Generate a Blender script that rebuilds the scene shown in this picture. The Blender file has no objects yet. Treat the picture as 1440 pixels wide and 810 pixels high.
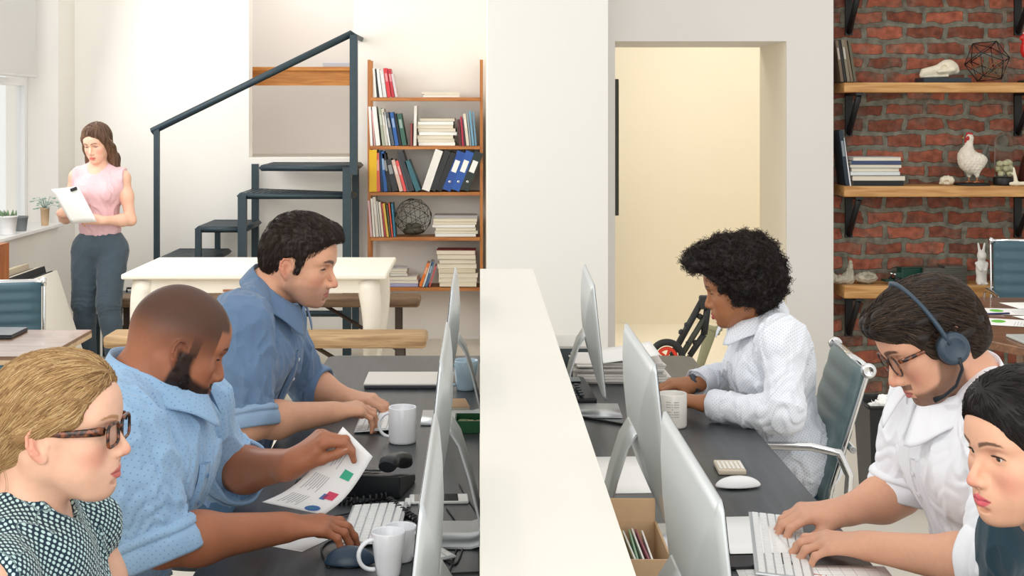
import bpy, bmesh, math, random
import numpy as np
from mathutils import Vector, Matrix, Euler

SC = bpy.context.scene
COL = SC.collection
# ---- one-point perspective: focal length in px, vanishing point, eye height ----
F_PX, VX, VY, EYE = 2000.0, 675.0, 158.0, 1.64
def W(u, v, Y):
    """world point seen at pixel (u,v) when it stands at distance Y"""
    return np.array([(u-VX)*Y/F_PX, Y, EYE-(v-VY)*Y/F_PX])
def V3(*a): return np.array(a, dtype=float)
def nrm(v):
    v = np.asarray(v, float); return v/max(1e-9, np.linalg.norm(v))
def frame_xz(x, z):
    """matrix whose columns are the local x,y,z axes in world space"""
    x = nrm(x); y = nrm(np.cross(z, x)); z = np.cross(x, y)
    return np.stack([x, y, z], 1)
def rotm(yaw=0, pitch=0, roll=0):
    """yaw about z, then pitch (nose down positive) about y, then roll about x (degrees)"""
    return np.array(Matrix.Rotation(math.radians(yaw), 3, 'Z') @ Matrix.Rotation(math.radians(pitch), 3, 'Y') @ Matrix.Rotation(math.radians(roll), 3, 'X'))

# ================= tags =================
def tag(o, label=None, cat=None, group=None, kind=None):
    if label: o['label'] = label
    if cat: o['category'] = cat
    if group: o['group'] = group
    if kind: o['kind'] = kind
    return o
def empty(name, loc=(0,0,0), rz=0, label=None, cat=None, group=None):
    o = bpy.data.objects.new(name, None); COL.objects.link(o)
    o.empty_display_size = .05
    o.location = [float(c) for c in loc]; o.rotation_euler = (0, 0, rz)
    return tag(o, label, cat, group)
def link(name, me, mat=None, parent=None, world=False):
    o = bpy.data.objects.new(name, me); COL.objects.link(o)
    if mat is not None:
        for m in (mat if isinstance(mat, (list, tuple)) else [mat]): me.materials.append(m)
    if parent is not None:
        o.parent = parent
        if world:      # mesh is given in world coordinates
            M = Matrix.Identity(4); q = parent
            while q is not None:
                M = (Matrix.LocRotScale(q.location, q.rotation_euler, q.scale)) @ M if True else M
                q = q.parent
            o.matrix_parent_inverse = M.inverted()
    return o
def copy_tree(o, parent=None):
    c = o.copy(); COL.objects.link(c)
    if parent is not None: c.parent = parent
    for ch in list(o.children): copy_tree(ch, c)
    return c

# ================= small mesh builder =================
class MB:
    def __init__(s): s.bm = bmesh.new()
    def box(s, c, d, rz=0, rot=None, bev=0, seg=2, mi=0):
        M = Matrix.Translation(Vector(c)) @ (rot.to_4x4() if rot is not None else Matrix.Rotation(rz, 4, 'Z')) @ Matrix.Diagonal((d[0], d[1], d[2], 1))
        r = bmesh.ops.create_cube(s.bm, size=1, matrix=M)
        vs = r['verts']
        fs = set(f for v in vs for f in v.link_faces)
        for f in fs: f.material_index = mi
        if bev > 0:
            es = list(set(e for v in vs for e in v.link_edges))
            bmesh.ops.bevel(s.bm, geom=es, offset=min(bev, min(d)*.49), segments=seg, affect='EDGES', profile=.5, material=-1)
        return s
    def tube(s, pts, r, n=8, caps=True, mi=0, flat=None):
        """tube along a polyline; r a number or a list; flat=(sx,sy) squashes the section"""
        pts = [Vector([float(q) for q in p]) for p in pts]; m = len(pts)
        rs = [r]*m if isinstance(r, (int, float)) else list(r)
        rings = []; up = None
        for i, p in enumerate(pts):
            t = (pts[min(i+1, m-1)]-pts[max(i-1, 0)]).normalized()
            if up is None:
                up = Vector((0,0,1)) if abs(t.z) < .9 else Vector((1,0,0))
            x = t.cross(up).normalized(); y = x.cross(t).normalized(); up = y
            sx, sy = flat or (1, 1)
            rings.append([s.bm.verts.new(p + x*math.cos(a)*rs[i]*sx + y*math.sin(a)*rs[i]*sy) for a in [2*math.pi*k/n for k in range(n)]])
        for i in range(m-1):
            for k in range(n):
                f = s.bm.faces.new((rings[i][k], rings[i][(k+1)%n], rings[i+1][(k+1)%n], rings[i+1][k])); f.smooth = True; f.material_index = mi
        if caps:
            f = s.bm.faces.new(rings[0][::-1]); f.material_index = mi
            f = s.bm.faces.new(rings[-1]); f.material_index = mi
        return s
    def lathe(s, prof, c=(0,0,0), n=32, mi=0, ax=None):
        """prof: list of (radius, z)"""
        R = ax or Matrix.Identity(3)
        rings = []
        for (r, z) in prof:
            if r < 1e-6: rings.append([s.bm.verts.new(Vector(c)+R@Vector((0,0,z)))])
            else: rings.append([s.bm.verts.new(Vector(c)+R@Vector((r*math.cos(2*math.pi*k/n), r*math.sin(2*math.pi*k/n), z))) for k in range(n)])
        for a, b in zip(rings, rings[1:]):
            for k in range(n):
                if len(a) == 1 and len(b) == 1: continue
                if len(a) == 1: f = s.bm.faces.new((a[0], b[k], b[(k+1)%n]))
                elif len(b) == 1: f = s.bm.faces.new((a[k], a[(k+1)%n], b[0]))
                else: f = s.bm.faces.new((a[k], a[(k+1)%n], b[(k+1)%n], b[k]))
                f.smooth = True; f.material_index = mi
        return s
    def prism(s, poly, z0, z1, M=None, mi=0, bev=0):
        """poly: list of (x,y); extruded z0..z1 in the frame M"""
        M = M or Matrix.Identity(4)
        a = [s.bm.verts.new(M@Vector((x, y, z0))) for x, y in poly]
        b = [s.bm.verts.new(M@Vector((x, y, z1))) for x, y in poly]
        n = len(poly); fs = [s.bm.faces.new(a[::-1]), s.bm.faces.new(b)]
        for k in range(n): fs.append(s.bm.faces.new((a[k], a[(k+1)%n], b[(k+1)%n], b[k])))
        for f in fs: f.material_index = mi
        if bev > 0:
            es = list(set(e for f in fs for e in f.edges))
            bmesh.ops.bevel(s.bm, geom=es, offset=bev, segments=2, affect='EDGES', profile=.5, material=-1)
        return s
    def grid(s, fn, nu, nv, mi=0, thick=0, closed_u=False):
        vs = [[s.bm.verts.new(Vector([float(q) for q in fn(i/nu, j/nv)])) for j in range(nv+1)] for i in range(nu+(0 if closed_u else 1))]
        fs = []
        for i in range(nu):
            for j in range(nv):
                a, b = vs[i], vs[(i+1) % len(vs)]
                f = s.bm.faces.new((a[j], b[j], b[j+1], a[j+1])); f.smooth = True; f.material_index = mi; fs.append(f)
        if thick:
            bmesh.ops.recalc_face_normals(s.bm, faces=fs)
            bmesh.ops.solidify(s.bm, geom=fs, thickness=thick)
        return s
    def ico(s, c, r, sub=2, mi=0, sc=(1,1,1), rot=None):
        M = Matrix.Translation(Vector(c)) @ (rot.to_4x4() if rot is not None else Matrix.Identity(4)) @ Matrix.Diagonal((r*sc[0], r*sc[1], r*sc[2], 1))
        q = bmesh.ops.create_icosphere(s.bm, subdivisions=sub, radius=1, matrix=M)
        for f in set(f for v in q['verts'] for f in v.link_faces): f.smooth = True; f.material_index = mi
        return s
    def me(s, name, smooth=None):
        bmesh.ops.recalc_face_normals(s.bm, faces=s.bm.faces)
        if smooth is not None:
            for f in s.bm.faces: f.smooth = smooth
        m = bpy.data.meshes.new(name); s.bm.to_mesh(m); s.bm.free(); return m
    def build(s, name, mat, parent=None, world=False, smooth=None):
        return link(name, s.me(name, smooth), mat, parent, world)

# ================= materials =================
def rgb(h):
    """sRGB 0-255 triple or hex -> linear rgba"""
    if isinstance(h, str): h = [int(h[i:i+2], 16) for i in (0, 2, 4)]
    f = lambda c: (c/255/12.92 if c <= 10 else ((c/255+.055)/1.055)**2.4)
    return (f(h[0]), f(h[1]), f(h[2]), 1)
def newmat(name):
    m = bpy.data.materials.new(name); m.use_nodes = True
    nt = m.node_tree; b = nt.nodes['Principled BSDF']; return m, nt, b
def N(nt, t, **kw):
    n = nt.nodes.new(t)
    for k, v in kw.items():
        if k in n.inputs.keys(): n.inputs[k].default_value = v
        else: setattr(n, k, v)
    return n
def mat(name, col, rough=.5, metal=0, noise=0, nscale=20, bump=0, bscale=60, coat=0, trans=0, spec=.5, emit=None, es=1, stretch=None, sheen=0, ior=1.45, alpha=1):
    m, nt, b = newmat(name); c = rgb(col) if not (isinstance(col, tuple) and len(col) == 4) else col
    b.inputs['Base Color'].default_value = c
    b.inputs['Roughness'].default_value = rough; b.inputs['Metallic'].default_value = metal
    b.inputs['Coat Weight'].default_value = coat; b.inputs['Transmission Weight'].default_value = trans
    b.inputs['Specular IOR Level'].default_value = spec; b.inputs['IOR'].default_value = ior
    b.inputs['Sheen Weight'].default_value = sheen; b.inputs['Alpha'].default_value = alpha
    if emit: b.inputs['Emission Color'].default_value = rgb(emit); b.inputs['Emission Strength'].default_value = es
    if noise or bump:
        tc = N(nt, 'ShaderNodeTexCoord'); mp = N(nt, 'ShaderNodeMapping'); nt.links.new(tc.outputs['Object'], mp.inputs[0])
        if stretch: mp.inputs['Scale'].default_value = stretch
    if noise:
        nz = N(nt, 'ShaderNodeTexNoise', Scale=nscale, Detail=4.0); nt.links.new(mp.outputs[0], nz.inputs[0])
        hs = N(nt, 'ShaderNodeMapRange'); hs.inputs['From Min'].default_value = .3; hs.inputs['From Max'].default_value = .7
        hs.inputs['To Min'].default_value = 1-noise; hs.inputs['To Max'].default_value = 1+noise
        nt.links.new(nz.outputs[0], hs.inputs[0])
        mx = N(nt, 'ShaderNodeVectorMath', operation='SCALE'); mx.inputs[0].default_value = c[:3]
        nt.links.new(hs.outputs[0], mx.inputs['Scale']); nt.links.new(mx.outputs[0], b.inputs['Base Color'])
    if bump:
        nz = N(nt, 'ShaderNodeTexNoise', Scale=bscale, Detail=3.0); nt.links.new(mp.outputs[0], nz.inputs[0])
        bp = N(nt, 'ShaderNodeBump', Strength=bump, Distance=.005); nt.links.new(nz.outputs[0], bp.inputs['Height']); nt.links.new(bp.outputs[0], b.inputs['Normal'])
    return m
def wood(name, c1, c2, axis='X', rough=.5, scale=1.0, coat=0):
    """grain that runs along one axis of the object"""
    m, nt, b = newmat(name)
    tc = N(nt, 'ShaderNodeTexCoord'); mp = N(nt, 'ShaderNodeMapping'); nt.links.new(tc.outputs['Object'], mp.inputs[0])
    s = [14*scale]*3; s['XYZ'.index(axis)] = 1.2*scale; mp.inputs['Scale'].default_value = s
    n1 = N(nt, 'ShaderNodeTexNoise', Scale=3.0, Detail=6.0, Distortion=.6); nt.links.new(mp.outputs[0], n1.inputs[0])
    cr = N(nt, 'ShaderNodeValToRGB'); cr.color_ramp.elements[0].position = .32; cr.color_ramp.elements[1].position = .68
    cr.color_ramp.elements[0].color = rgb(c1); cr.color_ramp.elements[1].color = rgb(c2)
    nt.links.new(n1.outputs[0], cr.inputs[0]); nt.links.new(cr.outputs[0], b.inputs['Base Color'])
    b.inputs['Roughness'].default_value = rough; b.inputs['Coat Weight'].default_value = coat
    bp = N(nt, 'ShaderNodeBump', Strength=.25, Distance=.002); nt.links.new(n1.outputs[0], bp.inputs['Height']); nt.links.new(bp.outputs[0], b.inputs['Normal'])
    return m

# ================= implicit surfaces =================
class Field:
    def __init__(s): s.p = []; s.fr = (np.eye(3), np.zeros(3), 1.0)
    def frame(s, R=np.eye(3), t=(0,0,0), sc=1.0): s.fr = (np.asarray(R, float), np.asarray(t, float), sc); return s
    def _add(s, c, rad, fn, k, op):
        R, t, sc = s.fr
        cw = R@(np.asarray(c, float)*sc)+t
        Rf = R.astype(np.float32); tf = t.astype(np.float32)
        def wf(P, fn=fn, Rf=Rf, tf=tf, sc=sc): return fn(((P-tf)@Rf)/np.float32(sc))*np.float32(sc)
        s.p.append((cw, rad*sc, wf, k*sc, op)); return s
    def ell(s, c, r, k=.01, R=None, op='u'):
        c = np.asarray(c, np.float32); r = np.asarray(r, np.float32)*np.ones(3, np.float32); R = None if R is None else np.asarray(R, np.float32)
        def fn(P):
            q = P-c
            if R is not None: q = q@R
            k0 = np.sqrt(((q/r)**2).sum(-1)); k1 = np.sqrt(((q/(r*r))**2).sum(-1))
            return np.where(k0 < 1e-4, -r.min(), k0*(k0-1)/np.maximum(k1, 1e-6)).astype(np.float32)
        return s._add(c, float(r.max()), fn, k, op)
    def cap(s, a, b, ra, rb=None, k=.01, op='u', flat=None):
        """round cone; flat=(normal, factor) makes it thinner along that normal"""
        rb = ra if rb is None else rb
        a = np.asarray(a, np.float32); b = np.asarray(b, np.float32); ab = b-a; L2 = max(float(ab@ab), 1e-9)
        if flat is not None: n = nrm(flat[0]).astype(np.float32); g = np.float32(1/flat[1]-1)
        def fn(P):
            q = P-a; t = np.clip((q@ab)/L2, 0, 1)
            v = q-t[..., None]*ab
            if flat is not None: v = v+(v@n)[..., None]*n*g
            d = np.sqrt((v*v).sum(-1))-(ra+(rb-ra)*t)
            return d*(flat[1] if flat is not None else 1)
        return s._add((a+b)/2, math.sqrt(L2)/2+max(ra, rb), fn, k, op)
    def box(s, c, h, rd=.005, k=.01, R=None, op='u'):
        c = np.asarray(c, np.float32); h = np.asarray(h, np.float32)-rd; R = None if R is None else np.asarray(R, np.float32)
        def fn(P):
            q = P-c
            if R is not None: q = q@R
            q = np.abs(q)-h
            return np.sqrt((np.maximum(q, 0)**2).sum(-1))+np.minimum(q.max(-1), 0)-rd
        return s._add(c, float(np.linalg.norm(h))+rd, fn, k, op)
    def plane(s, c, n, k=.005, op='s', rad=9):
        """half space on the side n points to"""
        c = np.asarray(c, np.float32); n = nrm(n).astype(np.float32)
        def fn(P): return -((P-c)@n)
        return s._add(c, rad, fn, k, op)
    def cyl(s, a, b, ra, rb=None, k=.01, op='u'):
        """cone with flat ends"""
        rb = ra if rb is None else rb
        a = np.asarray(a, np.float32); b = np.asarray(b, np.float32); L = float(np.linalg.norm(b-a)); n = ((b-a)/L).astype(np.float32)
        def fn(P):
            q = P-a; t = q@n; v = q-t[..., None]*n; dr = np.sqrt((v*v).sum(-1))-(ra+(rb-ra)*np.clip(t/L, 0, 1)); da = np.maximum(t-L, -t)
            return np.sqrt(np.maximum(dr, 0)**2+np.maximum(da, 0)**2)+np.minimum(np.maximum(dr, da), 0)
        return s._add((a+b)/2, L/2+max(ra, rb), fn, k, op)
    def chain(s, pts, rs, k=.01, flat=None):
        for i in range(len(pts)-1): s.cap(pts[i], pts[i+1], rs[i], rs[i+1], k=k, flat=flat)
        return s
    @staticmethod
    def comb(d, e, k, op):
        if op == 's':
            e = -e; k_ = max(k, 1e-6); h = np.maximum(k_-np.abs(d-e), 0)/k_
            return np.maximum(d, e)+h*h*k_*.25
        k_ = max(k, 1e-6); h = np.maximum(k_-np.abs(d-e), 0)/k_
        return np.minimum(d, e)-h*h*k_*.25
    def __call__(s, P, disp=None):
        P = np.asarray(P, np.float32); d = np.full(P.shape[:-1], 9., np.float32)
        for c, r, fn, k, op in s.p: d = s.comb(d, fn(P), k, op)
        if disp is not None: d = d-disp(P)
        return d
    def grad(s, P, e=.002):
        g = np.stack([s(P+np.array(v, np.float32)*e)-s(P-np.array(v, np.float32)*e) for v in ((1,0,0),(0,1,0),(0,0,1))], -1)
        return g/np.maximum(np.linalg.norm(g, axis=-1, keepdims=True), 1e-9)
    def mesh(s, name, h=.004, fine=(), disp=None, clip=None):
        """surface nets over a sparse rectilinear grid; fine=[(axis, lo, hi, h)]"""
        un = [q for q in s.p if q[4] == 'u']
        lo = np.min([q[0]-q[1] for q in un], 0)-.012; hi = np.max([q[0]+q[1] for q in un], 0)+.012
        if clip is not None: lo = np.maximum(lo, clip[0]); hi = np.minimum(hi, clip[1])
        ax = []
        for a in range(3):
            x = lo[a]; xs = [x]
            while x < hi[a] or len(xs) % 8:
                st = h
                for (fa, f0, f1, fh) in fine:
                    if fa == a and f0 <= x < f1: st = min(st, fh)
                x += st; xs.append(x)
            ax.append(np.array(xs, np.float32))
        nb = [len(a)//8 for a in ax]; ax = [a[:n*8] for a, n in zip(ax, nb)]
        cen = [a.reshape(-1, 8) for a in ax]
        cc = [c.mean(1) for c in cen]; hw = [(c[:, -1]-c[:, 0])/2+h for c in cen]
        C = np.stack(np.meshgrid(*cc, indexing='ij'), -1); Hw = np.stack(np.meshgrid(*hw, indexing='ij'), -1)
        hd = np.sqrt((Hw**2).sum(-1))
        dc = s(C)
        act = np.argwhere(np.abs(dc) < hd*1.25+.012)
        D = np.repeat(np.repeat(np.repeat(np.where(dc < 0, -1, 1).astype(np.float32), 8, 0), 8, 1), 8, 2)
        bc = C[act[:, 0], act[:, 1], act[:, 2]]; bh = hd[act[:, 0], act[:, 1], act[:, 2]]
        P = np.empty((len(act), 8, 8, 8, 3), np.float32)
        P[..., 0] = cen[0][act[:, 0]][:, :, None, None]; P[..., 1] = cen[1][act[:, 1]][:, None, :, None]; P[..., 2] = cen[2][act[:, 2]][:, None, None, :]
        P = P.reshape(len(act), 512, 3)
        d = np.full(P.shape[:2], 1., np.float32)
        for c, r, fn, k, op in s.p:
            sel = np.flatnonzero(np.linalg.norm(bc-c.astype(np.float32), axis=1) < r+bh+k+.03)
            if len(sel): d[sel] = s.comb(d[sel], fn(P[sel]), k, op)
        if disp is not None: d = d-disp(P)
        I = act[:, :, None]*8+np.arange(8)[None, None, :]
        D[I[:, 0][:, :, None, None], I[:, 1][:, None, :, None], I[:, 2][:, None, None, :]] = d.reshape(-1, 8, 8, 8)
        del P
        D[0] = D[-1] = 1; D[:, 0] = D[:, -1] = 1; D[:, :, 0] = D[:, :, -1] = 1
        S = D < 0
        cnt = np.zeros([n-1 for n in S.shape], np.uint8)
        for i in (0, 1):
            for j in (0, 1):
                for k in (0, 1): cnt += S[i:S.shape[0]-1+i, j:S.shape[1]-1+j, k:S.shape[2]-1+k]
        flat = np.flatnonzero((cnt > 0) & (cnt < 8)); sh = cnt.shape; del cnt
        ci, cj, ck = np.unravel_index(flat, sh)
        acc = np.zeros((len(flat), 3)); num = np.zeros(len(flat))
        cor = [(i, j, k) for i in (0, 1) for j in (0, 1) for k in (0, 1)]
        val = {c: D[ci+c[0], cj+c[1], ck+c[2]] for c in cor}
        for c in cor:
            for a in range(3):
                if c[a]: continue
                e = list(c); e[a] = 1; e = tuple(e); v0, v1 = val[c], val[e]
                x = (v0 < 0) != (v1 < 0)
                if not x.any(): continue
                t = np.where(x, v0/np.where(x, v0-v1, 1), 0)
                for b, idx in enumerate((ci, cj, ck)):
                    p0 = ax[b][idx+c[b]]; p1 = ax[b][idx+e[b]]
                    acc[:, b] += np.where(x, p0+(p1-p0)*t, 0)
                num += x
        verts = acc/np.maximum(num, 1)[:, None]
        quads = []
        for a in range(3):
            sl0 = [slice(None)]*3; sl1 = [slice(None)]*3; sl0[a] = slice(0, -1); sl1[a] = slice(1, None)
            X = S[tuple(sl0)] != S[tuple(sl1)]
            e = np.argwhere(X); ins = S[tuple(sl0)][X]
            b, c = [(1, 2), (2, 0), (0, 1)][a]
            ok = (e[:, b] > 0) & (e[:, c] > 0) & (e[:, b] < S.shape[b]-1) & (e[:, c] < S.shape[c]-1) & (e[:, a] < sh[a]); e = e[ok]; ins = ins[ok]
            q = []
            for (db, dcc) in ((-1, -1), (0, -1), (0, 0), (-1, 0)):
                g = e.copy(); g[:, b] += db; g[:, c] += dcc
                q.append(np.searchsorted(flat, np.ravel_multi_index((g[:, 0], g[:, 1], g[:, 2]), sh)))
            q = np.stack(q, 1); q[~ins] = q[~ins][:, ::-1]; quads.append(q)
        quads = np.concatenate(quads)
        return fastmesh(name, verts, quads)
def fastmesh(name, verts, faces, smooth=True):
    me = bpy.data.meshes.new(name); n = faces.shape[1]
    me.vertices.add(len(verts)); me.vertices.foreach_set('co', np.asarray(verts, np.float32).ravel())
    me.loops.add(faces.size); me.loops.foreach_set('vertex_index', faces.astype(np.int32).ravel())
    me.polygons.add(len(faces)); me.polygons.foreach_set('loop_start', np.arange(0, faces.size, n, dtype=np.int32))
    try: me.polygons.foreach_set('loop_total', np.full(len(faces), n, np.int32))
    except Exception: pass
    if smooth: me.polygons.foreach_set('use_smooth', np.ones(len(faces), bool))
    me.update(calc_edges=True); me.validate()
    return me
def get_co(me):
    a = np.empty(len(me.vertices)*3, np.float32); me.vertices.foreach_get('co', a); return a.reshape(-1, 3)
def set_color(me, c, name='col'):
    at = me.attributes.new(name, 'FLOAT_COLOR', 'POINT')
    a = np.ones((len(c), 4), np.float32); a[:, :3] = c; at.data.foreach_set('color', a.ravel())
def set_vec(me, c, name='uvw'):
    at = me.attributes.new(name, 'FLOAT_VECTOR', 'POINT'); at.data.foreach_set('vector', np.asarray(c, np.float32).ravel())
def recenter(o, parent):
    """mesh in world coordinates -> relative to the parent's location (no rotation)"""
    loc = np.zeros(3); q = parent
    while q is not None: loc += np.array(q.location); q = q.parent
    me = o.data; co = get_co(me)-loc.astype(np.float32); me.vertices.foreach_set('co', co.ravel()); me.update()

def sines(P, freq, seed, n=5, warp=0.):
    """cheap smooth noise in about -1..1; freq in cycles per metre (3-vector or number)"""
    r = np.random.RandomState(seed); f = np.asarray(freq, float)*np.ones(3)
    out = np.zeros(P.shape[:-1], np.float32)
    if warp: P = P+warp*np.stack([sines(P, f*.5, seed+71+i, 3) for i in range(3)], -1)
    for i in range(n):
        k = nrm(r.randn(3))*f*(0.6+.9*r.rand())*2*math.pi
        out += np.sin(P@k.astype(np.float32)+np.float32(r.rand()*6.28))
    return out/np.float32(math.sqrt(n)*1.1)
def sstep(a, b, x):
    t = np.clip((x-a)/(b-a), 0, 1); return t*t*(3-2*t)

# ================= strands =================
def strands_mesh(name, paths, radii, ns=3):
    """paths: (n, m, 3), radii: (n, m); thin tubes"""
    n, m, _ = paths.shape
    T = np.gradient(paths, axis=1); T /= np.maximum(np.linalg.norm(T, axis=-1, keepdims=True), 1e-9)
    up = np.array([.3, .2, 1.]); X = np.cross(T, up); X /= np.maximum(np.linalg.norm(X, axis=-1, keepdims=True), 1e-6)
    Y = np.cross(X, T)
    ang = np.arange(ns)*2*math.pi/ns
    R = radii[:, :, None, None]
    V = paths[:, :, None, :]+R*(X[:, :, None, :]*np.cos(ang)[None, None, :, None]+Y[:, :, None, :]*np.sin(ang)[None, None, :, None])
    idx = np.arange(n*m*ns).reshape(n, m, ns)
    a = idx[:, :-1]; b = idx[:, 1:]
    q = np.stack([a, np.roll(a, -1, 2), np.roll(b, -1, 2), b], -1).reshape(-1, 4)
    return fastmesh(name, V.reshape(-1, 3), q)
# ================= human building =================
def skin_mat(name, rough=.48, sss=.12, spec=.35):
    m, nt, b = newmat(name)
    at = N(nt, 'ShaderNodeAttribute'); at.attribute_name = 'col'
    tc = N(nt, 'ShaderNodeTexCoord'); nz = N(nt, 'ShaderNodeTexNoise', Scale=90.0, Detail=3.0); nt.links.new(tc.outputs['Object'], nz.inputs[0])
    mr = N(nt, 'ShaderNodeMapRange'); mr.inputs['To Min'].default_value = .93; mr.inputs['To Max'].default_value = 1.07; nt.links.new(nz.outputs[0], mr.inputs[0])
    mx = N(nt, 'ShaderNodeVectorMath', operation='SCALE'); nt.links.new(at.outputs['Color'], mx.inputs[0]); nt.links.new(mr.outputs[0], mx.inputs['Scale'])
    nt.links.new(mx.outputs[0], b.inputs['Base Color'])
    b.inputs['Roughness'].default_value = rough; b.inputs['Specular IOR Level'].default_value = spec
    b.inputs['Subsurface Weight'].default_value = sss; b.inputs['Subsurface Scale'].default_value = .01
    b.inputs['Subsurface Radius'].default_value = (1, .35, .2)
    n2 = N(nt, 'ShaderNodeTexNoise', Scale=500.0, Detail=2.0); nt.links.new(tc.outputs['Object'], n2.inputs[0])
    bp = N(nt, 'ShaderNodeBump', Strength=.12, Distance=.001); nt.links.new(n2.outputs[0], bp.inputs['Height']); nt.links.new(bp.outputs[0], b.inputs['Normal'])
    return m

HEAD_DEF = dict(w=1.0, jaw=1.0, nose=1.0, nose_w=1.0, lips=1.0, chin=1.0, brow=1.0, ear=1.0, eye_open=.5, fem=0.0, nose_tip=0.0, mouth_open=0.0, bulk=1.0, front=0.0, chin_x=0.0, nose_dn=0.0)
def head_prims(f, R, t, sc, prm, neck=None):
    """x forward, y to the left, z up; origin between the ears"""
    p = dict(HEAD_DEF); p.update(prm); f.frame(R, t, sc); w = p['w']; fem = p['fem']
    f.ell((-.010, 0, .045), (.094, .074*w, .086), k=.01)                       # skull
    f.ell((-.030, 0, .022), (.070, .068*w, .066), k=.03)
    f.ell((.030, 0, .050), (.062+.003*fem, .062*w, .062), k=.03)                           # forehead
    f.ell((.034, 0, -.012), (.053, .058*w, .070), k=.03)                       # mid face
    jw = p['jaw']*(1-.08*fem)
    for s in (1, -1):
        f.cap((-.002, s*.054*w*jw, -.045), (.052, s*.028*w*jw, -.088), .016, .014, k=.035)  # jaw line
        f.cap((-.004, s*.060*w, -.005), (-.002, s*.054*w*jw, -.045), .014, .015, k=.03)
        f.ell((.056, s*.040*w, -.016), (.022, .020, .017), k=.025)              # cheek bone
        f.ell((.050, s*.034*w, -.050), (.026, .020, .024), k=.03)
    f.ell((.045, 0, -.070), (.036, .034*w*jw, .030), k=.03)
    f.ell((.070+p['chin_x'], 0, -.091), (.0165+.002*p['chin'], .020*p['chin'], .015), k=.022)              # chin
    f.ell((.074, 0, -.058), (.0245, .029*w, .026), k=.02)                         # muzzle
    # brow ridge
    for s in (1, -1):
        f.cap((.084, s*.012, .028), (.070, s*.045*w, .031), .008*p['brow']*(1-.15*fem), .007, k=.018)
    f.ell((.077, 0, .045), (.017, .038, .03), k=.025)
    # sockets
    for s in (1, -1):
        f.ell((.091, s*.031, .009), (.013, .0185, .012), k=.014, op='s')
    # nose
    n = p['nose']; tip = .107+.011*n; tz = -.030+p['nose_tip']
    f.cap((.083, 0, .020), (tip-.011, 0, tz+.008), .0062, .0078*p['nose_w'], k=.010)
    f.cap((tip-.012, 0, tz-.003), (.083, 0, -.045), .0050, .0060, k=.010)                 # septum
    f.cap((.078, 0, -.020), (.084, 0, -.046), .012, .011, k=.014)
    f.ell((tip-.010, 0, tz), (.0105, .0100*p['nose_w'], .0090), k=.006)
    for s in (1, -1):
        f.ell((tip-.021, s*.0115*p['nose_w'], tz-.004), (.0105, .0062*p['nose_w'], .0068), k=.006)
        f.ell((tip-.028, s*.0095*p['nose_w'], tz-.001), (.013, .0068, .0085), k=.007)
        f.ell((tip-.017, s*.0062*p['nose_w'], tz-.0105), (.0046, .0022, .0024), k=.002, op='s')
    # lids
    for s in (1, -1):
        f.ell((.0705, s*.0315, .0105), (.0145, .0168, .0132), k=.006)
        o = p['eye_open']
        if o > 0:
            f.ell((.0835, s*.0318, .0075+.0015*o), (.006, .0128, .0010+.0050*o), k=.0015, op='s')
    # mouth
    L = p['lips']; mo = p['mouth_open']
    for s in (1, -1):
        f.cap((.0965, 0, -.0560), (.0845, s*.0225, -.0605), .0050*L, .0022, k=.004)
        f.cap((.0960, 0, -.0665-mo), (.0845, s*.0205, -.0618-mo*.3), .0056*L, .0024, k=.004)
    for s in (1, -1):
        f.cap((.1035, 0, -.0612-mo*.5), (.0905, s*.0225, -.0612-mo*.3), .0011+mo*.35, .0006, k=.0022, op='s')
    f.ell((.0915, 0, -.0775-mo), (.006, .016, .0045), k=.006, op='s')      # under the lower lip
    f.ell((.1015, 0, -.049), (.004, .003, .005), k=.004, op='s')       # philtrum
    # ears
    e = p['ear']
    for s in (1, -1):
        A = np.array(Matrix.Rotation(math.radians(-12), 3, 'Y') @ Matrix.Rotation(math.radians(-s*22), 3, 'Z'))
        c = V3(-.010, s*.0735*w, -.002)
        q = lambda x, y, z: c+A@(V3(x, s*y, z)*e)
        f.ell(q(-.004, .006, 0), (.0165*e, .0065*e, .028*e), k=.004, R=A)
        f.ell(q(.002, .0155, -.002), (.0105*e, .0075*e, .0165*e), k=.003, R=A, op='s')
        hel = [q(.012, .008, .004), q(.012, .010, .016), q(.004, .012, .0265), q(-.008, .013, .027), q(-.017, .0135, .017), q(-.0195, .013, .003), q(-.015, .011, -.012), q(-.008, .009, -.022)]
        f.chain(hel, [.0026*e]*8, k=.0025)
        f.chain([q(-.011, .0115, .012), q(-.012, .0115, -.002), q(-.006, .011, -.013)], [.0028*e]*3, k=.003)
        f.ell(q(-.001, .007, -.025), (.0085*e, .0045*e, .0085*e), k=.004, R=A)
        f.ell(q(.011, .008, -.004), (.004*e, .004*e, .006*e), k=.003, R=A)
    f.frame()

def head_local(P, R, t, sc): return ((P-np.asarray(t, np.float32))@np.asarray(R, np.float32))/sc

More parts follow.
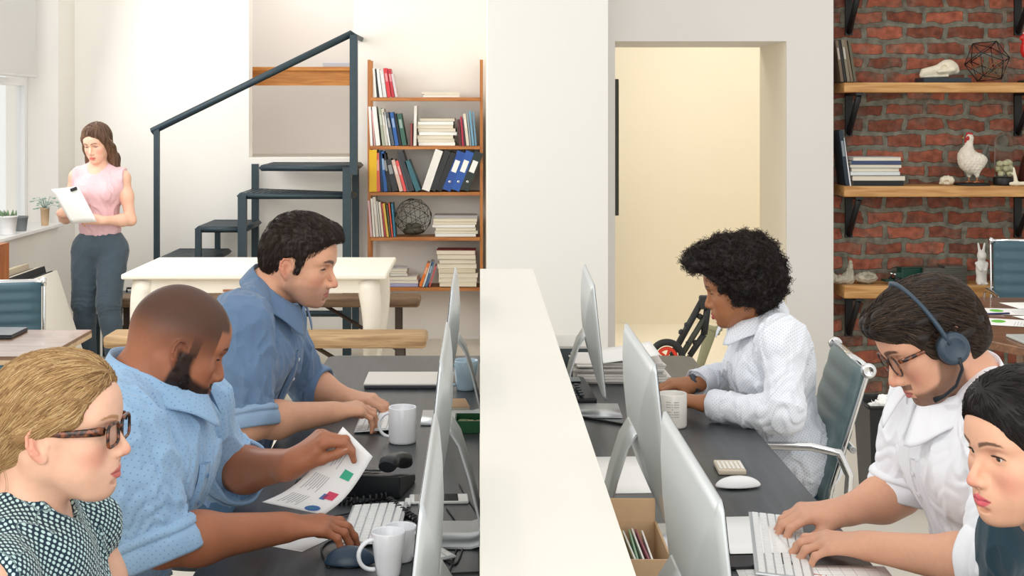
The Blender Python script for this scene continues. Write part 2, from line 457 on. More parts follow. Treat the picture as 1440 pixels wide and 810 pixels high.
def face_paint(q, base, lip, cheek, prm, brow=None, beard=None, stub=None, scalp=None):
    """q: head-local positions -> own colours of skin, lips, brows, stubble, plus painted shade between the lips (linear rgb)"""
    p = dict(HEAD_DEF); p.update(prm)
    x, y, z = q[:, 0], q[:, 1], q[:, 2]; ay = np.abs(y)
    c = np.tile(np.array(base[:3], float), (len(q), 1))
    def mix(col, m): 
        nonlocal c
        m = (np.clip(m, 0, 1)*((q*q).sum(1) < .0324))[:, None]; c = c*(1-m)+np.array(col[:3])*m
    head = (z > -.125) & (x > -.12) & (x*x+y*y+z*z < .175**2)
    d = np.sqrt(((x-.066)/.03)**2+((ay-.042)/.024)**2+((z+.028)/.026)**2)
    mix(cheek, head*.55*(1-sstep(.3, 1.3, d)))
    mix(cheek, head*.5*(1-sstep(.5, 1.2, np.sqrt(((x-.112)/.016)**2+(y/.014)**2+((z+.03)/.014)**2))))
    ears = sstep(.0775, .083, ay)*(1-sstep(.028, .04, np.sqrt((x+.012)**2+z*z)))
    mix(cheek, ears*.6)
    # lips
    mo = p['mouth_open']
    up = -.0515-.0009*sstep(0, .006, ay)-.0085*np.clip(ay/.0235, 0, 1)**1.5
    low = -.0735-mo+.011*np.clip(ay/.0225, 0, 1)**2
    L = (x > .078) & (ay < .024)
    m = L*sstep(low-.0012, low+.0012, z)*(1-sstep(up-.0012, up+.0012, z))
    mix(lip, m*.9)
    mix(tuple(v*.35 for v in lip[:3]), L*(1-sstep(.0004, .0016, np.abs(z+.0612+mo*.4+.0006*(ay/.02)**2))) * (ay < .0225)*.8)  # shade in the parting of the lips, put into the colour
    if stub is not None:      # stubble: colour, strength
        m = sstep(-.03, -.05, z)*sstep(-.02, .01, x-.0*z)*(z > -.125)*(1-m)
        m = np.maximum(m, sstep(-.0, -.02, z)*sstep(.03, .01, x)*sstep(-.01, .0, x)*(ay > .045))
        m *= 1-sstep(.6, 1.0, np.exp(-(((x-.06)/.03)**2+((z+.02)/.02)**2)))
        mix(stub[0], m*stub[1])
    if beard is not None: mix(beard[0], beard[1](q))
    if scalp is not None: mix(scalp[0], scalp[1](q))
    if brow is not None:
        t = np.clip((ay-.010)/.040, 0, 1)
        cz = .0285+.0105*np.sin(t*2.2)-.006*t+brow[2] if len(brow) > 2 else .0285+.0105*np.sin(t*2.2)-.006*t
        th = (.0044-.0024*t)*brow[1]
        m = (x > .045)*sstep(.0085, .012, ay)*(1-sstep(.044, .052, ay))*(1-sstep(th*.75, th*1.25, np.abs(z-cz)))
        mix(brow[0], m*.85)
    # dark lid line
    lz = .0082+.0015*p['eye_open']+.0052*p['eye_open']*np.sqrt(np.clip(1-((ay-.0318)/.0145)**2, 0, 1))
    m = (x > .07)*(np.abs(ay-.0318) < .0150)*(1-sstep(.0008, .0021, np.abs(z-lz-.0004)))
    mix((.02, .012, .01), m*.9)
    return np.clip(c, 0, 1)

EYE_MATS = {}
def eyes(parent, R, t, sc, prm, iris='4a3524', gaze=(0, -8)):
    p = dict(HEAD_DEF); p.update(prm)
    key = iris
    if key not in EYE_MATS:
        EYE_MATS[key] = [mat('eye_white_'+key, 'e4dcd6', .15, coat=.5), mat('iris_'+key, iris, .1, coat=1), mat('pupil_'+key, '060505', .05, coat=1)]
    for s in (1, -1):
        G = np.asarray(R)@rotm(gaze[0], -gaze[1])
        c = np.asarray(t)+np.asarray(R)@(V3(.0708, s*.0315, .0098)*sc)
        prof = []; mi = []
        bm = bmesh.new(); rings = []; r = .0119*sc; n = 24
        angs = [0, .12, .2, .3, .42, .5, .54, .7, .9, 1.2, 1.5, 1.9, 2.4, 2.8, math.pi]
        mb = MB()
        for a in angs:
            pr = r*math.sin(a); px = r*math.cos(a)+(.0006*sc*(1-a/.54) if a < .54 else 0)
            if pr < 1e-7: rings.append([mb.bm.verts.new(Vector(c+G@V3(px, 0, 0)))])
            else: rings.append([mb.bm.verts.new(Vector(c+G@V3(px, pr*math.cos(2*math.pi*k/n), pr*math.sin(2*math.pi*k/n)))) for k in range(n)])
        for i in range(len(rings)-1):
            A, B = rings[i], rings[i+1]; m_ = 2 if angs[i+1] <= .21 else (1 if angs[i+1] <= .51 else 0)
            for k in range(n):
                if len(A) == 1: q = (A[0], B[k], B[(k+1)%n])
                elif len(B) == 1: q = (A[k], B[0], A[(k+1)%n])
                else: q = (A[k], B[k], B[(k+1)%n], A[(k+1)%n])
                fc = mb.bm.faces.new(q); fc.smooth = True; fc.material_index = m_
        o = mb.build('eye', EYE_MATS[key], parent); o.location = [-v for v in parent.location]

def lashes(parent, R, t, sc, prm, m, length=.006, closed=False):
    p = dict(HEAD_DEF); p.update(prm)
    o_ = p['eye_open']
    for s in (1, -1):
        paths = []; rad = []
        for i in range(34):
            u = -1+2*i/33; y = .0318+u*.0132
            z = .0082+.0015*o_+(.0010+.0050*o_)*math.sqrt(max(0, 1-u*u*.9)); x = .0848-.0045*u*u-(.003 if u > 0 else 0)*u
            a = np.array([x, s*y, z]); out = np.array([.8, s*(.35*u+.2), -.25 if closed else .1])
            pts = [a, a+out*length*.5+V3(0, 0, -.0008), a+out*length+V3(0, 0, .001)]
            paths.append([np.asarray(t)+np.asarray(R)@(q*sc) for q in pts]); rad.append([.00032, .00025, .00008])
        me = strands_mesh('eyelashes', np.array(paths), np.array(rad)*sc)
        o = link('eyelashes', me, m, parent); o['kind'] = 'stuff'; o.location = [-v for v in parent.location]

# ---- hands ----
def hand_prims(f, wrist, fwd, back, thumb_side, curls=None, spread=6., sc=1., thumb=(35, 25, 15), lift=None, fem=0):
    """fwd: direction of the fingers, back: normal of the back of the hand, thumb_side: +1 if the thumb is on the +y side of (back x fwd)"""
    x = nrm(fwd); z = nrm(back-np.dot(back, x)*x); y = np.cross(z, x)*thumb_side
    R = np.stack([x, y, z], 1); tr = np.asarray(wrist, float)
    w = 1-.12*fem
    def L(a): return tr+R@(np.asarray(a, float)*sc)
    f.frame()
    tips = []
    # wrist and palm
    f.cap(L((-.02, 0, 0)), L((.012, 0, 0)), .0255*sc*w, .024*sc*w, k=.02, flat=(z, .74))
    f.cap(L((.014, .012, 0)), L((.082, .028*w, 0)), .0165*sc, .0125*sc*w, k=.016, flat=(z, .86))
    f.cap(L((.014, .004, .001)), L((.086, .009*w, .002)), .017*sc, .0130*sc*w, k=.016, flat=(z, .86))
    f.cap(L((.012, -.006, .001)), L((.083, -.011*w, .001)), .017*sc, .0125*sc*w, k=.016, flat=(z, .86))
    f.cap(L((.012, -.013, 0)), L((.074, -.029*w, -.001)), .0165*sc, .0118*sc*w, k=.016, flat=(z, .86))
    curls = curls or [(35, 35, 20)]*4
    base = [(.086, .028*w, 0), (.090, .009*w, .002), (.086, -.011*w, .001), (.077, -.029*w, -.002)]
    lens = [(.043, .026, .021), (.047, .030, .022), (.043, .028, .022), (.034, .021, .020)]
    rad = [(.0098, .0088, .0080, .0066), (.0100, .0090, .0082, .0067), (.0095, .0085, .0077, .0063), (.0084, .0074, .0067, .0056)]
    sp = [1., .2, -.5, -1.3]
    nails = []
    for i in range(4):
        b = V3(*base[i]); a = 0.; sa = math.radians(sp[i]*spread); pts = [b]
        for j in range(3):
            a += math.radians(curls[i][j])
            d = V3(math.cos(a)*math.cos(sa), math.sin(sa), -math.sin(a)); b = b+d*lens[i][j]*(1-.04*fem); pts.append(b)
        g = w
        for j in range(3):
            f.cap(L(pts[j]), L(pts[j+1]), rad[i][j]*sc*g, rad[i][j+1]*sc*g, k=.0045 if j else .009)
        f.ell(L(pts[1]), V3(1, 1, 1)*rad[i][1]*1.07*sc*g, k=.003)
        nrmz = V3(math.sin(a)*math.cos(sa), 0, math.cos(a))
        nails.append((L(pts[3]-d*.004+nrmz*rad[i][3]*.78*g), R@d, R@nrmz, rad[i][3]*sc*g)); tips.append(L(pts[3]))
    # thumb
    ta, tb, tc = [math.radians(v) for v in thumb]
    c0 = V3(.020, .020*w, -.006); d0 = nrm(V3(math.cos(ta), math.sin(ta), -.42)); c1 = c0+d0*.044
    d1 = nrm(V3(math.cos(ta-tb), math.sin(ta-tb), -.40)); c2 = c1+d1*.033
    d2 = nrm(V3(math.cos(ta-tb-tc), math.sin(ta-tb-tc), -.36)); c3 = c2+d2*.026
    f.cap(L(c0), L(c1), .0165*sc*w, .0125*sc*w, k=.018); f.cap(L(c1), L(c2), .0122*sc*w, .0104*sc*w, k=.005); f.cap(L(c2), L(c3), .0104*sc*w, .0080*sc*w, k=.004)
    f.cap(L((.03, .028*w, -.003)), L((.062, .032*w, -.002)), .008*sc, .006*sc, k=.014)
    nz = nrm(V3(0, .35, 1)-d2*np.dot(V3(0, .35, 1), d2)); nails.append((L(c3-d2*.004+nz*.0064*w), R@d2, R@nz, .0082*sc*w)); tips.append(L(c3))
    return dict(R=R, t=tr, nails=nails, tips=tips, L=L)
def nail_mesh(parent, hands, m):
    for h in hands:
        for (c, d, n, r) in h['nails']:
            s_ = np.cross(d, n); rot = Matrix([[d[i], s_[i], n[i]] for i in range(3)])
            o = MB().ico(c, 1, 2, sc=(r*1.05, r*.80, r*.28), rot=rot).build('fingernail', m, parent); o.location = [-v for v in parent.location]

def limb_arm(f, sh, el, wr, r=(.052, .041, .044, .027), k=.02, musc=1.0):
    """shoulder, elbow, wrist: tapering arm with its muscle bulges"""
    sh, el, wr = map(lambda q: np.asarray(q, float), (sh, el, wr))
    f.cap(sh, el, r[0], r[1], k=k)
    f.ell(sh+(el-sh)*.45, V3(1,1,1)*r[0]*.95*musc, k=.04)
    m = el+(wr-el)*.30
    f.cap(el, m, r[1]*.98, r[2]*musc, k=.02); f.cap(m, wr, r[2]*musc, r[3], k=.03)
def leg_prims(f, hip, knee, ankle, r=(.088, .062, .056, .040), k=.03):
    hip, knee, ankle = map(lambda q: np.asarray(q, float), (hip, knee, ankle))
    f.cap(hip, knee, r[0], r[1], k=k); m = knee+(ankle-knee)*.3
    f.cap(knee, m, r[1]*.97, r[2], k=.02); f.cap(m, ankle, r[2], r[3], k=.03)

def torso_prims(f, neck, pelvis, shl, shr, fwd, sc=1., inf=0., bust=0., belly=0., k=.05, waist=.88, hipw=1.0):
    """neck: base of the neck (C7), pelvis centre, shoulder joints; fwd: where the chest faces"""
    neck, pelvis, shl, shr = [np.asarray(q, float) for q in (neck, pelvis, shl, shr)]
    mid = (shl+shr)/2; up = nrm(mid-pelvis); side = nrm(shl-shr); fw = nrm(np.cross(side, up))
    R = np.stack([fw, side, up], 1); sw = np.linalg.norm(shl-shr)/2; L = np.linalg.norm(mid-pelvis)
    pt = lambda x, y, z: mid+R@V3(x, y, z)
    f.frame()
    f.ell(pt(.0, 0, -.10*sc), (.105*sc+inf, sw*.86+inf, .16*sc+inf), k=k, R=R)
    f.ell(pt(-.005, 0, -L*.58), (.095*sc+inf+belly*.4, sw*waist*.86+inf, .17*sc+inf), k=k, R=R)
    f.ell(pelvis+up*.02, (.105*sc+inf, .150*sc*hipw+inf, .125*sc+inf), k=k, R=R)
    if belly: f.ell(pt(.03, 0, -L*.7), (.085+inf+belly, .12+inf, .13+inf), k=k, R=R)
    for s, shp in ((1, shl), (-1, shr)):
        f.cap(neck+up*.015+side*s*.02, shp-up*.004, .040*sc+inf*.5, .040*sc+inf, k=.05)
        f.cap(pt(-.0, s*sw*.55, -.08), shp-up*.012, .052*sc+inf, .050*sc+inf, k=.04)
        f.ell(pt(.055, s*sw*.42, -.105*sc), (.055*sc+inf+bust, .075*sc+inf, .07*sc+inf), k=.04, R=R)
        f.ell(pt(-.05, s*sw*.5, -.07*sc), (.05*sc+inf, .07*sc+inf, .09*sc+inf), k=.04, R=R)
    return R, mid
def neck_prims(f, neck, Rh, th, sc=1., r=.056):
    """from the base of the neck to the skull"""
    neck = np.asarray(neck, float); f.frame()
    L = lambda a: np.asarray(th)+np.asarray(Rh)@(V3(*a)*sc)
    f.cap(neck, L((-.035, 0, -.03)), r*1.06, r*.93, k=.03)
    f.cap(neck+(L((0, 0, -.05))-L((-.03, 0, -.05)))*.6, L((.004, 0, -.058)), r*.88, r*.72, k=.03)
    for s in (1, -1):
        f.cap(L((-.028, s*.05, -.025)), neck+(L((.06, s*.022, -.0))-L((0, 0, 0))), .014, .012, k=.022)
# ================= world, camera, lights =================
w = bpy.data.worlds.new('daylight'); SC.world = w; w.use_nodes = True
wn = w.node_tree; bg = wn.nodes['Background']
bg.inputs[0].default_value = (1.0, .985, .955, 1); bg.inputs[1].default_value = .86
cam = bpy.data.cameras.new('camera'); co_ = bpy.data.objects.new('camera', cam); COL.objects.link(co_)
co_.location = (0, 0, EYE); co_.rotation_euler = (math.radians(90), 0, 0)
cam.sensor_width = 36; cam.lens = 36*F_PX/1440
cam.shift_x = (720-VX)/1440; cam.shift_y = -(405-VY)/1440
cam.clip_start = .05
SC.camera = co_
def light(name, kind, loc, rot, energy, col=(1,1,1), size=1, size_y=None):
    l = bpy.data.lights.new(name, kind); l.energy = energy; l.color = col
    if kind == 'AREA': l.size = size; l.shape = 'RECTANGLE'; l.size_y = size_y or size
    if kind == 'SUN': l.angle = size
    o = bpy.data.objects.new(name, l); COL.objects.link(o); o.location = loc; o.rotation_euler = [math.radians(a) for a in rot]; return o
light('sunlight', 'SUN', (-6, 5, 6), (0, -56, 12), .55, (1, .97, .9), math.radians(8))
light('skylight', 'AREA', (.2, 3.0, 3.6), (0, 0, 0), 14, (1, .99, .97), 5, 5)
light('fill_behind_camera', 'AREA', (-.6, -2.2, 2.3), (82, 0, 0), 190, (1, .985, .96), 8, 3.2)  # added fill from the camera side to brighten upright faces, not a known window
light('window_side', 'AREA', (-2.7, 8.0, 2.3), (0, -78, 0), 46, (1, .985, .96), 1.6, 3.6)
light('back_wall_fill', 'AREA', (-2.5, 6.2, 2.5), (80, 0, -14), 34, (1, .985, .96), 1.6, 2.0)  # added fill inside the room, aimed to brighten the back wall
light('upper_room_fill', 'AREA', (-1.2, 10.9, 3.1), (0, 0, 0), 10, (1, .97, .94), 1.2, .6)  # added fill that brightens the raised room, no fitting known there
light('hallway_lamp', 'AREA', (1.6, 9.7, 2.75), (0, 0, 0), 19, (1, .95, .85), 1.2, .8)
SC.view_settings.view_transform = 'Standard'; SC.view_settings.look = 'None'; SC.view_settings.gamma = 1; SC.view_settings.exposure = 0.12
SC.view_settings.use_curve_mapping = False

# ================= materials =================
M = {}
M['wall'] = mat('white_plaster', (238, 235, 229), .9, bump=.06, bscale=25, noise=.012, nscale=3)
M['wall2'] = mat('grey_white_plaster', (222, 218, 213), .9, bump=.06, bscale=25, noise=.012, nscale=3)
M['pillar'] = mat('pillar_paint', (230, 229, 224), .85, bump=.04, bscale=25)
M['cream'] = mat('cream_plaster', (244, 236, 218), .9)
M['partition'] = mat('partition_paint', (234, 231, 221), .6, noise=.01, nscale=6)
M['floor'] = mat('painted_floor', (222, 216, 204), .35, noise=.05, nscale=2.5, bump=.03)
M['steel'] = mat('dark_teal_steel', (46, 62, 70), .5, metal=.2, noise=.08, nscale=30)
M['ply'] = wood('plywood', 'cdc4b0', 'ded6c6', 'X')
M['black'] = mat('black_metal', (22, 24, 26), .45)
M['white'] = mat('white_gloss', (240, 240, 240), .3)
M['alu'] = mat('brushed_aluminium', (205, 209, 211), .36, metal=.85)
M['alu_body'] = mat('satin_aluminium_back', (208, 213, 215), .42, metal=.7)
M['chrome'] = mat('chrome', (225, 225, 225), .12, metal=1)
M['paper'] = mat('white_paper', (244, 243, 240), .8)
M['teal_leather'] = mat('teal_leather', (62, 92, 104), .42, bump=.12, bscale=160)
M['teal_leather2'] = mat('grey_teal_leather', (100, 120, 122), .42, bump=.12, bscale=160)
M['bench'] = wood('weathered_bench_wood', '8e6f4b', 'c4a47a', 'X', .6)
M['bench2'] = wood('dark_bench_wood', '5d4632', '93765a', 'X', .6)
M['shelfwood'] = wood('honey_shelf_wood', 'a8743a', 'd3a468', 'X', .5)
M['caseposts'] = wood('orange_case_wood', '9c5a26', 'c4813f', 'Z', .45)
M['caseshelf'] = wood('orange_shelf_wood', '9c5a26', 'c4813f', 'X', .45)
M['walnut'] = wood('walnut_top', '6d4e3a', '94725a', 'X', .32, coat=.2)
M['brownwood'] = wood('brown_table_wood', '5e3d28', '8a5f42', 'X', .35, coat=.2)
M['desk'] = wood('dark_grey_desk', '323638', '42464a', 'Y', .36, .8)
M['rust'] = mat('old_iron', (70, 58, 50), .6)

def brick_mat():
    m, nt, b = newmat('old_brick')
    tc = N(nt, 'ShaderNodeTexCoord'); mp = N(nt, 'ShaderNodeMapping'); nt.links.new(tc.outputs['Object'], mp.inputs[0])
    mp.inputs['Rotation'].default_value = (math.radians(90), 0, 0)
    nz = N(nt, 'ShaderNodeTexNoise', Scale=9.0, Detail=4.0); nt.links.new(mp.outputs[0], nz.inputs[0])
    ad = N(nt, 'ShaderNodeMixRGB', blend_type='LINEAR_LIGHT'); ad.inputs[0].default_value = .034; nt.links.new(mp.outputs[0], ad.inputs[1]); nt.links.new(nz.outputs['Color'], ad.inputs[2])
    br = N(nt, 'ShaderNodeTexBrick', Scale=1.0); nt.links.new(ad.outputs[0], br.inputs[0])
    br.inputs['Brick Width'].default_value = .235; br.inputs['Row Height'].default_value = .0895
    br.inputs['Mortar Size'].default_value = .017; br.inputs['Mortar Smooth'].default_value = .25
    br.inputs['Color1'].default_value = rgb('74402f'); br.inputs['Color2'].default_value = rgb('b0644c'); br.inputs['Mortar'].default_value = rgb('7a796c')
    n2 = N(nt, 'ShaderNodeTexNoise', Scale=5.5, Detail=6.0, Roughness=.7); nt.links.new(mp.outputs[0], n2.inputs[0])
    cr = N(nt, 'ShaderNodeValToRGB'); cr.color_ramp.elements[0].position = .47; cr.color_ramp.elements[1].position = .70; nt.links.new(n2.outputs[0], cr.inputs[0])
    mx = N(nt, 'ShaderNodeMixRGB'); mx.inputs[2].default_value = rgb('75675a'); nt.links.new(cr.outputs[0], mx.inputs[0]); nt.links.new(br.outputs[0], mx.inputs[1])
    n3 = N(nt, 'ShaderNodeTexNoise', Scale=26.0, Detail=5.0); nt.links.new(mp.outputs[0], n3.inputs[0])
    mr = N(nt, 'ShaderNodeMapRange'); mr.inputs['From Min'].default_value = .3; mr.inputs['From Max'].default_value = .7; mr.inputs['To Min'].default_value = .6; mr.inputs['To Max'].default_value = 1.3; nt.links.new(n3.outputs[0], mr.inputs[0])
    ml = N(nt, 'ShaderNodeVectorMath', operation='SCALE'); nt.links.new(mx.outputs[0], ml.inputs[0]); nt.links.new(mr.outputs[0], ml.inputs['Scale']); nt.links.new(ml.outputs[0], b.inputs['Base Color'])
    b.inputs['Roughness'].default_value = .9
    a2 = N(nt, 'ShaderNodeMath', operation='MULTIPLY_ADD'); a2.inputs[1].default_value = -1.0; nt.links.new(br.outputs['Fac'], a2.inputs[0]); nt.links.new(n3.outputs[0], a2.inputs[2])
    bp = N(nt, 'ShaderNodeBump', Strength=.8, Distance=.012); nt.links.new(a2.outputs[0], bp.inputs['Height']); nt.links.new(bp.outputs[0], b.inputs['Normal'])
    return m
M['brick'] = brick_mat()

def struct(name, mb, m): return tag(mb.build(name, m), kind='structure')
def boxs(name, lo, hi, m):
    lo = np.array(lo, float); hi = np.array(hi, float)
    return struct(name, MB().box((lo+hi)/2, hi-lo), m)
YB = 10.3; XL = -2.935; YD = 8.0; YBR = 8.26; XW = (1172-VX)*YD/F_PX
struct('floor', MB().box((.4, 6.2, -.05), (9.4, 13.2, .1)), M['floor'])
# far wall with the raised opening; left wall with the window
X0, X1 = (350-VX)*YB/F_PX, (497-VX)*YB/F_PX
zo = EYE-(222-VY)*YB/F_PX
mb = MB()
mb.box(((XL-.5+X0)/2, YB+.08, 1.6), (X0-XL+.5, .16, 3.2)); mb.box(((X0+X1)/2, YB+.08, zo/2), (X1-X0, .16, zo)); mb.box(((X1+.9)/2, YB+.08, 1.6), (.9-X1, .16, 3.2))
mb.box(((X0+X1)/2, YB+.08, 3.05), (X1-X0, .16, .3))
struct('wall_back', mb, M['wall'])
boxs('floor_upper', (X0-1.2, YB+.16, zo-.25), (.9, 12.0, zo), mat('upper_floor', (205, 200, 190), .6))
boxs('wall_upper_room', (X0-1.2, 11.6, zo), (.9, 11.7, 3.2), M['wall2'])
yj, zs = 9.9, .848
mb = MB()
mb.box((XL-.15, 5.78, zs/2), (.30, 9.36, zs)); mb.box((XL-.15, (yj+10.46)/2, (zs+3.2)/2), (.30, 10.46-yj, 3.2-zs)); mb.box((XL-.15, 3.3, (zs+3.2)/2), (.30, 4.4, 3.2-zs)); mb.box((XL-.15, 7.7, 3.05), (.3, 4.6, .3))
struct('wall_left', mb, M['wall'])
struct('trim_1', MB().box((XL-.14, (5.5+yj)/2, zs+.012), (.34, yj-5.5, .024), bev=.004), M['white'])   # sill board
wr_ = empty('window_1', (XL-.24, 7.7, zs)); wr_['kind'] = 'structure'
mb = MB()
for yy in (5.55, 6.6, 7.7, 8.8, 9.85): mb.box((0, yy-7.7, 1.05), (.06, .055, 2.05))
for zz in (.05, 1.0, 2.05): mb.box((0, 0, zz), (.055, 4.3, .05))
mb.build('window_frame', M['white'], wr_)
mb = MB(); mb.box((0, 0, 1.05), (.006, 4.3, 2.0)); mb.build('window_pane', mat('window_glass', (250, 252, 252), 0, trans=1, ior=1.02), wr_)
# roller blind
bl = empty('roller_blind', (XL-.06, 7.4, 2.95), label='pale grey roller blind pulled down over the top of the window', cat='blind')
zb = EYE+(158-108)*9.6/F_PX
MB().box((0, .05, (zb-2.95)/2), (.004, 4.25, 2.95-zb)).build('fabric', mat('blind_fabric', (214, 214, 212), .8), bl)
MB().tube([(0, -2.08, zb-2.95), (0, 2.17, zb-2.95)], .010).build('bottom_rail', M['white'], bl)
MB().tube([(0, -2.08, 0), (0, 2.17, 0)], .03).build('roller', M['white'], bl)
# pillar
PX0, PX1 = (686-VX)*7.6/F_PX, (855-VX)*7.6/F_PX
boxs('wall_pillar', (PX0, 7.6, 0), (PX1, 8.0, 3.2), M['pillar'])
struct('floor_hallway', MB().box(((PX0+3.2)/2, 9.6, .002), (3.2-PX0, 2.8, .004)), M['cream'])
# thick wall with the doorway and the hallway behind
DX0, DX1 = (865-VX)*YD/F_PX, (1106-VX)*YD/F_PX; zd = EYE+(158-58)*YD/F_PX
mb = MB()
mb.box(((PX0+DX0)/2, YD+.38, 1.6), (DX0-PX0, .76, 3.2)); mb.box(((DX1+XW)/2, YD+.38, 1.6), (XW-DX1, .76, 3.2)); mb.box(((DX0+DX1)/2, YD+.38, (zd+3.2)/2), (DX1-DX0, .76, 3.2-zd))
struct('wall_doorway', mb, M['wall2'])
boxs('wall_hallway', (PX0, 11.0, 0), (3.2, 11.1, 3.2), M['cream'])
boxs('wall_hallway_side', (3.1, 8.8, 0), (3.2, 11.0, 3.2), M['cream'])
boxs('wall_hallway_near', (XW-.02, 8.62, 0), (3.2, 8.76, 3.2), M['cream'])
boxs('wall_hallway_left', (PX0, YD+.76, 0), (PX0+.1, 11.0, 3.2), M['cream'])
boxs('wall_jamb_lining', (DX1-.001, YD+.02, 0), (DX1+.0005, YD+.76, zd), M['cream'])
boxs('wall_brick', (XW+.001, YBR, 0), (4.9, YBR+.25, 3.2), M['brick'])
# dark framed panel just inside the doorway, seen edge-on
c = W(866, 205, 9.2)
q = empty('picture', (c[0]-.02, 9.2, 1.4), label='dark framed panel seen edge-on just inside the doorway', cat='picture')
MB().box((0, 0, .02), (.03, .5, .86), bev=.004).build('frame', mat('dark_frame', (52, 52, 46), .5), q)
MB().box((.016, 0, .02), (.004, .44, .8)).build('print', mat('dark_print', (70, 70, 66), .6), q)

# partition and desks
boxs('wall_partition', (0, .5, 0), (.197, 5.318, 1.055), M['partition'])
def desk(name, x0, x1, xo, label, y0=.7, y1=5.318):
    d = empty(name, ((x0+x1)/2, (y0+y1)/2, 0), label=label, cat='desk', group=None)
    cx, cy = (x0+x1)/2, (y0+y1)/2
    r = .04; hx, hy = (x1-x0)/2-.001, (y1-y0)/2; poly = []
    for sx, sy, a0 in ((1, 1, 0), (-1, 1, 90), (-1, -1, 180), (1, -1, 270)):
        rr = r if sx == xo else .001
        for k in range(7):
            a = math.radians(a0+15*k); poly.append((sx*(hx-rr)+rr*math.cos(a), sy*(hy-rr)+rr*math.sin(a)))
    MB().prism(poly, .70, .73, bev=.002).build('desk_top', M['desk'], d)
    for sy in (-1, -.33, .33, 1):
        mb = MB(); mb.box((xo*(hx-.06), sy*(hy-.12), .35), (.05, .05, .70)); mb.box((0, sy*(hy-.12), .68), (2*hx-.1, .05, .04)); mb.build('leg', M['black'], d)
    MB().box((-xo*(hx-.03), 0, .65), (.03, 2*hy-.2, .09)).build('rail', M['black'], d)
    return d
desk('desk', -.565, 0, -1, 'long dark grey desk left of the white partition, shared by three people')
desk('desk', .197, .79, 1, 'long dark grey desk right of the white partition, shared by three people')

# ================= white table and benches =================
def white_table():
    t = empty('dining_table', (-1.245, 8.28, 0), label='long white painted table with curved legs in front of the stairs', cat='table')
    m = mat('chipped_white_paint', (238, 233, 220), .5, noise=.02, nscale=12, bump=.08, bscale=30)
    MB().box((0, 0, .735), (1.46, .92, .03), bev=.008).build('table_top', m, t)
    mb = MB()
    for sy in (-1, 1): mb.box((0, sy*.40, .68), (1.3, .03, .08), bev=.003)
    for sx in (-1, 1): mb.box((sx*.63, 0, .68), (.03, .80, .08), bev=.003)
    mb.build('apron', m, t)
    mb = MB(); mb.box((.1, -.42, .655), (.55, .012, .012)); mb.tube([(-.17, -.42, .655), (.4, -.42, .655)], .007); mb.build('drawer_rail', mat('copper_rail', (176, 120, 86), .4, metal=.4), t)
    for sx in (-1, 1):
        for sy in (-1, 1):
            mb = MB(); pts = []; rs = []
            for k in range(15):
                u = k/14; z = .70*(1-u); off = .028*math.sin(u*math.pi*1.0)*(1-u)*1.6-.018*u*u+(.03*max(0, u-.85)/.15)
                pts.append((sx*(.62+off), sy*(.37+off), z)); rs.append(.046*(1-u)**1.3+.022+.012*max(0, u-.88)/.12)
            mb.tube(pts, rs, n=4 if False else 12); mb.build('leg', m, t)
white_table()
def bench(x0, x1, y, top, th, dep, m, label):
    L = x1-x0; t = empty('bench', ((x0+x1)/2, y, 0), label=label, cat='bench', group=None)
    mb = MB(); mb.box((0, 0, top-th/2), (L, dep, th), bev=.022, seg=3); mb.build('seat', m, t)
    for s in (-1, 1):
        for sy in (-1, 1):
            MB().box((s*(L/2-.14), sy*dep*.36, (top-th)/2), (.038, .02, top-th)).build('leg', M['rust'], t)
        mb = MB(); mb.tube([(s*(L/2-.14), 0, .10), (s*(L/2-.62), 0, top-th)], .012, n=4); mb.build('brace', M['rust'], t)
        MB().box((s*(L/2-.14), 0, .12), (.03, dep*.7, .02)).build('crossbar', M['rust'], t)
bench(-2.00, -.284, 7.66, .455, .068, .26, M['bench'], 'pale wooden slab bench in front of the white table')
bench(-2.45, -.385, 9.2, .455, .062, .26, M['bench2'], 'dark wooden slab bench behind the white table')

# low side table and green crate behind the walking woman
t = empty('side_table', (-2.25, 9.465, 0), label='low table with a white top and grey edge behind the dark bench', cat='table')
MB().box((0, 0, .33), (.62, .24, .03), bev=.004).build('table_top', M['white'], t)
for sx in (-1, 1):
    for sy in (-1, 1): MB().box((sx*.27, sy*.10, .158), (.03, .03, .314)).build('leg', M['steel'], t)
t = empty('crate', (-2.24, 9.46, .0), label='green plastic crate on the floor under the low white table', cat='crate')
mb = MB(); g = mat('green_plastic', (20, 110, 62), .4)
mb.box((0, 0, .012), (.34, .20, .02))
for sx in (-1, 1): mb.box((sx*.165, 0, .11), (.012, .20, .2)); 
for sy in (-1, 1): mb.box((0, sy*.095, .11), (.34, .012, .2))
mb.build('shell', g, t)
mb = MB(); mb.box((0, -.1, .2), (.36, .012, .02)); mb.box((0, .1, .2), (.36, .012, .02)); mb.box((.176, 0, .2), (.012, .21, .02)); mb.box((-.176, 0, .2), (.012, .21, .02)); mb.build('rim', g, t)
c = W(190, 404, 9.45)
t = empty('toolbox', (-2.3, 9.465, .345), label='dark grey case lying on the low white table', cat='case')
MB().box((0, 0, .05), (.30, .16, .1), bev=.01).build('body', mat('dark_case', (70, 78, 86), .5), t); MB().tube([(-.05, 0, .1), (-.05, 0, .125), (.05, 0, .125), (.05, 0, .1)], .007).build('handle', M['black'], t)

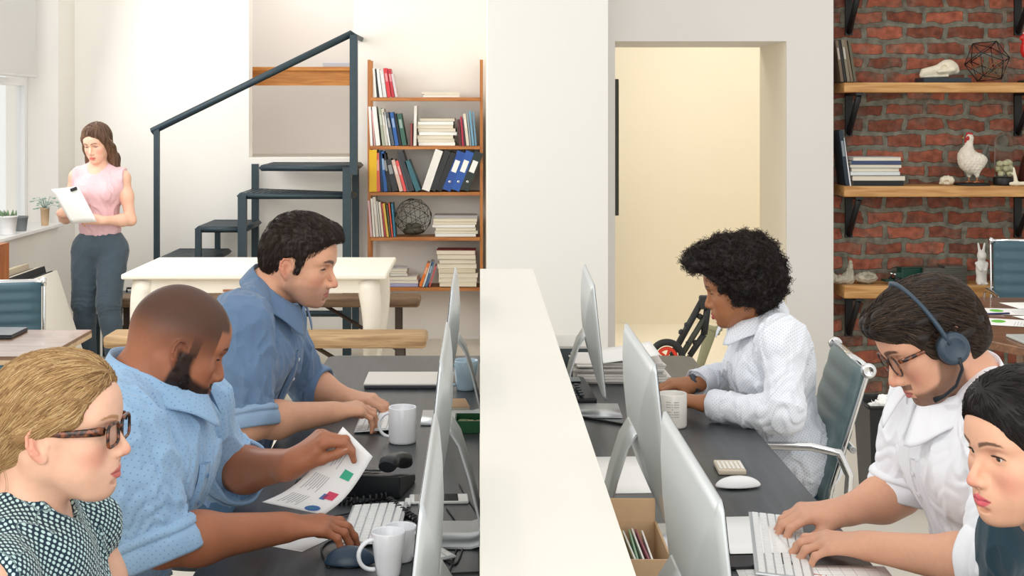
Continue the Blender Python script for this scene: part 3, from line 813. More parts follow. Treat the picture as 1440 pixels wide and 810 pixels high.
# ================= steel stairs =================
def stairs():
    Yn, Yf = 9.62, 10.22
    t = empty('staircase', (-1.4, 9.92, 0), label='dark teal steel staircase with grated treads climbing to the wall opening', cat='stairs')
    o = np.array([-1.4, 9.92, 0])
    P = lambda u, v, Y: W(u, v, Y)-o
    S = M['steel']
    def tread(poly, z, nm='tread', th=.035, n=7):
        """poly: near-left, near-right, far-right, far-left (x,y)"""
        a, b, c, d = [Vector(q) for q in poly]; mb = MB()
        for p, q in ((a, b), (b, c), (c, d), (d, a)):
            mb.tube([(p.x, p.y, z-th/2), (q.x, q.y, z-th/2)], .021, n=4)
        for k in range(n*2+1):
            u0 = k/(n*2+1)+.008; u1 = (k+1)/(n*2+1)-.008
            p0, p1 = a.lerp(b, u0), a.lerp(b, u1); q0, q1 = d.lerp(c, u0), d.lerp(c, u1)
            vs = []
            for zz in (z-.012, z):
                for q in (p0, p1, q1, q0): vs.append(mb.bm.verts.new((q.x, q.y, zz)))
            for f in ((0, 3, 2, 1), (4, 5, 6, 7), (0, 1, 5, 4), (1, 2, 6, 5), (2, 3, 7, 6), (3, 0, 4, 7)): mb.bm.faces.new([vs[i] for i in f])
        mb.build(nm, S, t)
    X = lambda u, Y: (u-VX)*Y/F_PX+1.4
    yn, yf = Yn-9.92, Yf-9.92
    z1 = EYE-(362-VY)*Yn/F_PX; z2 = EYE-(319-VY)*Yn/F_PX; z3 = EYE-(272-VY)*Yn/F_PX; z4 = EYE-(233-VY)*Yn/F_PX
    zl = z1-.22
    tread([(X(196, Yn), yn), (X(258, Yn), yn), (X(258, Yn), yf), (X(196, Yn), yf)], zl)
    tread([(X(226, Yn), yn), (X(300, Yn), yn), (X(300, Yn), yf), (X(226, Yn), yf)], z1)
    tread([(X(278, Yn), yn), (X(345, Yn), yn), (X(345, Yn), yf), (X(278, Yn), yf)], z2)
    tread([(X(337, Yn), yn), (X(490, Yn), yn), (X(497, Yn), yn+.12), (X(337, Yn), yf)], z3, n=9)
    tread([(X(362, Yn)+.02, yn+.05), (X(497, Yn), yn), (X(497, Yn), yf), (X(362, Yn)+.02, yf)], z4, 'landing', n=10)
    def post(u, Y, z0, z1_, r=.024, nm='post'): x = (u-VX)*Y/F_PX+1.4; MB().box((x, Y-9.92, (z0+z1_)/2), (2*r, 2*r, z1_-z0)).build(nm, S, t)
    post(200, Yn, 0, zl-.01, .02, 'leg'); post(254, Yf, 0, zl-.01, .02, 'leg')
    post(229, Yn, 0, z1-.01, .02, 'leg'); post(250, Yf, 0, z1-.01, .02, 'leg')
    post(279, Yn, 0, z2-.01, .020, 'leg'); post(306, Yf, 0, z2-.01, .018, 'leg')
    post(341, Yn, 0, z3-.01, .028, 'leg'); post(359, Yf, 0, z4-.01, .024, 'leg')
    post(488, Yn, 0, z4-.01, .028, 'leg'); post(500, Yf, 0, z4-.01, .024, 'leg')
    yh = Yn-.03
    hr = [P(213, 185, yh), P(495, 47, yh), P(509, 56, yh*1.085)]
    MB().tube(hr, .024, n=4).build('handrail', S, t)
    post(220.5, yh, 0, EYE-(181-VY)*yh/F_PX, .018)
    post(497.5, yh, z4-.06, EYE-(49-VY)*yh/F_PX, .026)
    x = hr[2][0]; MB().box((x, hr[2][1], (hr[2][2]+EYE-(242-VY)*10.3/F_PX)/2), (.05, .04, hr[2][2]-(EYE-(242-VY)*10.3/F_PX))).build('post', S, t)
    mb = MB(); mb.tube([P(372, 441, Yn+.3), P(490, 441, Yn+.3)], .022, n=4); mb.build('tie_bar', S, t)
stairs()
# wooden table in the upper room
t = empty('writing_table', (-1.22, 11.0, zo), label='orange-brown wooden table in the raised room beyond the wall opening', cat='table')
ztop = EYE-(95-VY)*10.9/F_PX-zo
m = wood('orange_oak', 'a9651f', 'd08c3c', 'X', .5)
MB().box((0, 0, ztop-.015), (1.35, .55, .03), bev=.004).build('table_top', m, t)
MB().box((0, -.22, ztop-.085), (1.20, .03, .11)).build('apron', m, t)
for sx, sy in ((-1, -1), (1, -1), (-1, 1), (1, 1)):
    mb = MB(); prof = []
    for k in range(22):
        u = k/21; prof.append((.020+.007*abs(math.sin(u*14)), u*(ztop-.03)))
    mb.lathe([(0, 0)]+prof+[(0, ztop-.03)], (sx*.60, sy*.22, 0), 12); mb.build('leg', m, t)
t = tag(MB().box((0, 0, .02), (.5, .3, .035), bev=.004).build('folder', mat('pale_blue_cover', (178, 190, 204), .6)), 'thin pale blue folder on the raised room table', 'folder'); t.location = (-.95, 11.0, zo+ztop)

# ================= ladder bookcase =================
YS = 10.0
def bookcase():
    t = empty('bookcase', (-.385, YS+.12, 0), label='tall orange-brown open bookcase standing between stairs and pillar', cat='bookcase')
    z0 = .0; zt = EYE-(84-VY)*YS/F_PX
    for s, x in ((-1, -.395), (1, .395)):
        for sy in (-.1, .1):
            MB().box((x, sy, (z0+zt)/2), (.022, .03, zt-z0)).build('post', M['caseposts'], t)
    for v in (137, 205, 270, 333.5, 404):
        z = EYE-(v-VY)*YS/F_PX
        MB().box((0, 0, z-.0125), (.77, .25, .025), bev=.002).build('shelf', M['caseshelf'], t)
bookcase()
BOOKMATS = {}
def bookmat(h):
    if h not in BOOKMATS: BOOKMATS[h] = mat('cover_'+h, h, .55)
    return BOOKMATS[h]
PAGES = mat('page_edges', (226, 218, 200), .85)
def book(u0, u1, v0, v1, Y, col, lean, label, group, dep=.19, name='book', cat='book', sc=None, pages=True):
    """a book standing on its shelf: base from u0 to u1 px at row v1, top at row v0, leaning by lean px to the right"""
    s = (sc or Y)/F_PX; th = max(.006, (u1-u0)*s); h = (v1-v0)*s; ln = lean*s
    a = math.atan2(ln, h); L = math.hypot(h, ln)-abs(math.sin(a))*th*.5
    mb = MB(); c = .0018
    mb.box((-th/2+c/2, 0, L/2), (c, dep, L)); mb.box((th/2-c/2, 0, L/2), (c, dep, L)); mb.box((0, -dep/2+c/2, L/2), (th, c*1.2, L))
    mb.box((0, .002, L/2-.001), (th-2*c, dep-.006, L-.008), mi=1)
    if th > .016:      # title patch on the spine
        mb.box((0, -dep/2-.0004, L*.68), (th*.62, .001, L*.28), mi=2)
    lt = tuple(min(255, int(int(col[i:i+2], 16)*.5+120)) for i in (0, 2, 4))
    o = mb.build(name, [bookmat(col), PAGES, bookmat('%02x%02x%02x' % lt)])
    x = ((u0+u1)/2-VX)*s
    o.rotation_euler = (0, a, 0); o.location = (x, Y+dep/2-.01, EYE-(v1-VY)*s+abs(math.sin(a))*th/2+.0005)
    return tag(o, label, cat, group)
def flat_stack(u0, u1, v0, v1, Y, cols, shelf, group, rnd, name='book', cat='book', dep=.2, lab='magazine', sc=None):
    s = (sc or Y)/F_PX; n = len(cols); z = EYE-(v1-VY)*s+.0004; th = (v1-v0)*s/n
    for i, (cname, col) in enumerate(cols):
        wd = (u1-u0)*s*(1-.08*rnd.random()); x = ((u0+u1)/2-VX)*s+rnd.uniform(-.008, .008)
        t_ = th*.985
        mb = MB(); c = .0014
        mb.box((0, 0, c/2), (wd, dep, c)); mb.box((0, 0, t_-c/2), (wd, dep, c)); mb.box((0, .002, t_/2), (wd-.004, dep-.006, t_-2*c), mi=1)
        if i % 3 == 0: mb.box((0, -dep/2+.001, t_/2), (wd, .002, t_), mi=0)
        o = mb.build(name, [bookmat(col), PAGES]); o.rotation_euler = (0, 0, rnd.uniform(-.06, .06)); o.location = (x, Y+dep/2+.005, z)
        z += th
        ords = ['bottom', 'second from the bottom', 'third from the bottom', 'fourth from the bottom', 'fifth from the bottom', 'sixth from the bottom', 'seventh from the bottom', 'eighth from the bottom', 'ninth from the bottom']
        pos = 'on top' if i == n-1 else ords[i]
        tag(o, f'{cname} {lab} {pos} in the {shelf}', cat, group)
ORD = ['first', 'second', 'third', 'fourth', 'fifth', 'sixth', 'seventh', 'eighth', 'ninth', 'tenth', 'eleventh', 'twelfth', 'thirteenth', 'fourteenth']
def row(items, Y, v1, shelf, frm, group, sc=None, dep=.19):
    for i, it in enumerate(items):
        u0, u1, v0, lean, cname, col = it
        book(u0, u1, v0, v1, Y, col, lean, f'{cname} book on the {shelf}, {ORD[i]} {frm}', group, sc=sc, dep=dep)
rnd = random.Random(5)
# (u0,u1 at the base, v top, lean px to the right at the top (negative: left))
row([(527, 530, 96, -3, 'thin white', 'e4e4e0'), (531, 533.5, 97, -4, 'thin black', '2c2c30'), (534, 538, 97, -5, 'white', 'efefec'), (539, 544, 99, -5, 'pale grey', 'dcdcdc'), (545, 550, 96, -6, 'red and blue', 'd8404a'), (551, 555, 97, -6, 'deep red', 'c03844'), (556, 559, 104, -6, 'pale', 'd8ccd0')], YS, 137, 'top bookcase shelf', 'from the left post', 'books on the top shelf of the bookcase')
flat_stack(592, 646, 129.5, 136.9, YS, [('white', 'f0eeea'), ('off-white', 'e6e2d8'), ('bright white', 'f6f4f0')], 'low stack on the top bookcase shelf', 'white stack on the top shelf', rnd, lab='book')
row([(521, 524.5, 150, -3, 'white', 'e8e8e4'), (526, 528, 155, -4, 'pink-edged', 'd8a0a0'), (529, 535, 150, -6, 'wide white', 'efefec'), (538, 541.5, 152, -6, 'beige and green', 'a8b09c'), (542, 546, 153, -6, 'pale', 'c8c4b8'), (547, 549.5, 158, -8, 'white spined', 'e4e6e8'), (551, 555, 158, -9, 'grey', '5c646c'), (556, 561, 158, -8, 'bright blue', '3060a8'), (562, 565, 160, -8, 'black', '22262a'), (566, 572, 160, -8, 'green and yellow', '3c6458'),
     (577, 580, 174, 0, 'short brown-red', '8c4440'), (581.5, 585.5, 149, 1, 'tall off-white', 'dcdad2')], YS, 205, 'second bookcase shelf', 'from the left post', 'upright books on the second shelf of the bookcase')
flat_stack(587, 641, 166, 204.9, YS, [('white', 'ecebe6'), ('pale grey', 'd8d8d4'), ('cream', 'e8e2d4'), ('white', 'f0f0ee'), ('grey', 'b8b8b4'), ('cream', 'e0d8c8'), ('white', 'eeeeea'), ('dark', '4a4c50')], 'pile on the second bookcase shelf', 'pile on the second shelf', rnd)
row([(646, 649, 168, -3, 'dark brown', '5a3034'), (650, 652.5, 164, -3, 'crimson', 'b03048'), (653, 655, 168, -3, 'plum', '4a3040'), (656, 660, 160, -5, 'cream', 'd8d0c0'), (661, 663, 158, -5, 'grey-blue', '8ca0ac'), (664, 667, 156, -5, 'light blue', '70a0bc'), (668, 670.5, 157, -4, 'blue-grey', '6890a8')], YS, 205, 'second bookcase shelf right of the pile', 'from the pile', 'books at the right end of the second shelf')
row([(530, 535, 215, -2, 'salmon', 'd86858'), (536, 539, 212, -3, 'dark blue', '203858'), (540, 545, 213, -5, 'blue', '2a5c9c'), (546, 551, 216, -9, 'black', '26282c'), (552, 560, 224, -10, 'wide charcoal', '33343a'), (562, 567, 225, -12, 'pale pink', 'd8b8ac'), (568, 572, 226, -12, 'coral', 'e05858'), (573, 575, 222, -13, 'thin grey', '5a5e64')], YS, 269.6, 'third bookcase shelf', 'right of the yellow binder', 'leaning books on the third shelf')
def binder(u0, u1, v0, v1, col, lean, label, hole=True, lab=True, dep=.26):
    s = YS/F_PX; th = (u1-u0)*s; h = (v1-v0)*s; ln = lean*s; a = math.atan2(ln, h); L = math.hypot(h, ln)-abs(math.sin(a))*th*.6
    t = empty('ring_binder', (((u0+u1)/2-VX)*s, YS+.115, EYE-(v1-VY)*s+abs(math.sin(a))*th/2+.001), label=label, cat='binder', group='ring binders on the third shelf')
    t.rotation_euler = (0, a, 0)
    m = mat('binder_'+col, col, .4)
    mb = MB(); mb.box((-th/2+.002, 0, L/2), (.003, dep, L)); mb.box((th/2-.002, 0, L/2), (.003, dep, L)); mb.box((0, -dep/2, L/2), (th, .004, L)); mb.build('cover', m, t)
    MB().box((0, .004, L/2), (th-.012, dep-.03, L-.012)).build('sheets', PAGES, t)
    if lab: MB().box((0, -dep/2-.003, L*.62), (th*.62, .0015, L*.30)).build('label_card', M['paper'], t)
    if hole:
        mb = MB(); mb.lathe([(.004, 0), (.0085, 0), (.0095, .0015), (.0085, .003), (.004, .003)], (0, -dep/2-.0025, L*.22), 16, ax=Matrix.Rotation(math.radians(90), 3, 'X')); mb.build('ring_hole', M['chrome'], t)
    return t
binder(519.5, 530, 211, 269.6, 'e2b414', 0, 'yellow ring binder at the left end of the third bookcase shelf', False, False)
binder(575.5, 583, 213, 269.6, '30343a', -17, 'dark grey binder leaning left behind the teal one on the third shelf', False, False)
binder(585, 592, 226, 269.6, '2f6470', -17, 'teal binder leaning left in the middle of the third shelf', False, False)
binder(593, 604, 211, 269.6, 'e6e4e0', 20, 'white ring binder leaning right in the middle of the third shelf', False, False)
binder(604.6, 612.5, 212, 269.6, '24282a', 22, 'black binder leaning right beside the white binder', False, False)
binder(613, 621, 215, 269.6, '1e2224', 22, 'second black binder leaning right, left of the blue binders', False, False)
binder(622, 633.5, 213, 269.6, '1f4c9c', 22, 'blue ring binder leaning right, touching the black binders')
binder(634.3, 646, 213, 269.6, '2456a8', 22, 'blue ring binder leaning right, next to the last black binder')
binder(646.8, 659, 214, 269.6, '25302f', 22, 'black labelled ring binder at the right end of the third shelf')
row([(521, 524, 282, -4, 'pinkish', 'd8b0b0'), (525, 528, 279, -4, 'white', 'e0dcd4'), (529, 533, 277, -5, 'cream', 'd4ccc0'), (534, 536, 283, -5, 'pale grey', 'c8c8c4'), (537, 540, 284, -5, 'ivory', 'e4dcc8'), (541, 543, 286, -5, 'red-edged', 'b84850'), (544, 547, 286, -6, 'yellow', 'd8b850'), (548, 550, 288, -5, 'olive', '5c5c48'), (551, 553, 286, -5, 'vermilion', 'd85840'), (554, 556.5, 286, -4, 'blue', '3c7894')], YS, 333.2, 'fourth bookcase shelf', 'from the left post', 'upright books on the fourth shelf')
flat_stack(609, 671, 303, 333.1, YS, [('white', 'e8e8e4'), ('pale blue', 'c8d4d8'), ('cream', 'e0d8c4'), ('white', 'ecece8'), ('beige', 'd8c8b0'), ('cream', 'e4dccc'), ('grey', 'a8a8a8')], 'pile beside the glass globe', 'pile on the fourth shelf', rnd)
flat_stack(541, 588, 389, 403.6, YS, [('lilac', 'a8a8c8'), ('pale violet', 'b8b4cc'), ('white', 'e0e0dc')], 'low pile on the bottom bookcase shelf', 'low pile on the bottom shelf', rnd)
flat_stack(548, 574, 378, 388.6, YS, [('off-white', 'd8d4cc'), ('grey', 'b0aca8'), ('pale', 'dcdce0')], 'small pile on the lilac magazines', 'small upper pile on the bottom shelf', rnd, lab='booklet')
row([(589, 593, 370, 12, 'orange', 'e07830'), (594, 596, 369, 12, 'white', 'dcdcd8'), (597, 601, 368, 10, 'slate blue', '48688c'), (603, 605, 374, 9, 'thin red-edged', 'c85860')], YS, 403.6, 'bottom bookcase shelf', 'from the left', 'leaning books on the bottom shelf')
flat_stack(615, 671, 352, 403.4, YS-.02, [('cream', 'e0d6c0'), ('ivory', 'e4dcc8'), ('cream', 'dcd2bc'), ('beige', 'd8ccb4'), ('cream', 'e2d8c4'), ('grey', '8c8c84'), ('cream', 'dcd4c0'), ('dark red', '8c3038')], 'tall pile on the bottom bookcase shelf', 'tall pile on the bottom shelf', rnd, lab='book')
# wire and glass geodesic globe
def globe(name, c, r, sub, label, cat, m_w, glass=None, wr=.0016, holder=None, dark_base=False, nshape='ico'):
    t = empty(name, (c[0], c[1], c[2]-r), label=label, cat=cat)
    bm = bmesh.new()
    bmesh.ops.create_icosphere(bm, subdivisions=sub, radius=r, matrix=Matrix.Translation((0, 0, r))@Matrix.Rotation(.4, 4, 'X')@Matrix.Rotation(.3, 4, 'Y'))
    if dark_base:
        bmesh.ops.bisect_plane(bm, geom=bm.verts[:]+bm.edges[:]+bm.faces[:], plane_co=(0, 0, r*.10), plane_no=(0, 0, -1), clear_outer=True)
    mb = MB()
    for e in bm.edges: mb.tube([e.verts[0].co, e.verts[1].co], wr, n=5)
    mb.build('wire_frame', m_w, t)
    if glass is not None:
        me = bpy.data.meshes.new('glass'); bm.to_mesh(me); link('glass_panels', me, glass, t)
    bm.free(); return t
GLASS = mat('thin_glass', (244, 248, 246), .02, trans=1, ior=1.02)
c = W(581, 307, YS+.10)
g = globe('geodesic_globe', (c[0], c[1], EYE-(333.5-VY)*YS/F_PX+.135), .134, 2, 'glass and wire geodesic globe terrarium on the fourth bookcase shelf', 'ornament', mat('dark_wire', (62, 56, 56), .4, metal=.6), GLASS, dark_base=True)
mb = MB(); mb.ico((0, 0, .035), .07, 3, sc=(1.05, .9, .42)); mb.ico((.02, 0, .07), .035, 2, sc=(1.2, 1, .7)); mb.ico((-.03, .02, .065), .026, 2); mb.build('pebbles', mat('moss_pebbles', (96, 92, 80), .9, noise=.4, nscale=60, bump=.6, bscale=60), g)

# ================= brick wall shelves =================
YP = 8.0
def plank(v0, v1, label):
    s = YP/F_PX; z1 = EYE-(v0-VY)*s; z0 = EYE-(v1-VY)*s
    t = empty('wall_shelf', (3.3, 8.13, z0), label=label, cat='shelf')
    MB().box((0, 0, (z1-z0)/2), (2.5, .256, z1-z0), bev=.005).build('board', M['shelfwood'], t)
    for x in ((1194-VX)*8.24/F_PX-3.3, (1432-VX)*8.24/F_PX-3.3, 1.05):
        mb = MB(); mb.box((x, .118, -.125), (.042, .018, .25)); mb.box((x, -.0, -.008), (.042, .24, .016))
        mb.tube([(x, .112, -.235), (x, -.10, -.015)], .018, n=4); mb.build('bracket', M['black'], t)
    return z1
ZP0 = plank(-30, -16, 'highest plank shelf on the brick wall, above the top of the photo')
ZP1 = plank(116, 130, 'wooden plank shelf holding the animal skull on the brick wall')
ZP2 = plank(262, 277, 'wooden plank shelf holding the rooster on the brick wall')
ZP3 = plank(402, 420, 'lowest wooden plank shelf on the brick wall with the toy truck')
YQ = 8.06
row([(1182, 1186, 57, -8, 'brown', '6c5a48'), (1187, 1190, 56, -9, 'black', '201e1e'), (1191, 1195, 56, -9, 'olive grey', '7c7460'), (1196, 1199.5, 56, -10, 'dull brown', '746450'), (1200.5, 1204, 57, -9, 'dark olive', '5c5844')], YQ, 115.5, 'skull shelf on the brick wall', 'from the white wall', 'old books leaning on the skull shelf', dep=.16)
book(1189, 1194.5, 184, 262.5, YQ, '20303c', -10, 'tall dark book with white edge leaning at the left end of the rooster shelf', None, dep=.18)
book(1194.8, 1196.6, 194, 262.5, YQ, 'e8eaf0', -10, 'thin white book leaning against the tall dark book on the rooster shelf', None, dep=.16)
flat_stack(1197, 1272, 247, 262.1, YQ-.02, [('black', '15181c'), ('dark grey', '24282e')], 'book stack on the rooster shelf', 'book stack on the rooster shelf, lower books', rnd, lab='hardback')
flat_stack(1196, 1268, 221, 246.8, YQ-.02, [('white', 'd8dcdc'), ('pale green-grey', 'b8c4bc'), ('navy', '2c3c60'), ('slate', '3a4a6c'), ('light grey', 'c8ccd0')], 'upper rooster shelf stack', 'book stack on the rooster shelf, upper books', rnd, lab='book')
o = tag(MB().box((0, 0, .0), (.27, .17, .028), bev=.003).build('book', bookmat('26323a')), 'slim dark blue book lying under the animal skull', 'book'); o.location = W(1326, 112.4, YQ+.07); o.location.z = ZP1+.0145

def sdf_obj(name, parent, mat_, build, h=.002, disp=None):
    f = Field(); build(f); me = f.mesh(name, h=h, disp=disp); return link(name, me, mat_, parent)
BONE = mat('bone', (226, 218, 196), .6, noise=.08, nscale=30, bump=.2, bscale=80)
# animal skull
t = empty('animal_skull', (W(1320, 100, YQ+.06)[0], YQ+.06, ZP1+.029), label='cream animal skull lying on a dark book on the highest visible shelf', cat='skull')
def _sk(f):
    f.ell((.055, 0, .06), (.05, .042, .045), k=.02); f.cap((.03, 0, .05), (-.085, 0, .034), .034, .020, k=.03)
    f.cap((-.02, .0, .015), (-.095, 0, .012), .018, .014, k=.02)
    for s in (1, -1): f.cap((.075, s*.035, .045), (-.01, s*.04, .035), .010, .010, k=.012); f.ell((.018, s*.036, .058), (.018, .014, .016), k=.006, op='s')
    f.ell((-.105, 0, .036), (.014, .010, .010), k=.004, op='s'); f.cap((.09, 0, .055), (.10, 0, .04), .022, .018, k=.02)
sdf_obj('cranium', t, BONE, _sk); sdf_obj('lower_jaw', t, BONE, lambda f: [f.cap((.04, s*.03, .012), (-.09, s*.008, .007), .008, .007, k=.01) for s in (1, -1)])
# wire polyhedron
c = W(1388, 84, YQ+.07)
g = globe('wire_polyhedron', (c[0], YQ+.07, ZP1+.124), .128, 1, 'large black wire polyhedron ornament beside the animal skull', 'ornament', M['black'], None, .0026)
mb = MB(); R_ = random.Random(9)
for i in range(14):
    p = Vector((R_.uniform(-.05, .05), R_.uniform(-.04, .04), .03)); pts = [p]
    for k in range(4): p = p+Vector((R_.uniform(-.04, .05), R_.uniform(-.02, .02), R_.uniform(.005, .045))); pts.append(p)
    mb.tube(pts, .0022, n=4)
mb.build('twigs', mat('dry_twigs', (128, 106, 76), .9), g)
# red parrot figurine at the picture edge
t = empty('parrot_figurine', (W(1443, 80, YQ+.05)[0], YQ+.05, ZP1), label='red parrot figurine at the right end of the skull shelf', cat='figurine')
sdf_obj('body', t, mat('red_glaze', (196, 40, 38), .3), lambda f: [f.ell((0, 0, .19), (.032, .034, .052), k=.01), f.ell((-.006, 0, .258), (.024, .024, .026), k=.02), f.cap((.012, 0, .16), (.04, 0, .05), .018, .006, k=.02), f.cap((-.026, 0, .26), (-.036, 0, .245), .010, .003, k=.006)])
sdf_obj('perch', t, M['black'], lambda f: [f.cap((0, 0, .006), (0, 0, .14), .010, .008, k=.004), f.ell((0, 0, .008), (.05, .05, .009), k=.004)])
sdf_obj('crest', t, mat('pink_white', (232, 190, 190), .4), lambda f: [f.cap((-.01, 0, .28), (.0, 0, .302), .010, .004, k=.004), f.ell((-.012, 0, .268), (.014, .018, .010), k=.004)])
# rooster
t = empty('rooster_figure', (W(1367, 200, YQ+.06)[0], YQ+.06, ZP2), label='white stuffed rooster with red comb standing on a round black base', cat='ornament')
WHF = mat('white_feathers', (224, 216, 200), .8, noise=.1, nscale=40, bump=.5, bscale=90)
def _ro(f):
    f.ell((.0, 0, .125), (.066, .048, .060), k=.02); f.ell((-.035, 0, .155), (.046, .042, .058), k=.03)
    f.cap((-.03, 0, .175), (-.012, 0, .262), .036, .017, k=.03); f.ell((-.014, 0, .275), (.020, .016, .018), k=.012)
    f.ell((.035, 0, .145), (.05, .042, .035), k=.03); f.cap((-.008, .018, .09), (-.012, .018, .055), .022, .012, k=.02); f.cap((.02, -.018, .09), (.022, -.018, .055), .022, .012, k=.02)
sdf_obj('body', t, WHF, _ro, disp=lambda P: sines(P, 60, 3)*.0012)
sdf_obj('comb', t, mat('red_comb', (176, 30, 34), .5), lambda f: [f.cap((-.032, 0, .283), (-.008, 0, .292), .007, .007, k=.003, flat=((0, 1, 0), .5))]+[f.cap((-.030+i*.010, 0, .288), (-.028+i*.010, 0, .303-abs(i-1)*.003), .005, .003, k=.003) for i in range(4)]+[f.ell((-.034, 0, .252), (.009, .007, .015), k=.005), f.ell((-.026, -.012, .268), (.012, .006, .013), k=.004), f.ell((-.026, .012, .268), (.012, .006, .013), k=.004)], h=.0015)
mb = MB()
for i in range(9):
    a = i/8; pts = []
    for k in range(7):
        u = k/6; pts.append((.055+u*(.045+.02*a)-u*u*.012, (a-.5)*.02, .155+.085*math.sin(u*(1.2+.8*a))*(1-.35*a)-.12*u*u*a))
    mb.tube(pts, [.014, .017, .016, .014, .012, .008, .003], n=6, flat=(.5, 1))
mb.build('tail', mat('grey_tail_feathers', (92, 90, 82), .7, noise=.3, nscale=30), t)
mb = MB(); mb.tube([(-.048, 0, .272), (-.058, 0, .268)], [.006, .001]); mb.build('beak', mat('beak', (200, 160, 90), .5), t)
for sx, sy in ((-.012, .018), (.022, -.018)):
    mb = MB(); mb.tube([(sx, sy, .07), (sx, sy, .02)], .0045, n=6)
    for d in ((-.02, 0), (-.014, .012), (-.014, -.012), (.012, 0)): mb.tube([(sx, sy, .022), (sx+d[0], sy+d[1], .016)], [.004, .002], n=5)
    mb.build('leg', mat('leg_orange', (196, 130, 90), .6), t)
MB().lathe([(0, 0), (.098, 0), (.1, .005), (.096, .012), (0, .012)], (.0, 0, 0), 40).build('base', M['black'], t)
# small shell
t = tag(sdf_obj('seashell', None, BONE, lambda f: [f.ell((0, 0, .028), (.042, .03, .028), k=.01), f.cap((-.02, 0, .02), (-.042, 0, .012), .014, .006, k=.01), f.ell((-.012, -.026, .02), (.014, .012, .010), k=.004, op='s')], disp=lambda P: np.sin(P[..., 0]*300)*.0012), 'small cream shell lying left of the rooster', 'shell'); t.location = (W(1332, 250, YQ+.05)[0], YQ+.05, ZP2)
# glass dome with eggs
t = empty('glass_cloche', (W(1412, 200, YQ+.06)[0], YQ+.06, ZP2), label='tall glass dome filled with pale eggs on a black base, right of the rooster', cat='glass dome')
MB().lathe([(0, 0), (.058, 0), (.060, .006), (.060, .040), (.056, .046), (0, .046)], (0, 0, 0), 36).build('base', M['black'], t)
pr = [(.052, .047), (.052, .25)]+[(.052*math.cos(a), .25+.052*math.sin(a)) for a in [math.radians(x) for x in range(15, 90, 15)]]+[(0, .302)]
pi_ = [(0, .299)]+[(.0495*math.cos(a), .25+.049*math.sin(a)) for a in [math.radians(x) for x in range(75, 0, -15)]]+[(.0495, .25), (.0495, .047)]
MB().lathe(pr+pi_, (0, 0, 0), 36).build('dome', mat('clear_glass', (250, 252, 251), .01, trans=1, ior=1.12), t)
eg = [(-.024, -.015, .068), (.02, -.022, .066), (.0, .022, .068), (.028, .015, .07), (-.028, .012, .094), (.004, -.026, .096), (.026, -.004, .1), (-.01, .02, .1), (-.028, -.01, .124), (.022, .012, .128), (.002, -.016, .128)]
em = mat('speckled_eggs', (222, 216, 176), .5, noise=.15, nscale=60)
eo = MB().ico((0, 0, 0), .0165, 2, sc=(1, 1, 1.3)).build('egg', em); tag(eo, 'pale speckled egg inside the glass dome', 'egg', 'eggs in the glass dome')
for i, p in enumerate(eg):
    e_ = eo if i == 0 else eo.copy()
    if i: COL.objects.link(e_)
    e_.location = Vector(t.location)+Vector(p); e_.rotation_euler = (rnd.uniform(0, 3), rnd.uniform(0, 3), 0)
# dark wooden object and bone at the edge
t = tag(MB().lathe([(0, 0), (.055, 0), (.065, .03), (.05, .12), (.03, .18), (.014, .24), (.012, .29), (.018, .30), (0, .30)], (0, 0, 0), 24).build('bottle', mat('dark_brown_glaze', (72, 34, 26), .3)), 'dark brown bottle at the right end of the rooster shelf', 'bottle'); t.location = (W(1446, 200, YQ+.1)[0], YQ+.08, ZP2)
t = tag(sdf_obj('driftwood', None, BONE, lambda f: [f.cap((-.05, 0, .012), (.05, 0, .014), .010, .012, k=.01), f.cap((-.02, 0, .014), (-.035, 0, .10), .012, .006, k=.012), f.cap((-.03, 0, .06), (-.05, 0, .075), .006, .003, k=.008)]), 'pale bone-like driftwood in front of the brown bottle', 'driftwood'); t.location = (W(1436, 200, 8.02)[0], 8.04, ZP2)
# lowest shelf
STN = mat('pale_stone', (176, 168, 150), .9, noise=.2, nscale=40, bump=.6, bscale=50)
t = tag(sdf_obj('rock', None, STN, lambda f: [f.ell((.0, 0, .025), (.066, .04, .026), k=.01), f.cap((.035, 0, .03), (.045, 0, .125), .028, .010, k=.03), f.cap((-.05, 0, .03), (-.062, 0, .07), .018, .008, k=.02)], disp=lambda P: sines(P, 50, 7)*.002), 'pale forked stone at the left end of the lowest brick wall shelf', 'stone'); t.location = (W(1185, 400, YQ+.04)[0], YQ+.04, ZP3)
t = tag(sdf_obj('rock', None, STN, lambda f: [f.ell((0, 0, .034), (.066, .05, .033), k=.01), f.ell((.01, -.035, .045), (.03, .02, .01), k=.01, op='s')], disp=lambda P: sines(P, 40, 8)*.003), 'round flat pale stone between the forked stone and the toy truck', 'stone'); t.location = (W(1218, 400, YQ+.04)[0], YQ+.04, ZP3)
# toy truck
t = empty('toy_truck', (W(1272, 400, YQ+.06)[0], YQ+.06, ZP3), label='dark green vintage toy truck on the lowest brick wall shelf', cat='toy truck'); t.rotation_euler = (0, 0, math.radians(14))
tg = mat('green_enamel', (14, 62, 50), .3)
mb = MB(); mb.box((.03, 0, .058), (.13, .062, .058), bev=.006); mb.box((-.045, 0, .048), (.05, .056, .038), bev=.006); mb.box((-.035, 0, .022), (.2, .05, .012)); mb.build('body', tg, t)
MB().box((.03, 0, .090), (.138, .068, .007), bev=.002).build('roof', tg, t)
for sx in (-.062, .06):
    for sy in (-1, 1): MB().lathe([(0, -.005), (.020, -.005), (.020, .005), (0, .005)], (sx, sy*.032, .020), 20, ax=Matrix.Rotation(math.radians(90), 3, 'X')).build('wheel', M['black'], t)
for sy in (-1, 1): MB().lathe([(0, 0), (.009, 0), (.009, .008), (0, .010)], (-.070, sy*.02, .055), 14, ax=Matrix.Rotation(math.radians(-90), 3, 'Y')).build('headlight', M['chrome'], t)
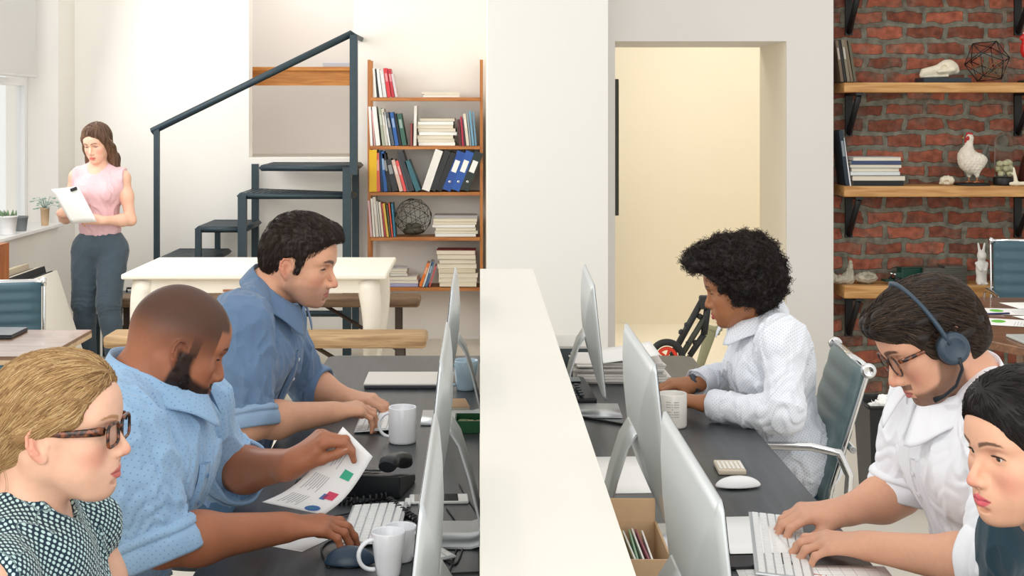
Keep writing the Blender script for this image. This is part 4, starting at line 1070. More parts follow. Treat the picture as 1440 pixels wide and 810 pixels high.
MB().box((-.0715, 0, .046), (.003, .024, .026)).build('grille', M['chrome'], t)
# cd stack
cdm = mat('cd_case_grey', (84, 84, 78), .3); cds = None
for col_i, (uu, n_) in enumerate(((1311, 8), (1341, 9))):
    for k in range(n_):
        o = MB().box((0, 0, .0052), (.126, .14, .0104), bev=.001).build('cd_case', cdm)
        o.location = (W(uu, 400, YQ+.06)[0]+rnd.uniform(-.004, .004), YQ+.09, ZP3+.0005+k*.0112); o.rotation_euler = (0, 0, rnd.uniform(-.05, .05))
        pos = 'on top of' if k == n_-1 else (ORD[k]+' from the bottom of')
        tag(o, f'grey plastic disc case {pos} the {"left" if col_i == 0 else "right"} stack beside the toy truck', 'disc case', 'stacked disc cases on the lowest shelf')
# rabbit
t = empty('rabbit_figurine', (W(1381, 400, 8.05)[0], 8.06, ZP3), label='white standing rabbit figurine beside the teal chair back', cat='figurine')
WC = mat('white_ceramic', (226, 224, 218), .35)
def _rb(f):
    f.ell((0, 0, .085), (.032, .03, .062), k=.01); f.ell((0, -.004, .165), (.026, .026, .028), k=.02); f.cap((0, 0, .02), (0, -.01, .008), .030, .026, k=.02)
    f.ell((0, -.026, .158), (.012, .010, .010), k=.01)
    for s in (1, -1): f.cap((s*.010, 0, .185), (s*.018, 0, .232), .009, .005, k=.006, flat=((0, 1, 0), .6)); f.cap((s*.028, -.004, .12), (s*.014, -.03, .085), .010, .007, k=.01); f.ell((s*.018, -.02, .008), (.012, .024, .009), k=.008)
sdf_obj('body', t, WC, _rb)
# ================= desktop computers =================
DZ = .7302
def monitor(x, y, facing, yaw, label, sticky=True, tilt=6):
    """all-in-one computer; the screen faces -x (facing=-1) or +x (facing=1)"""
    t = empty('desktop_computer', (x, y, DZ), label=label, cat='computer', group=None)
    t.rotation_euler = (0, 0, math.radians(yaw) + (0 if facing > 0 else math.pi))
    # local: +x towards the user
    wd, ht, zb = .56, .335, .088; R = Matrix.Rotation(math.radians(-tilt), 4, 'Y')
    T = Matrix.Translation((.040, 0, zb))@R
    mb = MB(); nu, nv = 16, 14
    # body: thin edge, bulging back, rounded corners
    def outline(n=40, r=.016, inset=0.):
        pts = []; hw, hh = wd/2-inset, ht/2-inset; r = max(r-inset, .004)
        for sx, sz, a0 in ((1, 1, 0), (-1, 1, 90), (-1, -1, 180), (1, -1, 270)):
            for k in range(7):
                a = math.radians(a0+15*k); pts.append((sx*(hw-r)+r*math.cos(a), ht/2+sz*(hh-r)+r*math.sin(a)))
        return pts
    loops = []
    for dx, ins in ((0.0, .0), (-.005, 0.0), (-.012, .02), (-.022, .06), (-.030, .105), (-.034, .15)):
        loops.append([mb.bm.verts.new(T@Vector((dx, py, pz))) for py, pz in outline(inset=ins)])
    for a, b in zip(loops, loops[1:]):
        for k in range(len(a)): f = mb.bm.faces.new((a[k], a[(k+1)%len(a)], b[(k+1)%len(a)], b[k])); f.smooth = True
    mb.bm.faces.new(loops[0]); f = mb.bm.faces.new(loops[-1][::-1]); f.smooth = True
    mb.build('housing', M['alu_body'], t)
    mb = MB(); P = outline(inset=.0015)
    mb.prism([(p[0], p[1]) for p in P if True], 0, .0012, M=T@Matrix(((0, 0, 1, 0), (1, 0, 0, 0), (0, 1, 0, 0), (0, 0, 0, 1))))
    mb.build('front_glass', mat('black_screen_glass', (14, 15, 17), .08) if 'scrb' not in M else M['scrb'], t)
    mb = MB(); mb.prism([(-.235, .055), (.235, .055), (.235, .325), (-.235, .325)], .0013, .0018, M=T@Matrix(((0, 0, 1, 0), (1, 0, 0, 0), (0, 1, 0, 0), (0, 0, 0, 1))))
    mb.build('screen', M['screen'], t)
    mb = MB(); mb.prism([(-.262, .002), (.262, .002), (.262, .045), (-.262, .045)], .0012, .0022, M=T@Matrix(((0, 0, 1, 0), (1, 0, 0, 0), (0, 1, 0, 0), (0, 0, 0, 1))))
    mb.build('chin_panel', M['alu'], t)
    # stand: bent plate, foot
    mb = MB(); W_ = .085
    path = [(.020, .232), (.004, .244), (-.012, .238), (-.030, .21), (-.052, .14), (-.072, .055), (-.078, .022), (-.073, .007), (-.055, .002), (.03, .002), (.098, .002)]
    th = .0045; prev = None
    L = []
    for i, (px, pz) in enumerate(path):
        q = Vector((px, 0, pz)); a = Vector((path[max(i-1, 0)][0], 0, path[max(i-1, 0)][1])); b = Vector((path[min(i+1, len(path)-1)][0], 0, path[min(i+1, len(path)-1)][1]))
        d = (b-a).normalized(); n = Vector((d.z, 0, -d.x)); w_ = W_*(1-.12*i/len(path)) if i < 7 else .095
        q = q+Vector((0, 0, .0025))
        L.append([mb.bm.verts.new(q+n*th/2*s1+Vector((0, w_*s2, 0))) for s1, s2 in ((1, 1), (1, -1), (-1, -1), (-1, 1))])
    for a, b in zip(L, L[1:]):
        for k in range(4): f = mb.bm.faces.new((a[k], a[(k+1)%4], b[(k+1)%4], b[k])); f.smooth = k % 2 == 0
    mb.bm.faces.new(L[0][::-1]); mb.bm.faces.new(L[-1]); mb.build('stand', M['alu'], t)
    if sticky: MB().box((-.03, sticky*.03, .0062), (.045, .05, .0006)).build('sticky_note', mat('green_note', (150, 220, 90), .8) if 'note' not in M else M['note'], t)
    return t
M['scrb'] = mat('black_screen_glass', (14, 15, 17), .08); M['note'] = mat('green_note', (150, 224, 90), .8)
M['screen'] = mat('screen_light', (200, 210, 220), .3, emit=(190, 205, 220), es=.5)
monitor(-.075, 4.22, -1, 0, 'silver all-in-one computer in front of the man in the dark blue shirt')
monitor(-.074, 3.05, -1, 0, 'silver all-in-one computer in front of the bearded man in the light blue shirt')
monitor(-.070, 2.04, -1, 0, 'silver all-in-one computer nearest the camera on the left desk', -1)
monitor(.327, 4.32, 1, -1.5, 'silver all-in-one computer in front of the woman with curly black hair')
monitor(.336, 3.03, 1, 0, 'silver all-in-one computer between the mug and the cardboard box on the right desk')
monitor(.300, 2.06, 1, 0, 'silver all-in-one computer nearest the camera on the right desk, before the headset man', -1)

# ================= desk things =================
MUG = mat('white_glazed_ceramic', (236, 238, 242), .18, coat=.4); MUGB = mat('pale_blue_glaze', (178, 204, 222), .2, coat=.4)
def mug(c, r, h, ang, label, m, taper=0.0, z=DZ, rb=None):
    t = empty('mug', (c[0], c[1], z), label=label, cat='mug')
    rb = rb or r
    pr = [(0, .003), (rb*.86, .003), (rb*.9, 0), (rb*.97, .002), (rb, .008), (rb+(r-rb)*.5, h*.5), (r, h-.003), (r-.0015, h), (r-.0035, h-.002), (rb+(r-rb)*.5-.0035, h*.5), (rb-.004, .012), (rb*.8, .008), (0, .008)]
    MB().lathe(pr, n=40).build('cup', m, t)
    a = math.radians(ang); d = Vector((math.cos(a), math.sin(a), 0)); pts = []
    for k in range(15):
        u = math.radians(-100+200*k/14); rr = r*.98 if True else r
        pts.append(d*(rr-.003+.030*max(-.1, math.cos(u)))+Vector((0, 0, h*.5+h*.33*math.sin(u))))
    MB().tube(pts, .0048, n=10, flat=(1.3, .9)).build('handle', m, t)
    return t
def floor_at(v, z=DZ): return (EYE-z)*F_PX/(v-VY)
Y_ = floor_at(622); mug(((566-VX)*Y_/F_PX, Y_, 0), .0385, .099, 185, 'white mug standing by the pale keyboard in the middle of the left desk', MUG)
Y_ = floor_at(809); mug(((546-VX)*Y_/F_PX, Y_, 0), .034, .088, 200, 'white tapered mug nearest the camera, handle to the left, beside the dark mouse', MUG, rb=.024)
mug(((562-VX)*2.87/F_PX, 2.89, 0), .034, .070, -15, 'white cup hidden behind the tapered mug, handle to the right', MUG, rb=.026)
Y_ = floor_at(548); mug(((655-VX)*Y_/F_PX, Y_, 0), .041, .098, 190, 'pale blue mug beside the partition at the far end of the left desk', MUGB, rb=.031)
Y_ = floor_at(600); mg = mug(((946-VX)*Y_/F_PX, Y_, 0), .041, .098, 100, 'cream mug printed with fine lines of text beside the curly-haired woman', mat('cream_glaze', (226, 222, 214), .25, coat=.3))
mb = MB()
for k in range(7):
    for a0, a1 in ((-125, -105), (-102, -96), (-93, -72)):
        if (k*7+int(a0)) % 4 == 0: continue
        n = 8; z = .035+k*.007
        vs = [[mb.bm.verts.new((.0416*math.cos(math.radians(a0+(a1-a0)*i/n)), .0416*math.sin(math.radians(a0+(a1-a0)*i/n)), z+dz)) for dz in (0, .0016)] for i in range(n+1)]
        for i in range(n): mb.bm.faces.new((vs[i][0], vs[i+1][0], vs[i+1][1], vs[i][1]))
mb.build('printed_text', mat('grey_print', (150, 148, 146), .6), mg)
# keyboards
KEY = mat('white_keys', (236, 236, 234), .4); KB = mat('keyboard_alu', (196, 200, 202), .35, metal=.6)
def keyboard(c, ang, L, D, cols, rows, label, z=DZ, th=.008, tilt=4, keymat=KEY, basemat=None):
    """c: centre; ang: direction of the long side in degrees; the user is on the local -y side"""
    t = empty('keyboard', (c[0], c[1], z), rz=math.radians(ang), label=label, cat='keyboard')
    R = Matrix.Rotation(math.radians(tilt), 3, 'X')
    MB().box((0, 0, th*.5+math.sin(math.radians(tilt))*D/2), (L, D, th*.6), rot=R, bev=.002).build('base', basemat or KB, t)
    mb = MB(); kw, kd = (L-.012)/cols, (D-.010)/rows
    for j in range(rows):
        i = 0
        while i < cols:
            n = 1
            if j == 0 and i == 3: n = 5
            elif j in (1, 2, 3) and (i == 0): n = 2 if j == 1 else 1
            x = -(L-.012)/2+(i+n/2)*kw; y = -(D-.010)/2+(j+.5)*kd
            p = R@Vector((x, y, th*.5+.0036)); p.z += math.sin(math.radians(tilt))*D/2
            mb.box(p, (kw*n-.0028, kd-.0028 if j < rows-1 else kd*.75, .003), rot=R, bev=.0008, seg=1); i += n
    k = mb.build('keys', keymat, t); k['kind'] = 'stuff'
    MB().tube([(-L/2+.02, D/2-.012, .006), (L/2-.02, D/2-.012, .006)], .005).build('rear_foot', KB, t)
    return t
keyboard((-.300, 4.17, 0), -90, .285, .115, 14, 6, 'white keyboard under the hands of the man in the dark blue shirt')
keyboard((-.232, 3.12, 0), -91, .30, .128, 14, 6, 'white keyboard under the hand of the bearded man')
keyboard((-.125, 2.96, 0), -62, .20, .07, 8, 4, 'small white keypad lying askew beside the tapered mug', tilt=3)
keyboard((.625, 2.97, 0), 81, .43, .115, 20, 6, 'long white keyboard under the hands of the headset man')
Y_ = floor_at(664); 
t = empty('calculator', ((1028-VX)*Y_/F_PX, Y_+.02, DZ), rz=math.radians(-2), label='cream calculator with rows of pale buttons on the right desk edge', cat='calculator')
mb = MB(); mb.box((0, 0, .007), (.070, .105, .014), bev=.004); mb.build('case', mat('cream_plastic', (214, 200, 180), .45), t)
mb = MB()
for i in range(6):
    for j in range(6): mb.box((-.0275+i*.011, -.042+j*.0125, .0155), (.0085, .0085, .004), bev=.0015, seg=1)
mb.build('buttons', mat('pale_buttons', (232, 228, 220), .4), t)
def mouse(c, ang, label, m, L=.115, wd=.062, ht=.034, base=None):
    t = empty('computer_mouse', (c[0], c[1], DZ), rz=math.radians(ang), label=label, cat='mouse')
    def b(f): f.ell((0, 0, .002), (L/2, wd/2, ht), k=.001); f.plane((0, 0, .004), (0, 0, -1), k=.002, rad=.2)
    sdf_obj('shell', t, m, b, h=.002)
    MB().lathe([(0, 0), (wd*.42, 0), (wd*.45, .004), (0, .005)], n=24).build('underside', base or M['black'], t)
    return t
Y_ = floor_at(690); mouse(((1041-VX)*Y_/F_PX, Y_+.03), 8, 'white mouse between the calculator and the long keyboard', mat('white_mouse_shell', (236, 236, 236), .2), wd=.058, ht=.026)
mouse(((492-VX)*2.86/F_PX, 2.86), 4, 'dark blue-grey mouse beside the nearest white mug', mat('dark_blue_plastic', (34, 54, 72), .35), L=.105, wd=.06, ht=.036)
# telephone
def phone(c, ang, label):
    t = empty('desk_phone', (c[0], c[1], DZ), rz=math.radians(ang), label=label, cat='telephone'); b = mat('black_phone_plastic', (26, 29, 32), .35)
    mb = MB(); mb.prism([(-.085, 0), (.085, 0), (.085, .055), (.03, .042), (-.085, .018)], -.09, .09, M=Matrix(((1, 0, 0, 0), (0, 0, 1, 0), (0, 1, 0, 0), (0, 0, 0, 1))), bev=.004); mb.build('base', b, t)
    mb = MB()
    for i in range(3):
        for j in range(5): mb.box((-.066+j*.018, -.045+i*.022, .0275+j*.0045), (.012, .015, .005), rot=Matrix.Rotation(-.21, 3, 'Y'), bev=.0015, seg=1)
    mb.build('number_buttons', mat('dark_grey_buttons', (66, 74, 80), .4), t)
    MB().box((.058, -.04, .0525), (.034, .06, .002), rot=Matrix.Rotation(-.23, 3, 'Y')).build('display', mat('lcd', (120, 132, 128), .2), t)
    hs = [(-.07+.0*k, .065, .030) for k in range(1)]
    pts = [(-.085, .06, .044), (-.07, .06, .058), (-.03, .06, .072), (.02, .06, .082), (.07, .06, .082), (.09, .06, .076)]
    MB().tube(pts, [.020, .022, .014, .014, .021, .018], n=14, flat=(1.15, .8)).build('handset', b, t)
    MB().tube([(.09, -.02, .01), (.14, .0, .004), (.2, .03, .004), (.26, -.02, .004)], .0025).build('cable', b, t)
    return t
phone((-.262, 3.44), -100, 'black desk telephone between the two left computers, handset on top')
def coil(name, pts, r, turns, label, wr=.003, m=None):
    P = [Vector(p) for p in pts]; out = []; n = turns*10; tot = len(P)-1
    for i in range(n+1):
        u = i/n*tot; k = min(int(u), tot-1); fr = u-k
        p0, p1, p2, p3 = P[max(k-1, 0)], P[k], P[k+1], P[min(k+2, tot)]
        c = .5*((2*p1)+(p2-p0)*fr+(2*p0-5*p1+4*p2-p3)*fr*fr+(3*p1-p0-3*p2+p3)*fr**3)
        d = ((p2-p1)).normalized(); s_ = d.cross(Vector((0, 0, 1))).normalized(); a = 2*math.pi*turns*i/n
        out.append(c+s_*r*math.cos(a)+Vector((0, 0, 1))*r*(1+math.sin(a)))
    return tag(MB().tube(out, wr, n=6).build(name, m or M['black']), label, 'cord')
coil('phone_cord', [(-.22, 3.34, DZ+.003), (-.30, 3.29, DZ+.003), (-.37, 3.33, DZ+.003), (-.44, 3.44, DZ+.003), (-.40, 3.5, DZ+.003)], .007, 26, 'black coiled telephone cord lying on the left desk')
coil('phone_cord', [(-.21, 3.30, DZ+.003), (-.17, 3.2, DZ+.003), (-.13, 3.12, DZ+.003)], .007, 12, 'short black coiled cord running behind the middle left computer')
def smartphone(c, ang, label, L=.138, wd=.067, z=DZ):
    t = empty('smartphone', (c[0], c[1], z), rz=math.radians(ang), label=label, cat='phone')
    MB().box((0, 0, .0037), (L, wd, .0072), bev=.003).build('body', M['white'], t); MB().box((-.006, 0, .0076), (L*.74, wd*.9, .0006)).build('screen', M['scrb'], t); return t
Y_ = floor_at(714); smartphone(((616-VX)*Y_/F_PX, Y_+.06), 3, 'white smartphone with black screen lying on the left desk by the telephone')
t = tag(MB().box((0, 0, .0045), (.016, .052, .009), bev=.003).build('usb_stick', M['white']), 'small white usb stick lying beside the bearded man\'s keyboard', 'usb stick'); t.location = ((573-VX)*3.28/F_PX, 3.3, DZ)
# closed laptop at the far end
Y0, Y1 = floor_at(551), floor_at(527); xa, xb = (538-VX)*Y0/F_PX, (612-VX)*Y0/F_PX
t = empty('laptop', ((xa+xb)/2-.005, (Y0+Y1)/2, DZ), label='closed silver laptop lying at the far end of the left desk', cat='laptop')
MB().box((0, 0, .006), (.29, .215, .012), bev=.004).build('base', mat('dark_laptop_base', (60, 64, 70), .4), t); MB().box((0, 0, .015), (.294, .22, .007), bev=.003).build('lid', mat('silver_lid', (216, 212, 206), .4), t)
Y_ = floor_at(577); t = empty('notebook', ((636-VX)*Y_/F_PX, Y_+.05, DZ), rz=.12, label='small tan notebook by the partition on the left desk', cat='notebook')
MB().box((0, 0, .0065), (.095, .13, .013), bev=.002).build('cover', mat('tan_card', (196, 160, 120), .7), t); MB().box((0, -.001, .0065), (.091, .131, .009)).build('pages', PAGES, t)
Y_ = floor_at(607); t = empty('snack_box', ((664-VX)*Y_/F_PX-.005, Y_+.03, DZ), label='small dark green box with snacks beside the partition', cat='box')
mb = MB(); g2 = mat('dark_green_box', (10, 78, 40), .4)
mb.box((0, 0, .003), (.085, .10, .006)); 
for sx in (-1, 1): mb.box((sx*.042, 0, .018), (.004, .104, .034))
for sy in (-1, 1): mb.box((0, sy*.052, .018), (.088, .004, .034))
mb.build('tray', g2, t)
for k, (cx_, cy_, cc) in enumerate(((-.02, -.02, 'd8b890'), (.015, -.03, 'c89060'), (.0, .02, 'dcd8b0'), (-.02, .03, 'b8cc98'), (.02, .015, 'e0c8a8'))):
    sn = tag(MB().box((0, 0, .008), (.034, .03, .012), bev=.004, rz=k).build('snack', mat('snack_'+cc, cc, .7)), 'pale wrapped snack in the dark green box', 'snack', 'snacks in the green box'); sn.location = (t.location.x+cx_, t.location.y+cy_, DZ+.0065)
# cables on the left desk
def cable(pts, r, label, m=None, z=DZ):
    P = [Vector((p[0], p[1], z+r+(p[2] if len(p) > 2 else 0))) for p in pts]; out = []
    for k in range(len(P)-1):
        p0, p1, p2, p3 = P[max(k-1, 0)], P[k], P[k+1], P[min(k+2, len(P)-1)]
        for i in range(8):
            fr = i/8; out.append(.5*((2*p1)+(p2-p0)*fr+(2*p0-5*p1+4*p2-p3)*fr*fr+(3*p1-p0-3*p2+p3)*fr**3))
    out.append(P[-1]); return tag(MB().tube(out, r, n=6).build('cable', m or M['black']), label, 'cable')
def D_(u, v): Y = floor_at(v); return ((u-VX)*Y/F_PX, Y)
cable([D_(646, 682), D_(656, 700), D_(672, 725), D_(670, 738)], .002, 'thin black cable running from the telephone to the partition')
cable([D_(628, 716), D_(648, 745), D_(652, 765), D_(640, 795), D_(618, 782)], .002, 'thin dark cable looping over the aluminium foot near the smartphone')
cable([D_(674, 757), D_(655, 760), D_(642, 775), D_(632, 806)], .002, 'dark cable curving from the partition beside the middle left computer')
cable([D_(463, 800), D_(452, 775), D_(466, 762), D_(490, 764)], .0022, 'thin black mouse cable in front of the bearded man')
cable([D_(620, 809), D_(650, 807), D_(674, 806)], .002, 'straight black cable near the partition at the bottom of the photo')
cable([(.255, 4.30), (.31, 4.22), (.42, 4.12), (.50, 4.0)], .004, 'thick black cable between the two far right computers')
# papers
def sheet(c, ang, label, wd=.21, L=.297, n=1, z=DZ, prints=None, group=None, name='paper', curl=0, m=None):
    t = empty(name, (c[0], c[1], z), rz=math.radians(ang), label=label, cat='paper', group=group)
    MB().grid(lambda u, v: ((u-.5)*wd, (v-.5)*L, .0004*n+curl*(max(0, u-.75)*4)**2), 14, 3, thick=-.0004*n).build('sheet', m or M['paper'], t)
    if prints: prints(t)
    return t
def print_chart(t, seed=0, off=.0009, grn=True):
    R_ = random.Random(seed); mb = MB()
    for i in range(9): mb.box((R_.uniform(-.02, .0), .12-i*.012, off), (R_.uniform(.10, .15), .0022, .0002))
    mb.build('printed_text', M['print'], t)
    cols = [(40, 150, 120), (214, 60, 90), (60, 110, 170), (240, 200, 70)]
    for i in range(2):
        mb = MB(); c = (-.045+.085*i, -.055-.03*i)
        for k in range(3):
            a0 = k*2.1; pts = [c]+[(c[0]+.028*math.cos(a0+j*.35), c[1]+.028*math.sin(a0+j*.35)) for j in range(7)]
            mb.prism(pts, off, off+.0002, mi=k)
        mb.build('pie_chart', [M['g1'], M['g2'], M['g3']], t)
M['print'] = mat('faint_grey_print', (176, 176, 180), .8); M['g1'] = mat('chart_green', (62, 176, 140), .7); M['g2'] = mat('chart_pink', (214, 70, 100), .7); M['g3'] = mat('chart_blue', (70, 110, 170), .7); M['g4'] = mat('chart_lime', (110, 190, 70), .7)
sheet((-.43, 3.06), 62, 'white sheet lying under the left end of the held page', z=DZ, wd=.15, L=.22)
Y_ = floor_at(670); sheet(((862-VX)*Y_/F_PX+.0, Y_+.02), 3, 'large white sheet behind the cardboard box on the right desk', wd=.25, L=.36)
Y_ = floor_at(760); sheet(((1052-VX)*Y_/F_PX-.005, Y_), 4, 'white sheet between the nearest right computer and the long keyboard', wd=.13, L=.26, z=DZ+.012, n=2)
t = tag(MB().box((0, 0, .0055), (.17, .33, .011), bev=.003).build('tablet', mat('black_tablet', (24, 27, 32), .25)), 'black tablet lying under the white sheet beside the long keyboard', 'tablet'); t.location = (.530, 2.99, DZ); t.rotation_euler = (0, 0, .07)
def graph_paper(t):
    mb = MB(); R_ = random.Random(4)
    for i in range(12): mb.box((0, -.13+i*.024, .0009), (.26, .0008, .0002))
    for i in range(10): mb.box((-.13+i*.029, 0, .0009), (.0008, .27, .0002))
    mb.build('printed_grid', M['print'], t)
    mb = MB()
    for k in range(9): mb.tube([(-.12+k*.027, R_.uniform(-.03, .05), .0012), (-.093+k*.027, R_.uniform(-.03, .05), .0012)], .0009, n=4)
    mb.build('printed_curve', mat('chart_red', (206, 110, 100), .7), t)
sheet((.80, 2.66), 12, 'white sheet with a printed grid and curve at the right desk edge', wd=.30, L=.21, z=DZ+.001, prints=graph_paper) if False else None
sheet((.655, 2.72), 88, 'white sheet with a printed grid in front of the long keyboard', wd=.26, L=.30, z=DZ+.001, prints=graph_paper)
# paper pile at the far end of the right desk
zc = DZ; R_ = random.Random(8)
for i in range(9):
    th = .0085 if i < 6 else .006
    o = MB().box((0, 0, th/2), (.30-.0*i, .215, th-.0006), bev=.001).build('paper_bundle', PAPERS if 'PAPERS' in globals() else mat('bundle_paper', (226, 222, 216), .8)); globals()['PAPERS'] = o.data.materials[0]
    o.location = (.475+R_.uniform(-.012, .012), 4.86+R_.uniform(-.01, .01), zc+.0003); o.rotation_euler = (0, 0, R_.uniform(-.08, .08)); zc += th+.0003
    tag(o, f'white paper bundle, {ORD[i]} from the bottom of the pile on the right desk', 'paper', 'paper pile on the right desk')
o = tag(MB().grid(lambda u, v: ((u-.5)*.20, (v-.5)*.28, .012*math.sin(u*2.2)+.02*(u**3)), 10, 4, thick=-.0008).build('paper', M['paper']), 'loose curled sheets lying on top of the paper pile', 'paper'); o.location = (.50, 4.87, zc+.002)
t = empty('document_box', (.315, 5.18, DZ), label='dark grey box between the partition and the paper pile', cat='box')
MB().box((0, 0, .035), (.19, .24, .07), bev=.004).build('body', mat('dark_slate_card', (78, 88, 92), .6), t); MB().box((0, 0, .074), (.196, .246, .012), bev=.003).build('lid', mat('pale_card_lid', (214, 212, 206), .6), t)
phone((.262, 4.50), 100, 'black desk telephone behind the curly-haired woman\'s computer')
# cardboard box with files
Yb0, Yb1 = 2.56, 2.80; bx0 = .200; bx1 = bx0+.145
t = empty('cardboard_box', ((bx0+bx1)/2, (Yb0+Yb1)/2, DZ), label='open brown cardboard box of files beside the partition on the right desk', cat='box')
cb = mat('cardboard', (196, 164, 128), .8, noise=.05, nscale=30); hx, hy, hz = (bx1-bx0)/2, (Yb1-Yb0)/2, .105
mb = MB(); mb.box((0, 0, .003), (2*hx, 2*hy, .004)); mb.box((-hx, 0, hz/2), (.004, 2*hy, hz)); mb.box((hx, 0, hz/2), (.004, 2*hy, hz)); mb.box((0, hy, hz/2), (2*hx, .004, hz)); mb.box((0, -hy, hz/2), (2*hx, .004, hz)); mb.build('walls', cb, t)
MB().box((0, hy+.002, hz+.022), (2*hx, .004, .045), bev=.001).build('flap', cb, t)
fc = ['8c9096', 'd0c890', 'a8b4a4', 'c8b060', 'dcdcd8', '8cb090', 'e8e6e0', '9a5864', 'f0efec']
for i in range(9):
    o = MB().box((0, 0, .045), (.0035, .19, .09), bev=.001).build('file_folder', bookmat(fc[i])); o.location = (bx0+.052+i*.0095, Yb0+.115+R_.uniform(-.01, .01), DZ+.0085); o.rotation_euler = (0, -.06-.012*i, R_.uniform(-.03, .03))
    tag(o, f'thin file standing in the cardboard box, {ORD[i]} from the partition', 'file', 'files in the cardboard box')

# ================= teal ribbed office chairs =================
def office_chair(c, ang, label, m, arms=True, recline=14, back_h=.60, seat_z=.47):
    """faces local +x"""
    t = empty('office_chair', (c[0], c[1], 0), rz=math.radians(ang), label=label, cat='chair')
    wd = .23; a = math.radians(recline)
    # seat and back as one padded, ribbed sling
    prof = []; n = 66
    for k in range(n+1):
        u = k/n
        if u < .42: s_ = u/.42; x = .24-.44*s_; z = seat_z-.02*math.sin(s_*math.pi)+(.0 if s_ > .12 else -.025*((.12-s_)/.12)**2)
        elif u < .52:
            s_ = (u-.42)/.10; b_ = math.radians(90-recline)*s_; R0 = .06; x = -.20-R0*math.sin(b_); z = seat_z+R0*(1-math.cos(b_))
        else: s_ = (u-.52)/.48; x = -.20-.06*math.cos(a)-math.sin(a)*back_h*s_; z = seat_z+.06+(back_h-.03)*s_*math.cos(a)
        prof.append((x, z))
    P = [Vector((p[0], 0, p[1])) for p in prof]
    def ribbed(side):
        out = []
        for k, p in enumerate(P):
            d = (P[min(k+1, n)]-P[max(k-1, 0)]).normalized(); nn = Vector((d.z, 0, -d.x))
            rib = abs(math.sin(k/n*math.pi*14)); e = .017+.008*rib**.6
            out.append(p+nn*e*side*(1 if side > 0 else .9))
        return out
    A, B = ribbed(1), ribbed(-1)
    lo = A+B[::-1]; mb = MB(); nv = 8
    rings = []
    for j in range(nv+1):
        y = -wd+2*wd*j/nv; e = 1 if 0 < j < nv else .55
        rings.append([mb.bm.verts.new(P[k if k <= n else 2*n+1-k]+(q-P[k if k <= n else 2*n+1-k])*e+Vector((0, y, 0))) for k, q in enumerate(lo)])
    for r0, r1 in zip(rings, rings[1:]):
        for k in range(len(lo)): f = mb.bm.faces.new((r0[k], r1[k], r1[(k+1)%len(lo)], r0[(k+1)%len(lo)])); f.smooth = True
    mb.bm.faces.new(rings[0]); mb.bm.faces.new(rings[-1][::-1])
    mb.build('ribbed_sling', m, t)
    for s in (-1, 1):
        mb = MB(); mb.tube([q+Vector((0, s*(wd+.012), 0)) for q in P[::2]]+[P[-1]+Vector((0, s*(wd+.012), .01))], .007, n=8); mb.build('side_rail', M['chrome'], t)
    for k in (4, 26, 46):
        p = P[k]-Vector((0, 0, .03 if k < 30 else 0))-Vector((.028 if k > 30 else 0, 0, 0)); mb = MB(); mb.tube([p+Vector((0, -wd-.012, 0)), p+Vector((0, wd+.012, 0))], .010); mb.build('spreader', M['chrome'], t)
    top = P[-1]; mb = MB()
    for s in (-1, 1): mb.lathe([(0, -.012), (.020, -.012), (.022, -.004), (.022, .006), (.015, .010), (.010, .007), (0, .007)], top+Vector((0, s*(wd+.012), 0)), 20, ax=Matrix.Rotation(math.radians(-90*s), 3, 'X'))
    mb.tube([top+Vector((0, -wd, 0)), top+Vector((0, wd, 0))], .014); mb.build('top_bar', M['chrome'], t)
    if arms:
        for s in (-1, 1):
            y = s*(wd+.045)
            pts = [(-.30, y, .46), (-.31, y, .60), (-.28, y, .665), (-.20, y, .682), (0, y, .684), (.12, y, .680), (.155, y, .65), (.15, y, .55), (.11, y, .47), (.0, y, .44)]
            sp = []
            for k in range(len(pts)-1):
                for i in range(4): sp.append([pts[k][j]+(pts[k+1][j]-pts[k][j])*i/4 for j in range(3)])
            sp.append(pts[-1]); MB().tube(sp, .0095, n=8, flat=(.6, 1.3)).build('armrest', M['chrome'], t)
    MB().tube([(0, 0, .09), (0, 0, .43)], .028, n=16).build('gas_column', M['chrome'], t)
    MB().box((0, 0, .435), (.20, .16, .03), bev=.006).build('mechanism', M['black'], t)
    for k in range(5):
        b_ = 2*math.pi*k/5+.3; d = Vector((math.cos(b_), math.sin(b_), 0))
        MB().tube([d*.02+Vector((0, 0, .10)), d*.29+Vector((0, 0, .072))], [.022, .014], n=8).build('base_leg', M['chrome'], t)
        MB().lathe([(0, -.012), (.026, -.012), (.028, 0), (.026, .012), (0, .012)], d*.29+Vector((0, 0, .029)), 16, ax=Matrix.Rotation(b_, 3, 'Z')@Matrix.Rotation(math.radians(90), 3, 'X')).build('caster', M['black'], t)
    return t
office_chair((.762, 4.36), 177, 'grey-teal ribbed leather office chair with chrome arms behind the curly-haired woman', M['teal_leather2'], recline=16, back_h=.41)
office_chair((1.34, 2.9), 178, 'teal ribbed office chair on which the headset man sits', M['teal_leather2'], arms=False, recline=10, back_h=.3) if False else None
office_chair((-2.17, 6.22), -75, 'teal ribbed office chair behind the small walnut table on the left', M['teal_leather'], arms=False, recline=6, back_h=.36)
office_chair((2.98, 7.45), -100, 'blue-teal ribbed office chair facing the brown table under the shelves', M['teal_leather'], arms=True, recline=4, back_h=.44)
def stool(c, z, label, r=.17):
    t = empty('stool', (c[0], c[1], 0), label=label, cat='stool')
    MB().lathe([(0, z), (r-.02, z), (r, z-.015), (r, z-.04), (r-.02, z-.05), (0, z-.05)], n=36).build('seat', mat('dark_seat_pad', (44, 48, 52), .6) if 'pad' not in M else M['pad'], t)
    MB().tube([(0, 0, .04), (0, 0, z-.05)], .025, n=12).build('column', M['chrome'], t)
    MB().lathe([(0, 0), (.2, 0), (.2, .012), (.05, .035), (.03, .05), (0, .05)], n=36).build('base', M['black'], t); return t
